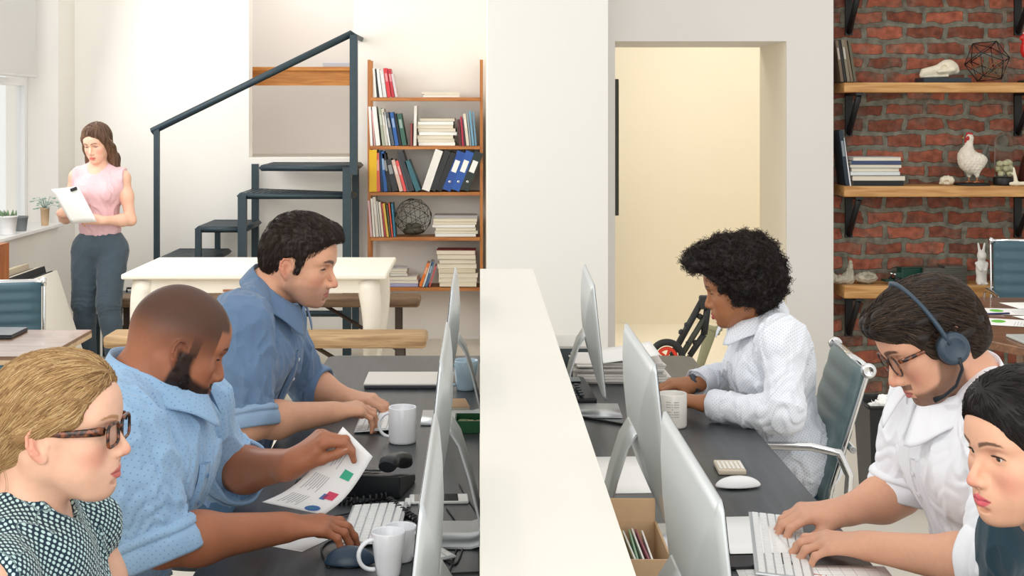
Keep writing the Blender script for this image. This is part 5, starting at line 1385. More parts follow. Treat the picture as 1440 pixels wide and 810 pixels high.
M['pad'] = mat('dark_seat_pad', (44, 48, 52), .6)

# ================= left wooden table, laptop, boards, cabinet, plants =================
t = empty('side_desk', (-2.28, 5.68, 0), label='walnut-topped table with pale plywood edge at the left side of the photo', cat='table')
MB().box((0, 0, .715), (1.28, .66, .014), bev=.002).build('table_top', M['walnut'], t); MB().box((0, 0, .698), (1.28, .66, .019), bev=.002).build('edge_board', wood('birch_edge', 'c8a47c', 'dcc09c', 'X', .6), t)
for sx in (-1, 1):
    for sy in (-1, 1): MB().tube([(sx*.52, sy*.22, .69), (sx*.60, sy*.28, 0)], [.022, .014], n=10).build('leg', mat('birch_leg', (206, 178, 140), .5) if 'bl' not in M else M['bl'], t)
t = empty('laptop', (W(4, 466, 5.86)[0]-.08, 5.86, .7222), label='dark closed laptop lying on the walnut table at the left edge', cat='laptop')
MB().box((0, 0, .006), (.30, .21, .011), bev=.003).build('base', mat('dark_laptop', (48, 54, 62), .35), t); MB().box((0, 0, .0145), (.30, .21, .006), bev=.002).build('lid', mat('dark_laptop_lid', (58, 64, 74), .3), t)
bc = [('cream', 'e4dac4', .022), ('cream', 'ddd0b8', .025), ('beige', 'cdbfa6', .02), ('dark grey', '3c3e40', .022), ('cream', 'e0d4c0', .025), ('black', '2b2c2e', .022), ('charcoal', '35373a', .026), ('white', 'f0ebe0', .02)]
xx = -2.875
for i, (cn, ch, th) in enumerate(bc):
    H_ = .70+.012*(i % 3); y0 = 7.98-.05*(i % 2); a = math.radians(4+i*2.0)
    # leaning to the left: top towards the wall
    t = MB().box((-th/2, .36, H_/2), (th, .72+.06*(i % 2), H_), bev=.002).build('board', mat('board_'+ch+str(i), ch, .8))
    xb_ = -2.86+.034*(i+1)+math.tan(a)*.70
    t.rotation_euler = (0, -a, 0); t.location = (xb_, y0, .0)
    tag(t, f'{cn} art board leaning on the left wall, {ORD[i]} from the wall', 'board', 'boards leaning against the left wall')
t = empty('wooden_cabinet', (-2.76, 7.7, 0), label='orange-brown open cabinet under the window at the left edge', cat='cabinet')
cm = wood('orange_cabinet', '8c4a20', 'b06a34', 'Z', .45)
for x in (-.14, .14): MB().box((x, 0, .46), (.022, .36, .92)).build('side_panel', cm, t)
for z in (.05, .36, .70, .91): MB().box((0, 0, z), (.258, .36, .02)).build('shelf', cm, t)
MB().box((0, .17, .46), (.26, .01, .9)).build('back_panel', cm, t)
t = tag(MB().box((0, 0, .03), (.18, .22, .06), bev=.006).build('book', bookmat('2c4c58')), 'dark teal book lying in the orange-brown cabinet', 'book'); t.location = (-2.76, 7.66, .711)
def pot(c, r, h, m, name, label, cat='plant pot'):
    t = empty(name, c, label=label, cat=cat)
    MB().lathe([(0, 0), (r*.78, 0), (r*.8, .004), (r, h-.012), (r*1.06, h-.012), (r*1.06, h), (r*.92, h), (r*.9, h-.02), (0, h-.02)], n=28).build('pot', m, t); MB().lathe([(0, h-.018), (r*.9, h-.018)], n=20).build('soil', mat('soil', (80, 64, 50), .9) if 'soil' not in M else M['soil'], t); return t
M['soil'] = mat('soil', (80, 64, 50), .9); LEAF = mat('succulent_green', (112, 140, 104), .5, noise=.2, nscale=40); LEAF2 = mat('pale_teal_leaf', (150, 184, 172), .5, noise=.15, nscale=40)
ZS = zs+.024
t = pot((XL-.04, W(8, 300, 8.95)[1], ZS), .062, .12, M['white'], 'potted_succulent', 'white pot with a spiky green succulent on the window sill')
mb = MB()
for i in range(16):
    a = i*2.4; r_ = .012+.002*i; l_ = .05; mb.tube([(r_*math.cos(a), r_*math.sin(a), .10), ((r_+.022)*math.cos(a), (r_+.022)*math.sin(a), .125), ((r_+.026)*math.cos(a), (r_+.026)*math.sin(a), .152)], [.006, .008, .001], n=6)
mb.build('leaves', LEAF, t)
t = pot((XL-.045, 9.22, ZS), .048, .095, mat('zinc_grey', (128, 134, 138), .5), 'grey_pot', 'small empty grey pot on the window sill between two plants')
t = pot((XL+.0-.02, 9.66, ZS), .030, .12, mat('terracotta_beige', (206, 176, 140), .7), 'potted_plant', 'beige vase with pale blue-green leaves on the window sill')
mb = MB(); R2 = random.Random(3)
for i in range(22):
    a = R2.uniform(0, 6.28); e_ = R2.uniform(.03, .10); z_ = R2.uniform(.12, .2); mb.tube([(0, 0, .10), (e_*.5*math.cos(a), e_*.5*math.sin(a), z_), (e_*math.cos(a), e_*math.sin(a), z_-.01)], [.0015, .0015, .001], n=4); mb.ico((e_*math.cos(a), e_*math.sin(a), z_-.01), .012, 1, sc=(1, 1, .4))
mb.build('leaves', LEAF2, t)

# ================= right brown table and its papers =================
t = empty('meeting_table', (2.75, 6.2, 0), label='brown wooden table with clipped corner below the brick wall shelves', cat='table')
zt = .735; hx, hy = .72, .62
poly = [(a-2.75, b-6.2) for a, b in ((2.10, 5.44), (3.45, 5.36), (3.62, 6.82), (2.36, 6.98), (1.99, 5.72))]
MB().prism(poly, zt-.035, zt, bev=.004).build('table_top', M['brownwood'], t)
for sx in (-1, 1):
    for sy in (-1, 1): MB().box((sx*(hx-.17), sy*(hy-.12), (zt-.035)/2), (.075, .075, zt-.035), bev=.004).build('leg', M['brownwood'], t)
zt += .0005
def prt(k):
    def f(t):
        mb = MB(); mb.prism([(.045*math.cos(a*.35)+.02, .03*math.sin(a*.35)+.01) for a in range(18)], .0009, .0011); mb.build('printed_shape', M['g1'] if k % 2 else M['g4'], t)
        mb = MB(); [mb.box((-.03, -.06-i*.012, .0009), (.12, .002, .0002)) for i in range(5)]; mb.build('printed_text', M['print'], t)
        if k == 2: mb = MB(); mb.prism([(-.05+.02*math.cos(a*.6), .06+.012*math.sin(a*.6)) for a in range(10)], .0009, .0011); mb.build('printed_spot', M['g2'], t)
    return f
for i, (x, y, a) in enumerate(((2.36, 6.46, 80), (2.62, 6.66, 95), (2.24, 6.12, 66), (2.52, 6.22, 100), (2.80, 6.42, 84))):
    sheet((x, y), a, f'printed sheet with green shapes on the brown table, {["in front of the rabbit", "nearest the teal chair back", "at the left table edge", "nearest the camera", "at the right picture edge"][i]}', z=zt+.0008*i, prints=prt(i), name='printed_sheet')
t = tag(MB().tube([(0, 0, 0), (.14, .02, 0)], [.0035, .0045]).build('pen', mat('blue_pen', (50, 60, 110), .4)), 'dark blue pen lying on the printed sheets of the brown table', 'pen'); t.location = (2.22, 6.32, zt+.0085)
t = tag(MB().box((0, 0, .006), (.30, .22, .012), bev=.004).build('laptop', mat('pale_lid', (186, 190, 186), .4)), 'closed pale laptop at the right edge of the brown table', 'laptop'); t.location = (2.28, 5.62, zt) ; t.location.x = W(1448, 470, 5.66)[0]+.08
# waste bin
c = W(1247, 640, 5.55)
t = empty('waste_bin', (W(1246, 600, 6.0)[0], 6.0, 0), label='black square waste bin with crumpled white paper between the man and the chair', cat='bin')
mb = MB(); hb = .42
v0 = [Vector((sx*.085, sy*.10, 0)) for sx, sy in ((-1, -1), (1, -1), (1, 1), (-1, 1))]; v1 = [Vector((sx*.105, sy*.13, hb)) for sx, sy in ((-1, -1), (1, -1), (1, 1), (-1, 1))]; v2 = [Vector((v.x*.94, v.y*.94, hb)) for v in v1]; v3 = [Vector((v.x*.92, v.y*.92, .01)) for v in v0]
L = [[mb.bm.verts.new(q) for q in r_] for r_ in (v0, v1, v2, v3)]
for a_, b_ in zip(L, L[1:]):
    for k in range(4): mb.bm.faces.new((a_[k], a_[(k+1)%4], b_[(k+1)%4], b_[k]))
mb.bm.faces.new(L[0][::-1]); mb.bm.faces.new(L[3]); mb.build('body', M['black'], t)
mb = MB(); [mb.tube([v1[k], v1[(k+1)%4]], .008, n=6) for k in range(4)]; mb.build('rim', M['black'], t)
tt = tag(sdf_obj('crumpled_paper', None, M['paper'], lambda f: f.ell((0, 0, 0), (.07, .08, .04)), h=.004, disp=lambda P: sines(P, 16, 5)*.012+np.abs(sines(P, 30, 6))*.008), 'crumpled white paper lying in the black waste bin', 'crumpled paper'); tt.location = (t.location.x+.01, 6.0, hb-.03)

# ================= gear standing in the doorway =================
yt = 7.3; B_ = lambda u, v, y=yt: Vector(W(u, v, y))
t = empty('folded_tripod', (float(B_(955, 560)[0]), yt, 0), label='folded black tripod of jointed rods standing in the doorway', cat='tripod'); o_ = Vector(t.location)
bk = mat('matt_black', (34, 35, 34), .5); cr_ = mat('olive_cream_metal', (150, 148, 112), .5)
def rods(name, segs, m): mb = MB(); [mb.tube([B_(*a)-o_, B_(*b)-o_], r, n=8) for a, b, r in segs]; return mb.build(name, m, t)
rods('leg', [((990, 418), (945, 500), .017), ((945, 500), (900, 590), .012)], bk)
rods('leg', [((992, 445), (957, 502), .015), ((957, 502), (912, 596), .011)], mat('dark_olive_metal', (62, 64, 54), .5))
rods('leg', [((996, 425), (990, 470), .018), ((990, 470), (970, 500), .016), ((970, 500), (952, 600), .013)], bk)
for p in ((966, 457), (958, 467), (968, 483), (984, 445), (978, 482), (990, 466)): MB().ico(B_(*p)-o_, .017, 1).build('clamp_knob', bk, t)
mb = MB(); mb.box(B_(990, 425)-o_, (.05, .05, .07), bev=.01); mb.build('head', bk, t)
t = empty('stand_pole', (float(B_(990, 600, 7.42)[0]), 7.42, 0), label='olive cream pole with a clamp head behind the folded black tripod', cat='pole'); o2 = Vector(t.location)
mb = MB(); mb.tube([B_(1000, 465, 7.42)-o2, B_(985, 512, 7.42)-o2, B_(972, 610, 7.42)-o2], [.03, .022, .018], n=10); mb.tube([B_(972, 610, 7.42)-o2, Vector((-.06, 0, 0))], .018, n=10); mb.build('tube', cr_, t)
mb = MB(); mb.tube([B_(994, 462, 7.42)-o2, B_(1012, 466, 7.42)-o2], .022, n=10); mb.ico(B_(1011, 462, 7.42)-o2, .022, 1); mb.build('clamp', cr_, t)
t = empty('wheel', (float(B_(937, 500, 7.0)[0]), 6.98, 0), label='black wheel with orange-red rim inserts below the folded tripod', cat='wheel'); rw = .0
cz = float(B_(937, 494, 6.98)[2])
mb = MB(); n = 40; rr = .075
mb.tube([(rr*math.cos(2*math.pi*k/n), 0, cz-.03+rr*math.sin(2*math.pi*k/n)) for k in range(n+1)], .017, n=10, caps=False); mb.build('tyre', bk, t)
mb = MB(); mb.tube([(.045*math.cos(2*math.pi*k/n), -.004, cz-.03+.045*math.sin(2*math.pi*k/n)) for k in range(n+1)], .009, n=8, caps=False); [mb.tube([(0, 0, cz-.03), (.05*math.cos(a), 0, cz-.03+.05*math.sin(a))], .007, n=6) for a in (0, 1.26, 2.5, 3.77, 5.03)]; mb.build('rim', mat('orange_red', (226, 62, 36), .4), t)
mb = MB(); mb.tube([(0, .03, cz-.03), (0, .03, 0)], .012, n=8); mb.box((0, .03, .01), (.2, .12, .02), bev=.005); mb.build('fork', bk, t)
# ================= clothes, hair and the people =================
def cloth_mat(name, col, pat=None, pcol=None, scale=100., thr=.3, rough=.85, weave=.25, sheen=.2, var=.06):
    """woven cloth; pat: dots | check, laid out on the garment's own coordinates (metres)"""
    m, nt, b = newmat(name); c = rgb(col)
    at = N(nt, 'ShaderNodeAttribute'); at.attribute_name = 'uvw'
    nz = N(nt, 'ShaderNodeTexNoise', Scale=14.0, Detail=4.0); nt.links.new(at.outputs['Vector'], nz.inputs[0])
    mr = N(nt, 'ShaderNodeMapRange'); mr.inputs['To Min'].default_value = 1-var; mr.inputs['To Max'].default_value = 1+var; nt.links.new(nz.outputs[0], mr.inputs[0])
    base = N(nt, 'ShaderNodeRGB'); base.outputs[0].default_value = c; src = base.outputs[0]
    if pat:
        mx = N(nt, 'ShaderNodeMixRGB'); mx.inputs[1].default_value = c; mx.inputs[2].default_value = rgb(pcol)
        if pat == 'dots':
            mp = N(nt, 'ShaderNodeMapping'); mp.inputs['Rotation'].default_value = (0, 0, math.radians(45)); mp.inputs['Scale'].default_value = (scale, scale, 0); nt.links.new(at.outputs['Vector'], mp.inputs[0])
            vo = N(nt, 'ShaderNodeTexVoronoi', voronoi_dimensions='2D', Scale=1.0, Randomness=0.12); nt.links.new(mp.outputs[0], vo.inputs['Vector'])
            r = N(nt, 'ShaderNodeMapRange'); r.inputs['From Min'].default_value = thr*1.15; r.inputs['From Max'].default_value = thr*.85; nt.links.new(vo.outputs['Distance'], r.inputs[0]); nt.links.new(r.outputs[0], mx.inputs[0])
        else:
            ck = N(nt, 'ShaderNodeTexWave', wave_type='BANDS', bands_direction='X', Scale=scale, Distortion=0.0); c2 = N(nt, 'ShaderNodeTexWave', wave_type='BANDS', bands_direction='Y', Scale=scale, Distortion=0.0)
            for q in (ck, c2): nt.links.new(at.outputs['Vector'], q.inputs['Vector'])
            ad = N(nt, 'ShaderNodeMath', operation='MULTIPLY'); nt.links.new(ck.outputs['Fac'], ad.inputs[0]); nt.links.new(c2.outputs['Fac'], ad.inputs[1]); nt.links.new(ad.outputs[0], mx.inputs[0])
        src = mx.outputs[0]
    ml = N(nt, 'ShaderNodeVectorMath', operation='SCALE'); nt.links.new(src, ml.inputs[0]); nt.links.new(mr.outputs[0], ml.inputs['Scale']); nt.links.new(ml.outputs[0], b.inputs['Base Color'])
    b.inputs['Roughness'].default_value = rough; b.inputs['Sheen Weight'].default_value = sheen; b.inputs['Specular IOR Level'].default_value = .2
    n2 = N(nt, 'ShaderNodeTexNoise', Scale=700.0, Detail=2.0); nt.links.new(at.outputs['Vector'], n2.inputs[0])
    n3 = N(nt, 'ShaderNodeTexNoise', Scale=22.0, Detail=3.0, Distortion=1.2); nt.links.new(at.outputs['Vector'], n3.inputs[0])
    b1 = N(nt, 'ShaderNodeBump', Strength=weave, Distance=.0008); nt.links.new(n2.outputs[0], b1.inputs['Height'])
    b2 = N(nt, 'ShaderNodeBump', Strength=.18, Distance=.006); nt.links.new(n3.outputs[0], b2.inputs['Height']); nt.links.new(b1.outputs[0], b2.inputs['Normal']); nt.links.new(b2.outputs[0], b.inputs['Normal'])
    return m
def bone_uvw(P, bones, Nn=None):
    """garment coordinates: distance around and along the nearest bone"""
    P = P.astype(np.float64); best = np.full(len(P), 1e9); out = np.zeros((len(P), 3))
    for i, (a, b, r) in enumerate(bones):
        a = np.asarray(a, float); b = np.asarray(b, float); ab = b-a; L = np.linalg.norm(ab); t = ab/L
        x = nrm(np.cross(t, V3(.2, 1, .1))); y = np.cross(t, x); q = P-a; s = q@t; sc_ = np.clip(s, 0, L)
        d = np.linalg.norm(q-sc_[:, None]*t, axis=1)-r
        u = np.arctan2(q@y, q@x)*r; vv = s
        if Nn is not None: cp = np.abs(Nn@t) > .72; u = np.where(cp, q@x, u); vv = np.where(cp, q@y, vv)
        m = d < best; best[m] = d[m]; out[m] = np.stack([u+i*1.37, vv+i*.73, 0*s], 1)[m]
    return out
def normals_of(me):
    nn = np.empty(len(me.vertices)*3, np.float32); me.vertices.foreach_get('normal', nn); return nn.reshape(-1, 3)
def flat_uvw(me, R=None):
    """cloth coordinates seen along the axis each piece of the surface faces most"""
    c = get_co(me).astype(float); n = normals_of(me)
    if R is not None: c = c@R; n = n@R
    a = np.abs(n)*np.array([1.0, 1.1, .85]); k = a.argmax(1); o = np.zeros_like(c)
    for i, (p, q) in enumerate(((1, 2), (0, 2), (0, 1))): m = k == i; o[m, 0] = c[m, p]+i*.31; o[m, 1] = c[m, q]
    return o
NECK = None
def folds(P, bones=(), amp=.005, seed=0, base=None):
    """ridged creases: broad drape plus tighter rings round the bends in `bones` (point, radius, axis)"""
    s1 = sines(P, (6.5, 6.5, 4), seed, 5, warp=.03); s2 = sines(P, (13, 13, 8), seed+9, 5, warp=.02)
    d = amp*((1-np.abs(s1))**2*1.1+.55*(1-np.abs(s2))**2-.7)
    if NECK is not None: d = d*(1-np.exp(-((P-NECK)**2).sum(-1)/.0110))
    for (c, r, axis, a) in bones:
        q = P-np.asarray(c, np.float32); w_ = np.exp(-((q*q).sum(-1))/(r*r))
        t = q@nrm(axis).astype(np.float32)
        d += a*w_*(np.abs(np.sin(t*72+2.6*sines(P, 9, seed+5, 3)))**.9-.5)
    return d.astype(np.float32)
def project(f, P, it=6, off=0., keep=None):
    P = np.array(P, float)
    for _ in range(it):
        g = f.grad(P); d = f(P)-off
        if keep is not None: g = g-keep*(g@keep)[:, None]; g /= np.maximum(np.linalg.norm(g, axis=1, keepdims=True), .3)
        P = P-g*d[:, None]
    return P
def at_root(o, root): o.location = -Vector(root.location) if o.parent is root else Vector((0, 0, 0)); return o
def on_surface_strip(f, pts, wdir, width, lift, name, m, parent, nw=3, thick=.0016, n=24):
    """a narrow band of cloth that lies on a garment"""
    pts = np.array(pts, float); t = np.linspace(0, len(pts)-1, n); P = np.stack([np.interp(t, np.arange(len(pts)), pts[:, i]) for i in range(3)], 1)
    P = project(f, P, 8, 0.); g = f.grad(P); T = np.gradient(P, axis=0); T /= np.linalg.norm(T, axis=1, keepdims=True); S = np.cross(T, g); S /= np.linalg.norm(S, axis=1, keepdims=True)
    rows = [project(f, P+S*width*(j/(nw-1)-.5), 4, lift) for j in range(nw)]
    mb = MB(); vs = [[mb.bm.verts.new(Vector(r[i])) for r in rows] for i in range(n)]; lo = [[mb.bm.verts.new(Vector(r[i]-f.grad(r[i:i+1])[0]*(lift+thick))) for r in rows] for i in range(n)]
    for i in range(n-1):
        for j in range(nw-1):
            a = mb.bm.faces.new((vs[i][j], vs[i+1][j], vs[i+1][j+1], vs[i][j+1])); a.smooth = True
        for j in (0, nw-1): mb.bm.faces.new((vs[i][j], vs[i+1][j], lo[i+1][j], lo[i][j]))
    me = mb.me(name); o = link(name, me, m, parent); set_vec(me, flat_uvw(me)); return o, P
def buttons(f, P, m, parent, r=.0055, lift=.003):
    for p in P:
        q = project(f, p[None], 6, lift)[0]; g = f.grad(q[None])[0]; z = Vector(g); x = z.orthogonal().normalized(); y = z.cross(x)
        A = Matrix(((x.x, y.x, z.x), (x.y, y.y, z.y), (x.z, y.z, z.z)))
        o = MB().lathe([(0, 0), (r, 0), (r, .0012), (r*.7, .0018), (0, .0012)], Vector(q), 14, ax=A).build('button', m, parent)
def collar(base, up, fwd, m, parent, rx=.066, ry=.064, stand=.034, leaf=.046, point=.030, gap=18, lift=.042, open_=0., bones=None, tilt=0, flare=.026, name='collar', close=.0):
    """shirt collar: a stand round the neck with a turned-down leaf and two points in front"""
    up = nrm(up); fwd = nrm(np.asarray(fwd)-np.dot(fwd, up)*up); side = np.cross(up, fwd); base = np.asarray(base, float)+up*lift; rx += .005; ry += .011
    def fn(u, v):
        a = math.radians(gap+(360-2*gap)*u); fr = (1+math.cos(a))/2       # 1 at the front
        ed = min(u, 1-u); pt = math.exp(-(ed/.09)**2)
        x = math.cos(a); y = math.sin(a)
        drop = -.050*fr-open_*fr**3
        if v < .3: w_ = v/.3; r = 1-.02*w_; z = stand*w_*(1-.25*fr); out = 0
        elif v < .4: w_ = (v-.3)/.1; r = 1; z = stand*(1-.25*fr)+.004*math.sin(w_*math.pi); out = .004*w_
        else: w_ = (v-.4)/.6; r = 1; z = stand*(1-.25*fr)-(leaf*(1-.15*fr)+point*pt)*w_; out = .004+flare*w_**.8*(1+.5*fr)
        R_ = np.array([x*(rx*r+out), y*(ry*r+out)])
        spread = y*pt*w_*.028 if v >= .4 else 0
        return base+fwd*(R_[0]+.012*fr)+side*(R_[1]+spread)+up*(z+drop)
    mb = MB(); mb.grid(fn, 56, 16, thick=.0022); me = mb.me(name); o = link(name, me, m, parent); set_vec(me, flat_uvw(me)); return o
def cuff(p, d, r, L, m, parent, name='cuff', layers=2, flat=1.0):
    """rolled-up sleeve end: p centre of the rim, d direction towards the hand"""
    z = Vector(nrm(d)); x = z.orthogonal().normalized(); y = z.cross(x); A = Matrix(((x.x, y.x, z.x), (x.y, y.y, z.y), (x.z, y.z, z.z)))
    th = .0035*layers; pr = [(r-th, -.006), (r-th-.001, L*.5), (r-th, L-.004), (r-.003, L), (r+.001, L-.004), (r+.003, L*.55), (r+.001, .004), (r-.003, 0), (r-th, -.006)]
    if layers > 1: pr = [(r-th, -.006), (r-th, L-.003), (r-.002, L), (r+.002, L-.005), (r+.003, L*.5), (r+.001, L*.28), (r-.001, L*.26), (r+.0035, L*.22), (r+.004, L*.08), (r+.001, 0), (r-th, -.006)]
    mb = MB(); mb.lathe(pr, Vector(p), 40, ax=A)
    rs = random.Random(int(r*1e5)); ph = [rs.uniform(0, 6.28) for _ in range(4)]
    for v in mb.bm.verts:
        q = v.co-Vector(p); t = q.dot(z); w_ = q-z*t; a = math.atan2(w_.dot(y), w_.dot(x))
        v.co += w_.normalized()*(.0022*math.sin(3*a+ph[0]+t*60)+.0014*math.sin(7*a+ph[1]-t*90))+z*.0025*math.sin(2*a+ph[2])
    me = mb.me(name); o = link(name, me, m, parent); set_vec(me, flat_uvw(me)); return o

# ---- hair ----
def hair_mat(name, rough=.38, spec=.5, aniso=.4):
    m, nt, b = newmat(name); at = N(nt, 'ShaderNodeAttribute'); at.attribute_name = 'col'
    nt.links.new(at.outputs['Color'], b.inputs['Base Color']); b.inputs['Roughness'].default_value = rough; b.inputs['Specular IOR Level'].default_value = spec
    return m
def grow(field, roots, dirf, step, m, off, wob=0., rs=None, stiff=.6):
    """strands that run over an implicit surface; dirf(P, k)->directions; off(k)->height above it"""
    P = roots.copy(); out = [P.copy()]; prev = None
    for k in range(m-1):
        d = dirf(P, k); 
        if wob: d = d+rs.randn(*d.shape)*wob
        if prev is not None: d = stiff*prev+(1-stiff)*d/np.maximum(np.linalg.norm(d, axis=1, keepdims=True), 1e-6)
        g = field.grad(P); d = d-g*(d*g).sum(1, keepdims=True); d /= np.maximum(np.linalg.norm(d, axis=1, keepdims=True), 1e-6); prev = d
        st = step if np.isscalar(step) else step[:, None]
        P = P+d*st; o = off(k+1) if callable(off) else off
        P = P-field.grad(P)*(field(P)-o)[:, None]*.8
        out.append(P.copy())
    return np.stack(out, 1)
def roots_on(me, n, mask, rs, R, t, sc):
    co = get_co(me); q = head_local(co, R, t, sc); idx = np.flatnonzero(mask(q)); pick = idx[rs.randint(0, len(idx), n)]
    return co[pick].astype(float)+rs.randn(n, 3)*.0012*sc
def strand_obj(name, paths, r, parent, m, cols, rs, taper=.35, ns=3, extra=None):
    n, k, _ = paths.shape; u = np.linspace(0, 1, k); rad = r*(1-(1-taper)*u**3)[None]*(.8+.4*rs.rand(n))[:, None]
    rad[:, -1] *= .2
    me = strands_mesh(name, paths, rad, ns); cols = np.array([c[:3] for c in cols]); w_ = rs.rand(n)[:, None]*(len(cols)-1); i0 = np.minimum(w_.astype(int), len(cols)-2)[:, 0]
    c = cols[i0]*(1-(w_-i0[:, None]))+cols[i0+1]*(w_-i0[:, None]); set_color(me, np.repeat(c, k*ns, 0))
    o = link(name, me, m, parent); return o
HM = hair_mat('hair_fibre', .5, .3); HMC = hair_mat('curly_hair_fibre', .6, .3)

def blob(name, f, h, parent, m, root, disp=None, col=None, bones=None, clip=None, fine=()):
    me = f.mesh(name, h=h, disp=disp, clip=clip, fine=fine); o = link(name, me, m, parent); at_root(o, root)
    co = get_co(me)
    if col is not None: set_color(me, np.tile(np.array(col[:3]), (len(co), 1)) if not callable(col) else col(co))
    if bones == 'flat': set_vec(me, flat_uvw(me))
    elif bones is not None:
        nn = np.empty(len(me.vertices)*3, np.float32); me.vertices.foreach_get('normal', nn); set_vec(me, bone_uvw(co, bones, nn.reshape(-1, 3)))
    return o
def shoe_prims(f, ankle, fwd, sc=1.):
    a = np.asarray(ankle, float); fw = nrm(V3(fwd[0], fwd[1], 0)); g = V3(a[0], a[1], 0)
    f.cap(g-fw*.04+V3(0, 0, .034), g+fw*.10+V3(0, 0, .036), .033, .032, k=.02); f.cap(g+fw*.10+V3(0, 0, .034), g+fw*.17+V3(0, 0, .028), .034, .026, k=.02)
    f.cap(a+V3(0, 0, .03), g-fw*.015+V3(0, 0, .05), .040, .036, k=.03); f.plane(g+V3(0, 0, .002), (0, 0, -1), k=.004, rad=.4)

def person(spec):
    """spec: joints in world coordinates; builds body (one surface) + clothes"""
    S = dict(sc=1., fem=0, inf=.012, h=.003, neck_r=.054, sleeve='long', trousers='jeans'); S.update(spec)
    R, t, sc = S['head']; prm = S['prm']; globals()['NECK'] = (np.asarray(S['neck'], float)*.6+(np.asarray(t)+np.asarray(R)@V3(-.03, 0, -.08))*.4).astype(np.float32)
    pel = np.asarray(S['pelvis'], float); root = empty('person', (pel[0], pel[1], 0), label=S['label'], cat='person')
    f = Field(); head_prims(f, R, t, sc, prm); neck_prims(f, S['neck'], R, t, sc, S['neck_r'])
    thin = -.004
    torso_prims(f, S['neck'], pel, S['shl'], S['shr'], None, S['sc'], thin, bust=S.get('bust', 0), waist=S.get('waist', .88), k=.05)
    hands = []
    ar = S.get('arm_r', (.050, .040, .043, .0265))
    for side, k in (('l', -1), ('r', 1)):
        limb_arm(f, S['sh'+side], S['el'+side], S['wr'+side], ar)
        hs = S['hand_'+side]; hands.append(hand_prims(f, S['wr'+side], hs['fwd'], hs['back'], k, hs.get('curls'), hs.get('spread', 6.), hs.get('sc', 1.-.08*S['fem']), hs.get('thumb', (35, 25, 15)), fem=S['fem']))
    for kn, an, sgn in ((S['knl'], S['anl'], 1), (S['knr'], S['anr'], -1)):
        side = nrm(np.asarray(S['shl'], float)-np.asarray(S['shr'], float)); hip = pel+side*sgn*.085+V3(0, 0, -.02)
        leg_prims(f, hip, kn, an, r=tuple(v-.006 for v in (.080, .058, .052, .038)))
        fw = nrm(S.get('face', np.asarray(R)[:, 0])*V3(1, 1, 0)); a = np.asarray(an, float); f.cap(a, V3(a[0], a[1], .05)+fw*.12, .03, .022, k=.03)
    ht = np.asarray(t, float)
    fh = S.get('fine', .0022)
    fine = [(0, ht[0]-.14, ht[0]+.15, fh), (1, ht[1]-.12, ht[1]+.12, fh), (2, ht[2]-.16, ht[2]+.16, fh)]
    me = f.mesh('body', h=S['h'], fine=fine)
    co = get_co(me); q = head_local(co, R, t, sc)
    skin = S['skin']; c = face_paint(q, skin['base'], skin['lip'], skin['cheek'], prm, brow=skin.get('brow'), beard=skin.get('beard'), stub=skin.get('stub'), scalp=skin.get('scalp'))
    if 'hands_red' in skin:      # knuckles and fingertips are a little redder
        for hd in hands:
            for tp in hd['tips']:
                d = np.linalg.norm(co-tp, axis=1); w_ = .5*np.exp(-(d/.014)**2)[:, None]; c = c*(1-w_)+np.array(skin['hands_red'][:3])*w_
    set_color(me, c); body = link('body', me, S['skin_mat'], root); at_root(body, root)
    nail_mesh(root, hands, S['nail_mat'])
    eyes(root, R, t, sc, prm, S.get('iris', '4a3524'), S.get('gaze', (0, -12)))
    lashes(root, R, t, sc, prm, S.get('lash_mat', M['black']), S.get('lash', .006), closed=prm.get('eye_open', .5) < .35)
    return root, f, me, hands
def seated_legs(pel, dirx, spread=.11, knee_z=.56, fwd=.42, foot=.40, yc=0):
    """knees and ankles of somebody on a seat facing dirx (+1 or -1 along x)"""
    p = np.asarray(pel, float)
    k = [V3(p[0]+dirx*fwd, p[1]+s*spread+yc, knee_z) for s in (dirx, -dirx)]; a = [V3(p[0]+dirx*foot, p[1]+s*spread*1.1+yc, .09) for s in (dirx, -dirx)]
    return dict(knl=k[0], anl=a[0], knr=k[1], anr=a[1])
def trousers(S, root, m, h=.006, inf=.008, r=(.080, .060, .055, .046), shoes=M['black'], top=.09, wr=.004):
    f = Field(); pel = np.asarray(S['pelvis'], float); side = nrm(np.asarray(S['shl'], float)-np.asarray(S['shr'], float))
    up = nrm((np.asarray(S['shl'], float)+np.asarray(S['shr'], float))/2-pel); fw = np.cross(side, up); Rr = np.stack([fw, side, up], 1)
    f.ell(pel+up*.015, (.105+inf*.4, .145+inf*.4, .12), k=.04, R=Rr); bones = [(pel-up*.05, pel+up*.2, .12)]; an = []
    for kn, a, sgn in ((S['knl'], S['anl'], 1), (S['knr'], S['anr'], -1)):
        hip = pel+side*sgn*.085+V3(0, 0, -.02); leg_prims(f, hip, kn, a, r=tuple(v+inf for v in r)); bones += [(hip, kn, .08), (kn, a, .06)]; an.append(a)
    f.plane(pel+up*top, up, k=.004, rad=.5)
    for a in an: f.plane(a+V3(0, 0, -.03), (0, 0, -1), k=.004, rad=.12)
    bends = [(S['knl'], .10, (.3, 0, 1), wr), (S['knr'], .10, (.3, 0, 1), wr)]
    o = blob('trousers', f, h, root, m, root, disp=lambda P: folds(P, bends, .0035, 3), bones=bones)
    fw2 = nrm(S.get('face', fw)*V3(1, 1, 0))
    for a in an:
        g = Field(); shoe_prims(g, a, fw2); blob('shoe', g, .005, root, shoes, root, col=(.1, .1, .1))
    return o, f
SKIN = skin_mat('skin'); NAIL = mat('fingernail', (226, 176, 160), .25); NAILD = mat('fingernail_brown', (186, 140, 118), .25)
DENIM = cloth_mat('blue_denim', '3c5670', var=.15); CHAR = cloth_mat('charcoal_trousers', '4c5560', var=.08)
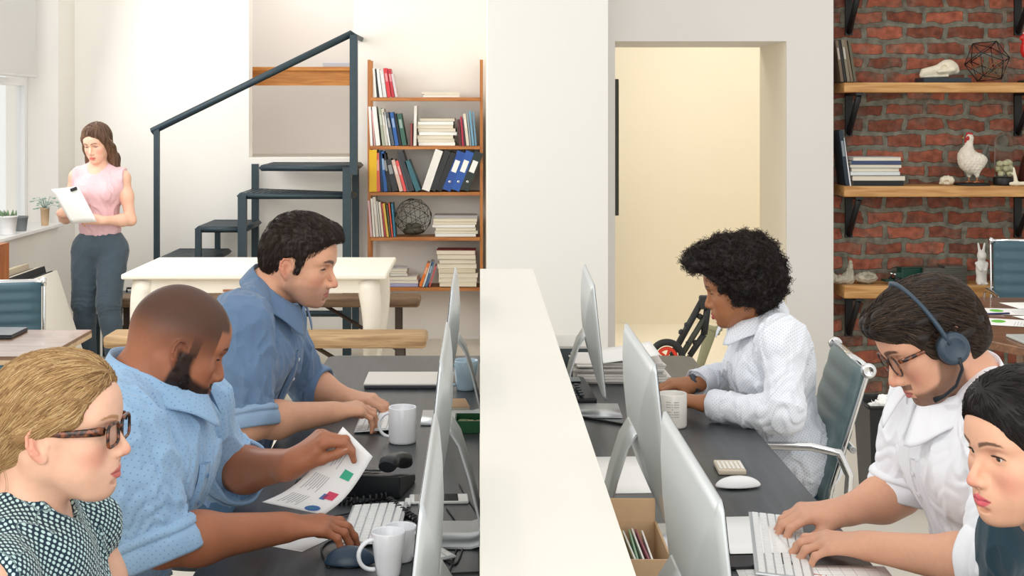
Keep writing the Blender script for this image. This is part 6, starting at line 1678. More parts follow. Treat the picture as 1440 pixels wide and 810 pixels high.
TYPE = [(22, 38, 22), (26, 40, 24), (28, 42, 24), (30, 42, 24)]
def shirt_field(S, inf, sl_end, r_sl=(.066, .060, .054), k=.04, hem=None, neck_cut=True, bust=0):
    """torso + sleeves; sl_end: how far down the arm the sleeve reaches, 0..1 upper arm, 1..2 forearm"""
    f = Field(); pel = np.asarray(S['pelvis'], float)
    Rt, mid = torso_prims(f, S['neck'], pel, S['shl'], S['shr'], None, S.get('sc', 1), inf, bust=S.get('bust', 0), waist=S.get('waist', .9), belly=S.get('belly', 0)); f.frame()
    ends = []; bones = [(pel, mid, .14)]
    for s_ in ('l', 'r'):
        sh, el, wr = [np.asarray(S[k_+s_], float) for k_ in ('sh', 'el', 'wr')]
        f.ell(sh, (.062+inf*.3,)*3, k=.05)
        e = sl_end[s_] if isinstance(sl_end, dict) else sl_end
        if e <= 1: p = sh+(el-sh)*e; f.cyl(sh, p, r_sl[0], r_sl[0]+(r_sl[1]-r_sl[0])*e, k=.012); f.cap(sh, sh+(p-sh)*.6, r_sl[0], r_sl[0]+(r_sl[1]-r_sl[0])*e*.6, k=k); d = nrm(el-sh); rr = r_sl[0]+(r_sl[1]-r_sl[0])*e
        else:
            f.cap(sh, el, r_sl[0], r_sl[1], k=k); p = el+(wr-el)*(e-1); rr = r_sl[1]+(r_sl[2]-r_sl[1])*(e-1); f.cyl(el, p, r_sl[1]*.98, rr, k=.012); d = nrm(wr-el)
        ends.append((p, d, rr)); bones += [(sh, el, .06), (el, wr, .05)]
    return f, ends, bones, Rt, mid

# ---------------------------------------------------------------- man in the dark blue shirt
def man_blue():
    t = W(420, 372, 4.0); R = rotm(-11, 12, 2)
    pel = V3(-.735, 4.02, .55)
    S = dict(label='short-haired man in a plain dark blue shirt, typing on the left desk', head=(R, t, 1.0), prm=dict(eye_open=.32, nose=1.45, brow=1.3, jaw=1.06, lips=.75, nose_w=1.02, nose_tip=-.002, chin_x=.004),
             neck=W(370, 414, 4.02), pelvis=pel, shl=W(388, 446, 4.20), shr=W(338, 452, 3.82), ell=V3(-.535, 4.36, .815), elr=V3(-.603, 3.78, .815), wrl=W(487, 560, 4.32), wrr=W(466, 580, 3.99),
             hand_l=dict(fwd=(.9, -.28, .02), back=(.10, -.15, 1), curls=TYPE, spread=5), hand_r=dict(fwd=(.86, .42, .05), back=(-.1, -.25, 1), curls=[(28, 40, 22), (30, 42, 24), (32, 42, 24), (34, 42, 24)], thumb=(28, 20, 12)),
             skin=dict(base=rgb('d9a283'), lip=rgb('b4645a'), cheek=rgb('cd7f68'), brow=(rgb('2e221c'), 1.35), stub=(rgb('8c6e60'), .45), hands_red=rgb('cc8468')), skin_mat=SKIN, nail_mat=NAIL, iris='4a3a2c', gaze=(0, -16), face=V3(1, 0, 0), arm_r=(.054, .044, .047, .030))
    S.update(seated_legs(pel, 1)); root, bf, me, hands = person(S)
    m = cloth_mat('chambray_blue', '5d7797', 'check', '8199b6', 170, var=.10)
    f, ends, bones, Rt, mid = shirt_field(S, .016, {'l': 1.25, 'r': .86}, (.070, .062, .056))
    bends = [(S['elr'], .13, nrm(S['elr']-S['shr']), .006), (S['shr']+V3(.03, 0, -.06), .12, (1, 0, .4), .005), (S['ell'], .12, (1, 0, 0), .005), (pel+V3(.08, 0, .12), .2, (.2, 0, 1), .008)]
    sh = blob('shirt', f, .0038, root, m, root, disp=lambda P: folds(P, bends, .0085, 11), bones=bones)
    cb = np.asarray(S['neck'])+V3(.028, 0, -.012); up = nrm(t-cb+V3(-.03, 0, .06))
    collar(cb, up, (1, -.15, -.2), m, sh, rx=.069, ry=.064, gap=14, leaf=.048, point=.03, open_=.01)
    cuff(ends[1][0]-ends[1][1]*.004, ends[1][1], ends[1][2]+.006, .052, cloth_mat('chambray_cuff', '8fa8c4', var=.06), sh, layers=2)
    cuff(ends[0][0]-ends[0][1]*.02, ends[0][1], ends[0][2]+.004, .045, m, sh)
    fr = [mid+Rt@V3(.13, 0, -.06), mid+Rt@V3(.15, 0, -.12), mid+Rt@V3(.15, 0, -.26), mid+Rt@V3(.15, 0, -.40)]
    o, P = on_surface_strip(f, fr, None, .030, .009, 'placket', m, sh); buttons(f, P[3::6], mat('pale_button', (220, 224, 230), .3), sh, lift=.0125)
    trousers(S, root, DENIM)
    # hair
    rs = np.random.RandomState(1); g = Field(); g.frame(R, t, 1.0)
    g.ell((-.018, 0, .052), (.097, .084, .094), k=.01); g.ell((.030, 0, .088), (.068, .066, .052), k=.04); g.ell((-.055, 0, .005), (.058, .068, .068), k=.03); g.cap((.082, .01, .112), (.106, -.012, .098), .018, .012, k=.03)
    g.ell((.128, 0, .010), (.088, .12, .080), k=.010, op='s'); g.ell((.040, 0, -.060), (.085, .12, .075), k=.006, op='s')
    for s in (1, -1): g.ell((.000, s*.085, -.008), (.030, .028, .040), k=.008, op='s'); g.cap((.026, s*.069, .045), (.018, s*.071, -.006), .011, .007, k=.012)
    g.plane((0, 0, -.058), (-.25, 0, -1), k=.01, rad=.25); g.frame()
    cap = blob('hair', g, .0028, root, HM, root, col=rgb('261b16'), disp=lambda P: sines(P, 45, 3, 5)*.0022)
    gm = g.mesh('tmp', h=.006)
    mask = lambda q: (q[:, 2] > -.05)
    rt = roots_on(gm, 3400, mask, rs, R, t, 1.)
    def dirf(P, k):
        q = head_local(P, R, t, 1.); d = np.zeros_like(q); side = np.sign(q[:, 1])
        d[:, 0] = np.where(q[:, 2] > .085, .9, -.15); d[:, 2] = np.where(q[:, 2] > .085, -.1, -1.); d[:, 1] = side*.35*(q[:, 2] > .085)
        return d@R.T
    strand_obj('hair_strands', grow(g, rt, dirf, .0042, 7, lambda k: .0005+.0013*k/2, .25, rs), .0006, cap, HM, [rgb('1c1411'), rgb('2e211a'), rgb('46342a')], rs)
    return root, S
# ---------------------------------------------------------------- bearded man in the light blue shirt
def man_beard():
    t = W(247, 490, 2.95); R = rotm(22, 22, 0)
    pel = V3(-.80, 2.95, .55)
    def beard(q):
        x, y, z = q[:, 0], q[:, 1], q[:, 2]; ay = np.abs(y)
        side = sstep(.012, .0, z-.0)*sstep(-.016, -.004, x)*(1-sstep(.022, .036, x-.35*np.clip(-z-.02, 0, 1)))*(ay > .04)
        low = sstep(-.043-.0*x, -.058, z-.25*np.clip(.075-x, 0, .05))*sstep(-.02, .0, x)
        mou = sstep(.076, .084, x)*sstep(-.058, -.053, -np.abs(z+.050)-.047)*(ay < .03)
        mo2 = (x > .075)*(z < -.043)*(z > -.054)*(ay < .028)
        lips = (x > .082)*(ay < .024)*(z > -.072)*(z < -.0535)
        return np.clip(side+low+mo2, 0, 1)*(1-lips)*.96*(z > -.125)*(x > -.02)
    def scalp(q):
        x, y, z = q[:, 0], q[:, 1], q[:, 2]; ay = np.abs(y)
        hl = .078-.6*np.clip(x-.05, 0, 1)
        front = 1-sstep(.076, .084, x-.10*(.12-z)-.15*np.clip(ay-.03, 0, 1)*0)
        m = sstep(-.03, .07, z-.05*np.clip(-x/.1, 0, 1)*0)*front
        line = sstep(.072, .080, z+np.clip((x-.06)*-.2, -.01, .01)) | (x < .055) if False else 1
        m = m*np.where(x > .066-.3*(ay > .055)*0, sstep(.060, .072, z), 1)
        side = ((z > -.0) & (x > .012) & (x < .032) & (ay > .055))*.6*sstep(.05, .0, z)
        return np.clip(m*.88+side, 0, .9)
    S = dict(label='seated bearded man with shaved hair in a light blue dotted shirt, holding a printed page', head=(R, t, 1.0), prm=dict(eye_open=.18, nose=.95, nose_w=1.25, lips=1.12, jaw=1.02, brow=1.1, nose_tip=.002),
             neck=W(196, 540, 2.96), pelvis=pel, shl=V3(-.635, 3.14, 1.0), shr=W(166, 606, 2.76), ell=V3(-.585, 3.28, .81), elr=W(226, 764, 2.74), wrl=W(412, 652, 3.06), wrr=W(398, 742, 2.90),
             hand_l=dict(fwd=(.74, -.02, .66), back=(-.64, -.30, .72), curls=[(44, 50, 24), (52, 52, 26), (58, 52, 28), (62, 52, 28)], thumb=(16, 8, 8), spread=4), hand_r=dict(fwd=(.93, .33, -.02), back=(.02, -.12, 1), curls=[(12, 28, 16), (18, 32, 18), (24, 38, 20), (28, 42, 22)], thumb=(26, 16, 10)),
             skin=dict(base=rgb('a4684a'), lip=rgb('7c4438'), cheek=rgb('94553c'), brow=(rgb('1c1310'), 1.2), beard=(rgb('1d1310'), beard), scalp=(rgb('3a281f'), scalp), hands_red=rgb('b87c5c')), skin_mat=SKIN, nail_mat=NAILD, iris='2a1a10', gaze=(0, -25), face=V3(1, 0, 0), arm_r=(.055, .045, .048, .031), fine=.002, neck_r=.060)
    S.update(seated_legs(pel, 1)); root, bf, me, hands = person(S)
    m = cloth_mat('light_blue_dotted', '98bada', 'dots', '7396c4', 95, .12, var=.05)
    f, ends, bones, Rt, mid = shirt_field(S, .018, {'l': 1.12, 'r': .93}, (.074, .070, .062))
    bends = [(S['elr'], .14, nrm(S['elr']-S['shr']), .008), (S['shr']+V3(.04, 0, -.05), .13, (1, 0, .4), .006), (S['ell'], .11, (1, 0, .3), .007), (pel+V3(.08, 0, .12), .2, (.2, 0, 1), .008)]
    sh = blob('shirt', f, .0034, root, m, root, disp=lambda P: folds(P, bends, .0095, 23), bones=bones)
    cb = np.asarray(S['neck'])+V3(.030, .005, -.006); up = nrm(t-cb+V3(-.05, 0, .07))
    collar(cb, up, (1, .2, -.3), m, sh, rx=.080, ry=.074, gap=15, leaf=.058, point=.038, open_=.012, stand=.036)
    cuff(ends[1][0]-ends[1][1]*.012, ends[1][1], ends[1][2]+.005, .060, m, sh); cuff(ends[0][0]-ends[0][1]*.02, ends[0][1], ends[0][2]+.005, .055, m, sh)
    fr = [mid+Rt@V3(.13, 0, -.06), mid+Rt@V3(.15, 0, -.12), mid+Rt@V3(.15, 0, -.26), mid+Rt@V3(.15, 0, -.38)]
    o, P = on_surface_strip(f, fr, None, .032, .009, 'placket', m, sh); buttons(f, P[3::6], mat('blue_button', (90, 130, 180), .3), sh, lift=.0125)
    trousers(S, root, DENIM)
    # short beard volume
    g = Field(); g.frame(R, t, 1.)
    for s in (1, -1): g.chain([(.022, s*.0585, -.030), (.022, s*.0575, -.052), (.040, s*.043, -.080), (.068, s*.019, -.096)], [.007, .012, .0155, .0165], k=.014)
    g.ell((.068, 0, -.098), (.022, .026, .018), k=.012); g.ell((.085, 0, -.084), (.012, .020, .012), k=.01)
    g.frame(); rs = np.random.RandomState(2)
    bd = blob('beard', g, .002, root, HMC, root, col=rgb('1a110e'), disp=lambda P: sines(P, 170, 3, 6)*.0009)
    gm = g.mesh('tmp', h=.004); rt = roots_on(gm, 2600, lambda q: q[:, 2] > -.2, rs, R, t, 1.)
    strand_obj('beard_strands', grow(g, rt, lambda P, k: np.tile(V3(.1, 0, -1), (len(P), 1)), .0018, 4, lambda k: .0004+.0006*k, .6, rs, .3), .00045, bd, HMC, [rgb('140d0b'), rgb('2a1c16')], rs)
    return root, S, hands
# ---------------------------------------------------------------- blonde woman with glasses
def woman_blonde():
    sc = .95; t = W(85, 609, 2.25); R = rotm(-3, 0, 0); pel = V3(-.86, 2.25, .55)
    prm = dict(fem=1, eye_open=.62, nose=1.05, nose_w=.88, lips=.85, jaw=.9, brow=.7, w=.95, nose_tip=.004, chin=.9)
    S = dict(label='blonde woman with tortoiseshell glasses and pinned-back hair in a dark dotted top', head=(R, t, sc), prm=prm, sc=.92, fem=1,
             neck=W(18, 716, 2.27), pelvis=pel, shl=V3(-.665, 2.405, .945), shr=V3(-.715, 2.085, .955), ell=V3(-.62, 2.42, .72), elr=V3(-.64, 2.04, .745), wrl=V3(-.40, 2.20, .785), wrr=V3(-.41, 1.98, .785),
             hand_l=dict(fwd=(1, -.1, 0), back=(0, 0, 1), curls=TYPE), hand_r=dict(fwd=(1, .1, 0), back=(0, 0, 1), curls=TYPE),
             skin=dict(base=rgb('e6b79c'), lip=rgb('cc6c66'), cheek=rgb('dc8a74'), brow=(rgb('a5794c'), .9)), skin_mat=SKIN, nail_mat=NAIL, iris='5a7080', gaze=(0, -4), face=V3(1, 0, 0), fine=.0018, neck_r=.047, arm_r=(.040, .034, .035, .023), bust=.012, h=.0035)
    S.update(seated_legs(pel, 1)); root, bf, me, hands = person(S)
    m = cloth_mat('navy_dotted', '1c3444', 'dots', 'c4e0de', 128, .34, var=.08)
    f = Field(); Rt, mid = torso_prims(f, S['neck'], pel, S['shl'], S['shr'], None, .92, .010, bust=.012, waist=.8); f.frame()
    cn = np.asarray(S['neck'])+V3(.035, 0, .0); f.cap(cn+V3(-.02, 0, -.01), cn+V3(.01, 0, .022), .074, .058, k=.03)
    for s_ in ('l', 'r'): sh_ = np.asarray(S['sh'+s_]); f.ell(sh_+V3(0, 0, -.004), (.050, .044, .048), k=.03); dd = nrm(np.asarray(S['sh'+s_])-mid); f.plane(sh_+dd*.022, dd, k=.006, rad=.09)
    f.cap(cn+V3(.02, 0, .012), cn+V3(.055, 0, .055), .050, .062, k=.006, op='s')
    f.cap(cn+V3(.045, .0, -.05), cn+V3(.070, 0, .02), .010, .022, k=.008, op='s')
    blouse = blob('top', f, .0028, root, m, root, disp=lambda P: folds(P, [], .004, 31), bones='flat')
    trousers(S, root, CHAR)
    # hair
    rs = np.random.RandomState(3); g = Field(); g.frame(R, t, sc)
    g.ell((-.020, 0, .052), (.100, .081, .085), k=.01); g.ell((.026, 0, .076), (.062, .064, .053), k=.04); g.ell((-.070, 0, .010), (.058, .068, .070), k=.04)
    g.ell((.126, 0, -.005), (.090, .13, .098), k=.008, op='s'); g.ell((.050, 0, -.075), (.105, .13, .085), k=.006, op='s')
    for s in (1, -1): g.ell((.004, s*.086, -.010), (.030, .024, .034), k=.006, op='s'); g.cap((.040, s*.062, .040), (-.035, s*.074, .012), .012, .014, k=.02)
    g.cap((-.095, 0, -.035), (-.118, .004, -.058), .036, .034, k=.02); g.ell((-.118, .0, -.062), (.034, .042, .034), k=.01); g.frame()
    cap = blob('hair', g, .0024, root, HM, root, col=rgb('8f6d46'), disp=lambda P: sines(P@R, (8, 70, 90), 5, 6)*.0016)
    gm = g.mesh('tmp', h=.005); rt = roots_on(gm, 8500, lambda q: q[:, 0] > -.14, rs, R, t, sc)
    def dirf(P, k):
        q = head_local(P, R, t, sc); tgt = np.array([-.125, 0, -.060]); d = tgt-q; d[:, 0] -= .05*(q[:, 0] > 0); n_ = np.linalg.norm(d, axis=1, keepdims=True); d = d/n_
        bun = (n_[:, 0] < .055)[:, None]; sw = np.cross(q-tgt, np.array([.2, 1, 0.])); sw /= np.maximum(np.linalg.norm(sw, axis=1, keepdims=True), 1e-6)
        d = np.where(bun, sw, d); return d@R.T
    strand_obj('hair_strands', grow(g, rt, dirf, .0085, 9, lambda k: .0006+.0005*math.sin(k), .06, rs, .7), .0006, cap, HM, [rgb('7c5c3c'), rgb('a07a4e'), rgb('bc9a68'), rgb('d0b284')], rs)
    # loose wisps at the nape
    rt = np.array([t+R@V3(-.085+rs.randn()*.01, rs.randn()*.03, -.05+rs.randn()*.012) for _ in range(160)]); k = np.arange(10)/9
    A = rs.rand(160, 1)*.05+.02; pth = rt[:, None, :]+np.stack([-.028*k[None]+.012*np.sin(k[None]*5+A*90), .01*np.sin(k[None]*4+A*60), -A*1.4*k[None]], -1)
    strand_obj('loose_wisps', pth, .0005, cap, HM, [rgb('a8825a'), rgb('d8bc90')], rs)
    glasses(root, R, t, sc, M_TORT, 'rect', y0=-.0735, tilt=6)
    return root, S
def tort_mat():
    m, nt, b = newmat('tortoiseshell'); tc = N(nt, 'ShaderNodeTexCoord'); nz = N(nt, 'ShaderNodeTexNoise', Scale=90.0, Detail=3.0); nt.links.new(tc.outputs['Object'], nz.inputs[0])
    cr = N(nt, 'ShaderNodeValToRGB'); cr.color_ramp.elements[0].position = .45; cr.color_ramp.elements[1].position = .62; cr.color_ramp.elements[0].color = rgb('231814'); cr.color_ramp.elements[1].color = rgb('8a4a28'); nt.links.new(nz.outputs[0], cr.inputs[0]); nt.links.new(cr.outputs[0], b.inputs['Base Color']); b.inputs['Roughness'].default_value = .15; return m
M_TORT = tort_mat(); LENS = mat('lens_glass', (245, 248, 250), .02, trans=1, ior=1.04)
def glasses(parent, R, t, sc, m, shape='rect', y0=-.0735, tilt=4, down=0.):
    """worn spectacles: front frame, two lenses, two temple arms"""
    L = lambda x, y, z: Vector(np.asarray(t)+np.asarray(R)@(V3(x, y, z)*sc))
    gl = bpy.data.objects.new('eyeglasses', None); COL.objects.link(gl); gl.parent = parent; gl.location = -Vector(parent.location)
    zc = .006-down; mb = MB()
    for s in (1, -1):
        pts = []; n = 28
        for k in range(n+1):
            a = 2*math.pi*k/n; ca, sa = math.cos(a), math.sin(a)
            e = .55 if shape == 'rect' else .85
            yy = s*.0335+s*.0245*math.copysign(abs(ca)**e, ca); zz = zc+(.0185 if shape == 'rect' else .0215)*math.copysign(abs(sa)**e, sa)
            xx = .101-.10*max(0, abs(yy)-.012)*.9*1.6*.35-.10*(zc-zz)*math.tan(math.radians(tilt))*1.0
            pts.append(L(xx, yy, zz))
        mb.tube(pts, (.0030 if shape == 'rect' else .0020)*sc, n=8, caps=False)
        ml = MB(); vs = [ml.bm.verts.new(p) for p in pts[:-1]]; vb = [ml.bm.verts.new(p+Vector(np.asarray(R)@V3(-.0012, 0, 0))) for p in pts[:-1]]
        ml.bm.faces.new(vs); ml.bm.faces.new(vb[::-1]); [ml.bm.faces.new((vs[k], vb[k], vb[(k+1)%n], vs[(k+1)%n])) for k in range(n)]
        ml.build('lens', LENS, gl)
    mb.tube([L(.1005, -.010, zc+.006), L(.1035, 0, zc+.009), L(.1005, .010, zc+.006)], .0019*sc, n=8)
    mb.build('front_frame', m, gl)
    for s in (1, -1):
        MB().tube([L(.0935, s*.058, zc+.011), L(.088, s*.0655, zc+.0115), L(.07, s*.0700, zc+.010), L(.03, s*.0745, zc+.008), L(-.004, s*.0755, zc+.010), L(-.012, s*.0745, zc+.006)], [q*sc*(1.25 if shape == 'rect' else 1) for q in (.0034, .0036, .0032, .0026, .002, .0018)], n=8, flat=(.6, 1.35) if shape != 'rect' else (.5, 1.7)).build('temple_arm', m, gl)
    return gl
# ---------------------------------------------------------------- woman with curly black hair
def woman_afro():
    sc = .95; t = W(1039, 408, 4.3); R = rotm(167, 13, 0); pel = V3(.935, 4.33, .53)
    prm = dict(fem=1, eye_open=.2, nose=.78, nose_w=1.15, lips=1.3, jaw=.92, brow=.7, nose_tip=.002, mouth_open=.002)
    S = dict(label='woman with curly black hair in a white dotted shirt, leaning on the right desk', head=(R, t, sc), prm=prm, sc=.92, fem=1,
             neck=W(1078, 447, 4.33), pelvis=pel, shr=V3(.865, 4.50, .952), shl=V3(.885, 4.165, .965), elr=V3(.83, 4.62, .79), ell=V3(.868, 4.03, .778), wrr=V3(.672, 4.47, .785), wrl=V3(.668, 4.19, .782),
             hand_l=dict(fwd=(-.82, .50, .06), back=(.1, -.25, 1), curls=TYPE, thumb=(30, 20, 10)), hand_r=dict(fwd=(-.95, -.25, .08), back=(0, -.2, 1), curls=TYPE),
             skin=dict(base=rgb('a8704c'), lip=rgb('b23c44'), cheek=rgb('a8603f'), brow=(rgb('20140f'), .9)), skin_mat=SKIN, nail_mat=NAILD, iris='2a1a10', gaze=(0, -22), face=V3(-1, 0, 0), neck_r=.046, arm_r=(.041, .035, .036, .024), bust=.014, fine=.0022)
    S.update(seated_legs(pel, -1)); root, bf, me, hands = person(S)
    m = cloth_mat('white_dotted', 'e9ecf2', 'dots', 'a9b8d2', 140, .17, var=.02)
    f, ends, bones, Rt, mid = shirt_field(S, .016, 1.92, (.058, .054, .040), bust=.014)
    f.ell(pel+V3(.02, 0, .06), (.15, .185, .12), k=.05)
    bends = [(S['ell'], .12, nrm(S['ell']-S['shl']), .007), (S['shl']+V3(-.04, 0, -.05), .12, (1, 0, .4), .006), (S['elr'], .12, (1, 0, .3), .006), (pel+V3(-.05, 0, .12), .2, (.2, 0, 1), .007)]
    sh = blob('shirt', f, .0038, root, m, root, disp=lambda P: folds(P, bends, .0085, 47), bones=bones)
    cb = np.asarray(S['neck'])+V3(-.030, 0, -.010); up = nrm(t-cb+V3(.05, 0, .07)); collar(cb, up, (-1, -.1, -.25), m, sh, rx=.064, ry=.058, gap=14, leaf=.042, point=.030, stand=.03)
    for e in ends: cuff(e[0]-e[1]*.05, e[1], e[2]+.003, .058, m, sh, layers=1)
    fr = [mid+Rt@V3(.13, 0, -.06), mid+Rt@V3(.15, 0, -.12), mid+Rt@V3(.15, 0, -.26), mid+Rt@V3(.15, 0, -.38)]
    o, P = on_surface_strip(f, fr, None, .028, .009, 'placket', m, sh); buttons(f, P[3::6], mat('pearl_button', (225, 228, 235), .3), sh, lift=.0125)
    trousers(S, root, DENIM)
    # watch strap, ear stud
    wv = nrm(np.asarray(S['hand_r']['fwd'])); cuff(np.asarray(S['wrr'])-wv*.004, wv, .0285, .020, mat('dark_strap', (60, 66, 74), .4), root, name='bracelet', layers=1).location = -Vector(root.location)
    e = MB().ico(Vector(t+R@(V3(-.004, .0845, -.028)*sc)), .0032, 2).build('ear_stud', M['chrome'], root); e.location = -Vector(root.location)
    # hair: lumpy volume plus many small coils
    rs = np.random.RandomState(5); g = Field(); g.frame(R, t, sc)
    g.ell((-.022, 0, .060), (.132, .128, .118), k=.02); g.ell((.045, 0, .108), (.085, .092, .062), k=.03); g.ell((-.070, 0, .008), (.078, .098, .088), k=.03); g.ell((.098, .0, .116), (.048, .075, .046), k=.03)
    for s in (1, -1): g.ell((-.028, s*.055, .01), (.055, .062, .062), k=.03)
    g.ell((.118, 0, -.008), (.100, .15, .104), k=.012, op='s'); g.ell((.060, 0, -.085), (.10, .15, .085), k=.012, op='s'); g.frame()
    lump = lambda P: sines(P, 16, 8, 6)*.006+sines(P, 38, 9, 6)*.0035+sines(P, 85, 10, 6)*.002
    cap = blob('hair', g, .0032, root, HMC, root, col=rgb('17110f'), disp=lump)
    gm = g.mesh('tmp', h=.006, disp=lump); co = get_co(gm); idx = rs.randint(0, len(co), 5200); p0 = co[idx].astype(float); gr = g.grad(p0)
    k = 13; u = np.linspace(0, 1, k); up_ = rs.randn(len(p0), 3); s1 = np.cross(gr, up_); s1 /= np.linalg.norm(s1, axis=1, keepdims=True); s2 = np.cross(gr, s1)
    rr = (.0025+.0035*rs.rand(len(p0)))[:, None]; tw = (1.2+1.2*rs.rand(len(p0)))[:, None]*2*math.pi; ln = (.006+.016*rs.rand(len(p0))**2)[:, None]; drift = rs.randn(len(p0), 3)*.003
    ang = tw*u[None]; pth = p0[:, None, :]-gr[:, None]*.003+gr[:, None]*(ln*u[None])[..., None]+s1[:, None]*(rr*np.cos(ang))[..., None]+s2[:, None]*(rr*np.sin(ang))[..., None]+drift[:, None]*u[None, :, None]
    strand_obj('curls', pth, .00075, cap, HMC, [rgb('0f0b0a'), rgb('241a16'), rgb('3a2a22')], rs, .7)
    return root, S
# ---------------------------------------------------------------- man with the headset
def man_headset():
    t = W(1312, 482, 2.9); R = rotm(184, 29, 3); pel = V3(1.10, 2.93, .55)
    def beard(q):
        x, y, z = q[:, 0], q[:, 1], q[:, 2]; ay = np.abs(y)
        side = sstep(.0, -.012, z)*sstep(-.012, .0, x)*(1-sstep(.022, .034, x-.4*np.clip(-z-.02, 0, 1)))*(ay > .04)
        low = sstep(-.060, -.072, z-.25*np.clip(.075-x, 0, .05))*sstep(-.02, .0, x); mo = (x > .075)*(z < -.042)*(z > -.054)*(ay < .028)
        lips = (x > .082)*(ay < .024)*(z > -.073)*(z < -.0535); return np.clip(side+low+mo, 0, 1)*(1-lips)*.72*(z > -.125)
    S = dict(label='dark-haired man in a white shirt with round glasses and a headset', head=(R, t, 1.0), prm=dict(eye_open=.25, nose=1.2, lips=.95, brow=1.1, jaw=1.0),
             neck=W(1366, 540, 2.94), pelvis=pel, shl=V3(1.025, 2.745, 1.035), shr=V3(.985, 3.12, 1.01), ell=V3(.965, 2.63, .80), elr=V3(.925, 3.13, .80), wrl=W(1224, 768, 2.85), wrr=W(1180, 721, 3.06),
             hand_l=dict(fwd=(-.93, .22, .03), back=(-.05, -.15, 1), curls=[(16, 34, 18), (18, 36, 20), (22, 38, 22), (26, 40, 24)], thumb=(34, 15, 8), spread=7), hand_r=dict(fwd=(-.92, -.18, .05), back=(-.1, -.2, 1), curls=[(30, 40, 22), (30, 42, 24), (32, 42, 24), (34, 42, 24)], thumb=(34, 20, 12)),
             skin=dict(base=rgb('dba588'), lip=rgb('c06a66'), cheek=rgb('d48672'), brow=(rgb('2a1c16'), 1.3), beard=(rgb('4a362c'), beard), hands_red=rgb('dc8c78')), skin_mat=SKIN, nail_mat=NAIL, iris='3a2a1c', gaze=(0, -25), face=V3(-1, 0, 0), arm_r=(.053, .043, .046, .029), fine=.002)
    S.update(seated_legs(pel, -1)); root, bf, me, hands = person(S)
    m = cloth_mat('white_shirt', 'f0f1f6', var=.02)
    f, ends, bones, Rt, mid = shirt_field(S, .018, {'l': 1.10, 'r': .90}, (.072, .066, .060))
    bends = [(S['ell'], .13, nrm(S['ell']-S['shl']), .007), (S['shl']+V3(-.04, 0, -.05), .12, (1, 0, .4), .006), (S['elr'], .12, (.3, 0, 1), .007), (pel+V3(-.08, 0, .15), .22, (.2, 0, 1), .003)]
    sh = blob('shirt', f, .0034, root, m, root, disp=lambda P: folds(P, bends, .0075, 53), bones=bones)
    cb = np.asarray(S['neck'])+V3(-.036, -.004, -.016); up = nrm(t-cb+V3(.06, 0, .06)); collar(cb, up, (-1, -.15, -.35), m, sh, rx=.078, ry=.068, gap=17, leaf=.052, point=.040, open_=.025, stand=.034)
    cuff(ends[0][0]-ends[0][1]*.02, ends[0][1], ends[0][2]+.006, .05, m, sh); cuff(ends[1][0]-ends[1][1]*.02, ends[1][1], ends[1][2]+.006, .05, m, sh)
    fr = [mid+Rt@V3(.14, 0, -.07), mid+Rt@V3(.16, 0, -.14), mid+Rt@V3(.16, 0, -.28), mid+Rt@V3(.15, 0, -.42)]
    o, P = on_surface_strip(f, fr, None, .034, .010, 'placket', m, sh); buttons(f, P[3::5], mat('white_button', (235, 236, 240), .3), sh, lift=.0135)
    trousers(S, root, CHAR)
    glasses(root, R, t, 1.0, M_TORT, 'round', tilt=2)
    # hair
    rs = np.random.RandomState(6); sc = 1.0; g = Field(); g.frame(R, t, sc)
    g.ell((-.018, 0, .050), (.098, .082, .086), k=.01); g.ell((.038, 0, .080), (.068, .070, .046), k=.04); g.ell((-.060, 0, -.005), (.056, .070, .074), k=.04); g.cap((.082, -.03, .090), (.084, .035, .088), .020, .020, k=.03)
    g.ell((.138, 0, -.012), (.083, .13, .090), k=.008, op='s'); g.ell((.050, 0, -.085), (.090, .14, .080), k=.008, op='s')
    for s in (1, -1): g.ell((.006, s*.098, -.014), (.026, .026, .030), k=.006, op='s'); g.cap((.034, s*.068, .040), (.026, s*.071, .0), .014, .010, k=.014)
    g.plane((0, 0, -.068), (-.2, 0, -1), k=.012, rad=.25); g.frame()
    cap = blob('hair', g, .0028, root, HM, root, col=rgb('221915'), disp=lambda P: sines(P@R, (14, 45, 30), 15, 6)*.0028)
    gm = g.mesh('tmp', h=.005); rt = roots_on(gm, 6500, lambda q: q[:, 2] > -.08, rs, R, t, sc)
    def dirf(P, k):
        q = head_local(P, R, t, sc); d = np.zeros_like(q); top = sstep(.06, .11, q[:, 2]); d[:, 0] = -1.0*top-.75*(1-top); d[:, 2] = -.7*(1-top)-.1; d[:, 1] = np.sign(q[:, 1])*(.55*top); return d@R.T
    strand_obj('hair_strands', grow(g, rt, dirf, .0078, 9, lambda k: .0008+.0016*math.sin(k*.6+.3)**2, .12, rs, .7), .0007, cap, HM, [rgb('17110e'), rgb('2f231c'), rgb('54402f')], rs)
    # headset
    L = lambda x, y, z: Vector(np.asarray(t)+R@(V3(x, y, z)*sc)); hs = bpy.data.objects.new('headset', None); COL.objects.link(hs); hs.parent = root; hs.location = -Vector(root.location)
    hm = mat('slate_blue_plastic', (52, 68, 82), .4)
    pts = [L(-.002+.012*math.sin(a)**2*1.0, .097*math.cos(a), .008+.132*math.sin(a)) for a in [math.radians(x) for x in range(0, 181, 9)]]
    MB().tube(pts, .0070, n=8, flat=(1.5, .75)).build('headband', hm, hs)
    yv = Vector(R[:, 1]); zv = Vector(R[:, 2]); xv = Vector(R[:, 0])
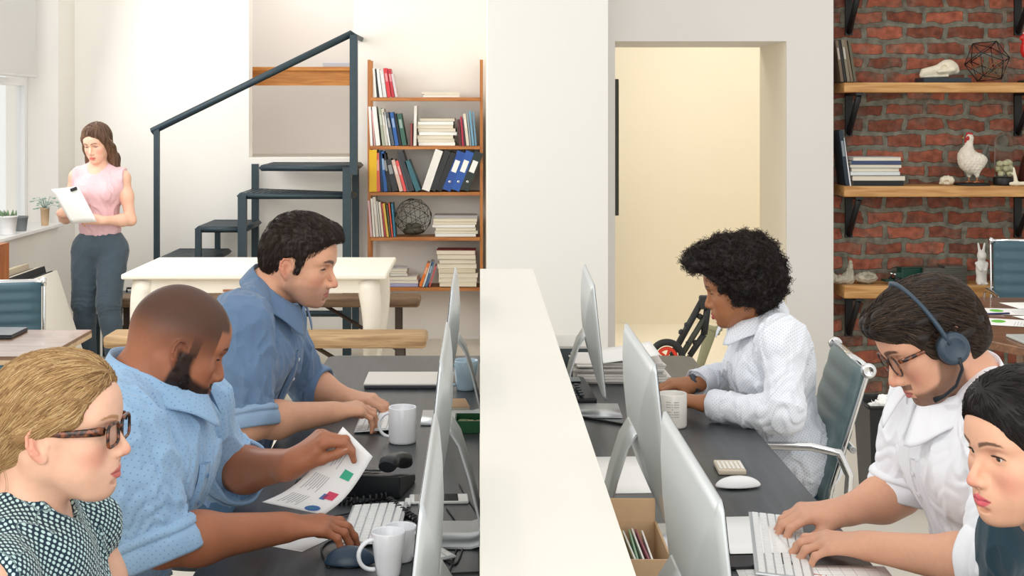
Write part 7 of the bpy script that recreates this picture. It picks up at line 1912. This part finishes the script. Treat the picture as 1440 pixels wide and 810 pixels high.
    for s in (1, -1):
        A = Matrix(((xv.x, zv.x, s*yv.x), (xv.y, zv.y, s*yv.y), (xv.z, zv.z, s*yv.z)))
        MB().lathe([(0, -.004), (.030, -.004), (.033, .002), (.031, .012), (.022, .017), (.020, .0155), (0, .0165)], L(-.006, s*.088, -.004), 32, ax=A).build('ear_cup', hm, hs)
        MB().lathe([(.012, -.012), (.030, -.012), (.034, -.006), (.030, -.003), (.012, -.003)], L(-.006, s*.088, -.004), 32, ax=A).build('ear_pad', mat('ear_pad_foam', (24, 27, 30), .8), hs)
    MB().tube([L(-.004, .103, -.022), L(.001, .101, -.045), L(.024, .086, -.072), L(.050, .066, -.084), L(.068, .053, -.086)], [.0042, .0036, .0032, .0036, .0062], n=8).build('microphone_boom', mat('boom_black', (28, 34, 40), .5), hs)
    return root, S
# ---------------------------------------------------------------- black-haired woman at the right edge
def woman_right():
    sc = .95; t = W(1446, 637, 2.2); R = rotm(197, 4, 0); pel = V3(1.10, 2.2, .55)
    S = dict(label='black-haired woman in a dark teal cardigan at the right edge of the photo', head=(R, t, sc), prm=dict(fem=1, eye_open=.6, nose=.95, nose_w=.95, lips=.85, jaw=.98, brow=.7, chin_x=.002), sc=.92, fem=1,
             neck=V3(.925, 2.24, 1.0), pelvis=pel, shl=V3(.985, 2.04, .94), shr=V3(.915, 2.38, .93), ell=V3(.93, 1.98, .75), elr=V3(.88, 2.44, .74), wrl=V3(.70, 2.02, .785), wrr=V3(.70, 2.22, .785),
             hand_l=dict(fwd=(-1, .1, 0), back=(0, 0, 1), curls=TYPE), hand_r=dict(fwd=(-1, -.1, 0), back=(0, 0, 1), curls=TYPE),
             skin=dict(base=rgb('e2ae90'), lip=rgb('dc5c6c'), cheek=rgb('dc8878'), brow=(rgb('4a3428'), .9)), skin_mat=SKIN, nail_mat=NAIL, iris='3c2a1c', gaze=(0, -6), face=V3(-1, 0, 0), fine=.0018, neck_r=.047, arm_r=(.040, .034, .035, .023), bust=.01, h=.0035)
    S.update(seated_legs(pel, -1)); root, bf, me, hands = person(S)
    m = cloth_mat('dark_teal_knit', '2c4450', var=.1, weave=.6)
    f, ends, bones, Rt, mid = shirt_field(S, .016, 1.9, (.056, .050, .040)); cn = np.asarray(S['neck']); f.cap(cn+V3(-.05, -.01, .05), cn+V3(-.16, -.03, -.12), .045, .03, k=.01, op='s')
    blob('cardigan', f, .0038, root, m, root, disp=lambda P: folds(P, [], .006, 61), bones=bones); trousers(S, root, CHAR)
    g = Field(); Rt, mid = torso_prims(g, S['neck'], pel, S['shl'], S['shr'], None, .90, .004, bust=.01); g.frame(); g.plane(cn+V3(-.05, 0, -.055), (-.2, 0, 1), k=.01, rad=.4)
    blob('top', g, .006, root, cloth_mat('grey_top', '5a6468'), root, bones=bones)
    rs = np.random.RandomState(7); g = Field(); g.frame(R, t, sc)
    g.ell((-.018, 0, .052), (.100, .084, .090), k=.01); g.ell((.032, 0, .080), (.066, .070, .052), k=.04); g.ell((-.065, 0, .0), (.060, .072, .080), k=.04)
    g.ell((.140, 0, -.002), (.088, .14, .088), k=.006, op='s'); g.ell((.060, 0, -.085), (.100, .14, .085), k=.006, op='s')
    for s in (1, -1): g.cap((.058, s*.052, .060), (.0, s*.080, -.005), .014, .018, k=.02)
    g.cap((-.09, 0, -.03), (-.12, 0, -.06), .04, .04, k=.02); g.frame()
    cap = blob('hair', g, .0026, root, HM, root, col=rgb('14100f'), disp=lambda P: sines(P@R, (8, 40, 40), 15, 6)*.0006)
    gm = g.mesh('tmp', h=.005); rt = roots_on(gm, 7500, lambda q: q[:, 0] > -.14, rs, R, t, sc)
    def dirf(P, k): q = head_local(P, R, t, sc); d = np.array([-.12, 0, -.05])-q; return (d/np.linalg.norm(d, axis=1, keepdims=True)+np.array([0, 0, -.15]))@R.T
    strand_obj('hair_strands', grow(g, rt, dirf, .0085, 9, lambda k: .0004, .02, rs, .85), .0005, cap, HM, [rgb('0e0b0a'), rgb('1a1412'), rgb('28201d')], rs)
    return root, S
# ---------------------------------------------------------------- standing woman with papers
def woman_standing():
    Y = 8.9; t = W(137, 203, Y); R = rotm(257, 17, 3); pel = V3(-2.385, 8.93, .80)
    S = dict(label='standing woman with long brown hair in a sleeveless pink top, reading clipped papers', head=(R, t, .98), prm=dict(fem=1, eye_open=.3, nose=.85, lips=1.05, jaw=.88, brow=.7, w=.95), sc=.88, fem=1, waist=.74,
             neck=V3(t[0]+.0, 8.955, 1.285), pelvis=pel, shl=V3(-2.235, 8.91, 1.235), shr=V3(-2.535, 8.93, 1.24), ell=V3(-2.185, 8.90, .965), elr=V3(-2.60, 8.93, .975), wrl=V3(-2.335, 8.76, .975), wrr=V3(-2.575, 8.76, 1.02),
             hand_l=dict(fwd=(-.95, -.15, .12), back=(-.2, -.9, .5), curls=[(35, 50, 25)]*4, thumb=(30, 20, 10)), hand_r=dict(fwd=(.75, -.35, .18), back=(-.4, -.8, -.4), curls=[(35, 50, 25)]*4, thumb=(30, 20, 10)),
             skin=dict(base=rgb('e6b79e'), lip=rgb('d0605c'), cheek=rgb('dc8a78'), brow=(rgb('4a3426'), .9)), skin_mat=SKIN, nail_mat=NAIL, iris='4a3524', gaze=(0, -25), face=V3(-.2, -1, 0), fine=.0035, h=.0045, neck_r=.045, arm_r=(.040, .033, .035, .023), bust=.016,
             knl=V3(-2.31, 8.84, .45), anl=V3(-2.255, 8.82, .09), knr=V3(-2.485, 8.93, .44), anr=V3(-2.49, 9.02, .09))
    root, bf, me, hands = person(S)
    m = cloth_mat('pale_pink', 'dfb9be', var=.03); f = Field(); Rt, mid = torso_prims(f, S['neck'], pel+V3(0, 0, .10), S['shl'], S['shr'], None, .86, .013, bust=.016, waist=.8, hipw=.9); f.frame()
    f.ell(pel+V3(0, 0, .10), (.125, .155, .09), k=.04) if False else None
    for s_ in ('l', 'r'): sh_ = np.asarray(S['sh'+s_]); f.ell(sh_, (.046, .046, .046), k=.03); dd = nrm(sh_-mid); f.plane(sh_+dd*.012, dd, k=.006, rad=.08)
    cn = np.asarray(S['neck']); f.cap(cn+V3(0, -.02, .02), cn+V3(-.01, -.09, .02), .058, .05, k=.008, op='s'); f.plane(pel+V3(0, 0, .04), (0, 0, -1), k=.006, rad=.4)
    top = blob('top', f, .005, root, m, root, disp=lambda P: folds(P, [(pel+V3(0, -.05, .12), .16, (.3, 0, 1), .006)], .007, 71), bones=[(pel, mid+V3(0, 0, .1), .12)])
    trousers(S, root, cloth_mat('slate_trousers', '46545f', var=.08), h=.005, inf=.014, r=(.084, .062, .052, .044), shoes=mat('pale_shoes', (214, 190, 172), .5), top=.10, wr=.008)
    rs = np.random.RandomState(8); g = Field(); sc = .98; g.frame(R, t, sc)
    g.ell((-.020, 0, .055), (.096, .082, .086), k=.01); g.ell((.030, 0, .080), (.062, .064, .050), k=.04)
    g.ell((.125, 0, -.010), (.078, .062, .105), k=.008, op='s')
    for s in (1, -1): g.chain([(.030, s*.066, .045), (-.012, s*.080, -.030), (-.030, s*.082, -.11), (-.005, s*.100, -.185)], [.020, .026, .030, .020], k=.03)
    g.chain([(-.07, 0, .02), (-.075, 0, -.09), (-.055, 0, -.20)], [.06, .06, .045], k=.04); g.ell((.055, 0, -.03), (.045, .058, .075), k=.01, op='s'); g.frame()
    cap = blob('hair', g, .0045, root, HM, root, col=rgb('5a4234'), disp=lambda P: sines(P, (60, 60, 6), 15, 6)*.003)
    gm = g.mesh('tmp', h=.008); rt = roots_on(gm, 2200, lambda q: q[:, 2] > -.16, rs, R, t, sc)
    strand_obj('hair_strands', grow(g, rt, lambda P, k: np.tile(V3(0, 0, -1.), (len(P), 1)), .014, 9, lambda k: .0015, .15, rs, .7), .0013, cap, HM, [rgb('3c2a20'), rgb('6b4e3a'), rgb('8c6c50')], rs)
    # clipped papers
    p = [W(72, 266, 8.68), W(110, 262, 8.64), W(136, 311, 8.66), W(100, 314, 8.70)]
    pr = empty('clipped_papers', p[0], label='white sheets held with a black clip by the standing woman', cat='paper'); o_ = p[0]
    for j in range(3):
        MB().grid(lambda u, v: (p[0]*(1-u)*(1-v)+p[1]*u*(1-v)+p[2]*u*v+p[3]*(1-u)*v)-o_+V3(0, -.012*math.sin(u*3.1)*math.sin(v*3.1)+.0022*j, -.002*j), 8, 8, thick=-.0008).build('sheet', M['paper'], pr)
    c = W(104, 266, 8.645)-o_; MB().box(Vector(c)+Vector((0, -.006, 0)), (.042, .012, .020), rot=Matrix.Rotation(-.35, 3, 'Y'), bev=.003).build('binder_clip', M['black'], pr)
    return root, S
man_blue(); RB, SB, HB = man_beard(); woman_blonde(); woman_afro(); man_headset(); woman_right(); woman_standing()
for (x, y, lab) in ((-.78, 4.02, 'round dark stool under the man in the dark blue shirt'), (-.84, 2.95, 'round dark stool under the bearded man'), (-.90, 2.25, 'round dark stool under the blonde woman'), (1.13, 2.93, 'round dark stool under the headset man'), (1.14, 2.2, 'round dark stool under the black-haired woman')):
    stool((x, y), .44, lab)
# the page held by the bearded man
p = [W(482, 600, 3.075), W(524, 642, 3.06), W(455, 724, 3.04), W(368, 706, 3.05)]
pg = empty('printed_page', p[3], label='white printed page with small charts held up by the bearded man', cat='paper'); o_ = p[3]
def page(u, v, off=0.):       # u across the short side, v along the long side
    q = p[0]*(1-u)*(1-v)+p[1]*u*(1-v)+p[2]*u*v+p[3]*(1-u)*v
    return q-o_+V3(.0, -.0+off*-1, -.030*math.sin(v*math.pi)*(1-.4*u)+.0*off)+V3(0, 0, off)
MB().grid(lambda u, v: page(u, v), 10, 20, thick=-.0005).build('sheet', M['paper'], pg)
def patch(name, m, u0, u1, v0, v1, shape='box'):
    mb = MB(); mb.grid(lambda a, b: page(*( (u0+(u1-u0)*a, v0+(v1-v0)*b) if shape == 'box' else ((u0+u1)/2+(u1-u0)/2*a*math.cos(b*6.283), (v0+v1)/2+(v1-v0)/2*a*math.sin(b*6.283)) ), off=.0012), 4, 12); mb.build(name, m, pg)
patch('pie_chart', M['g3'], .62, .86, .84, 1-.02, 'disc'); patch('bar_chart', M['g2'], .66, .86, .55, .68); patch('bar_chart', M['g3'], .62, .72, .60, .70); patch('map_print', M['g1'], .62, .84, .26, .36)
patch('pie_chart', M['g1'], .64, .78, .86, .93, 'disc')
for i in range(7):
    for (a, b) in ((.10, .30), (.40, .62), (.70, .92)): patch('printed_lines', M['print'], .14+i*.05, .155+i*.05, a, b-.03*(i % 3))
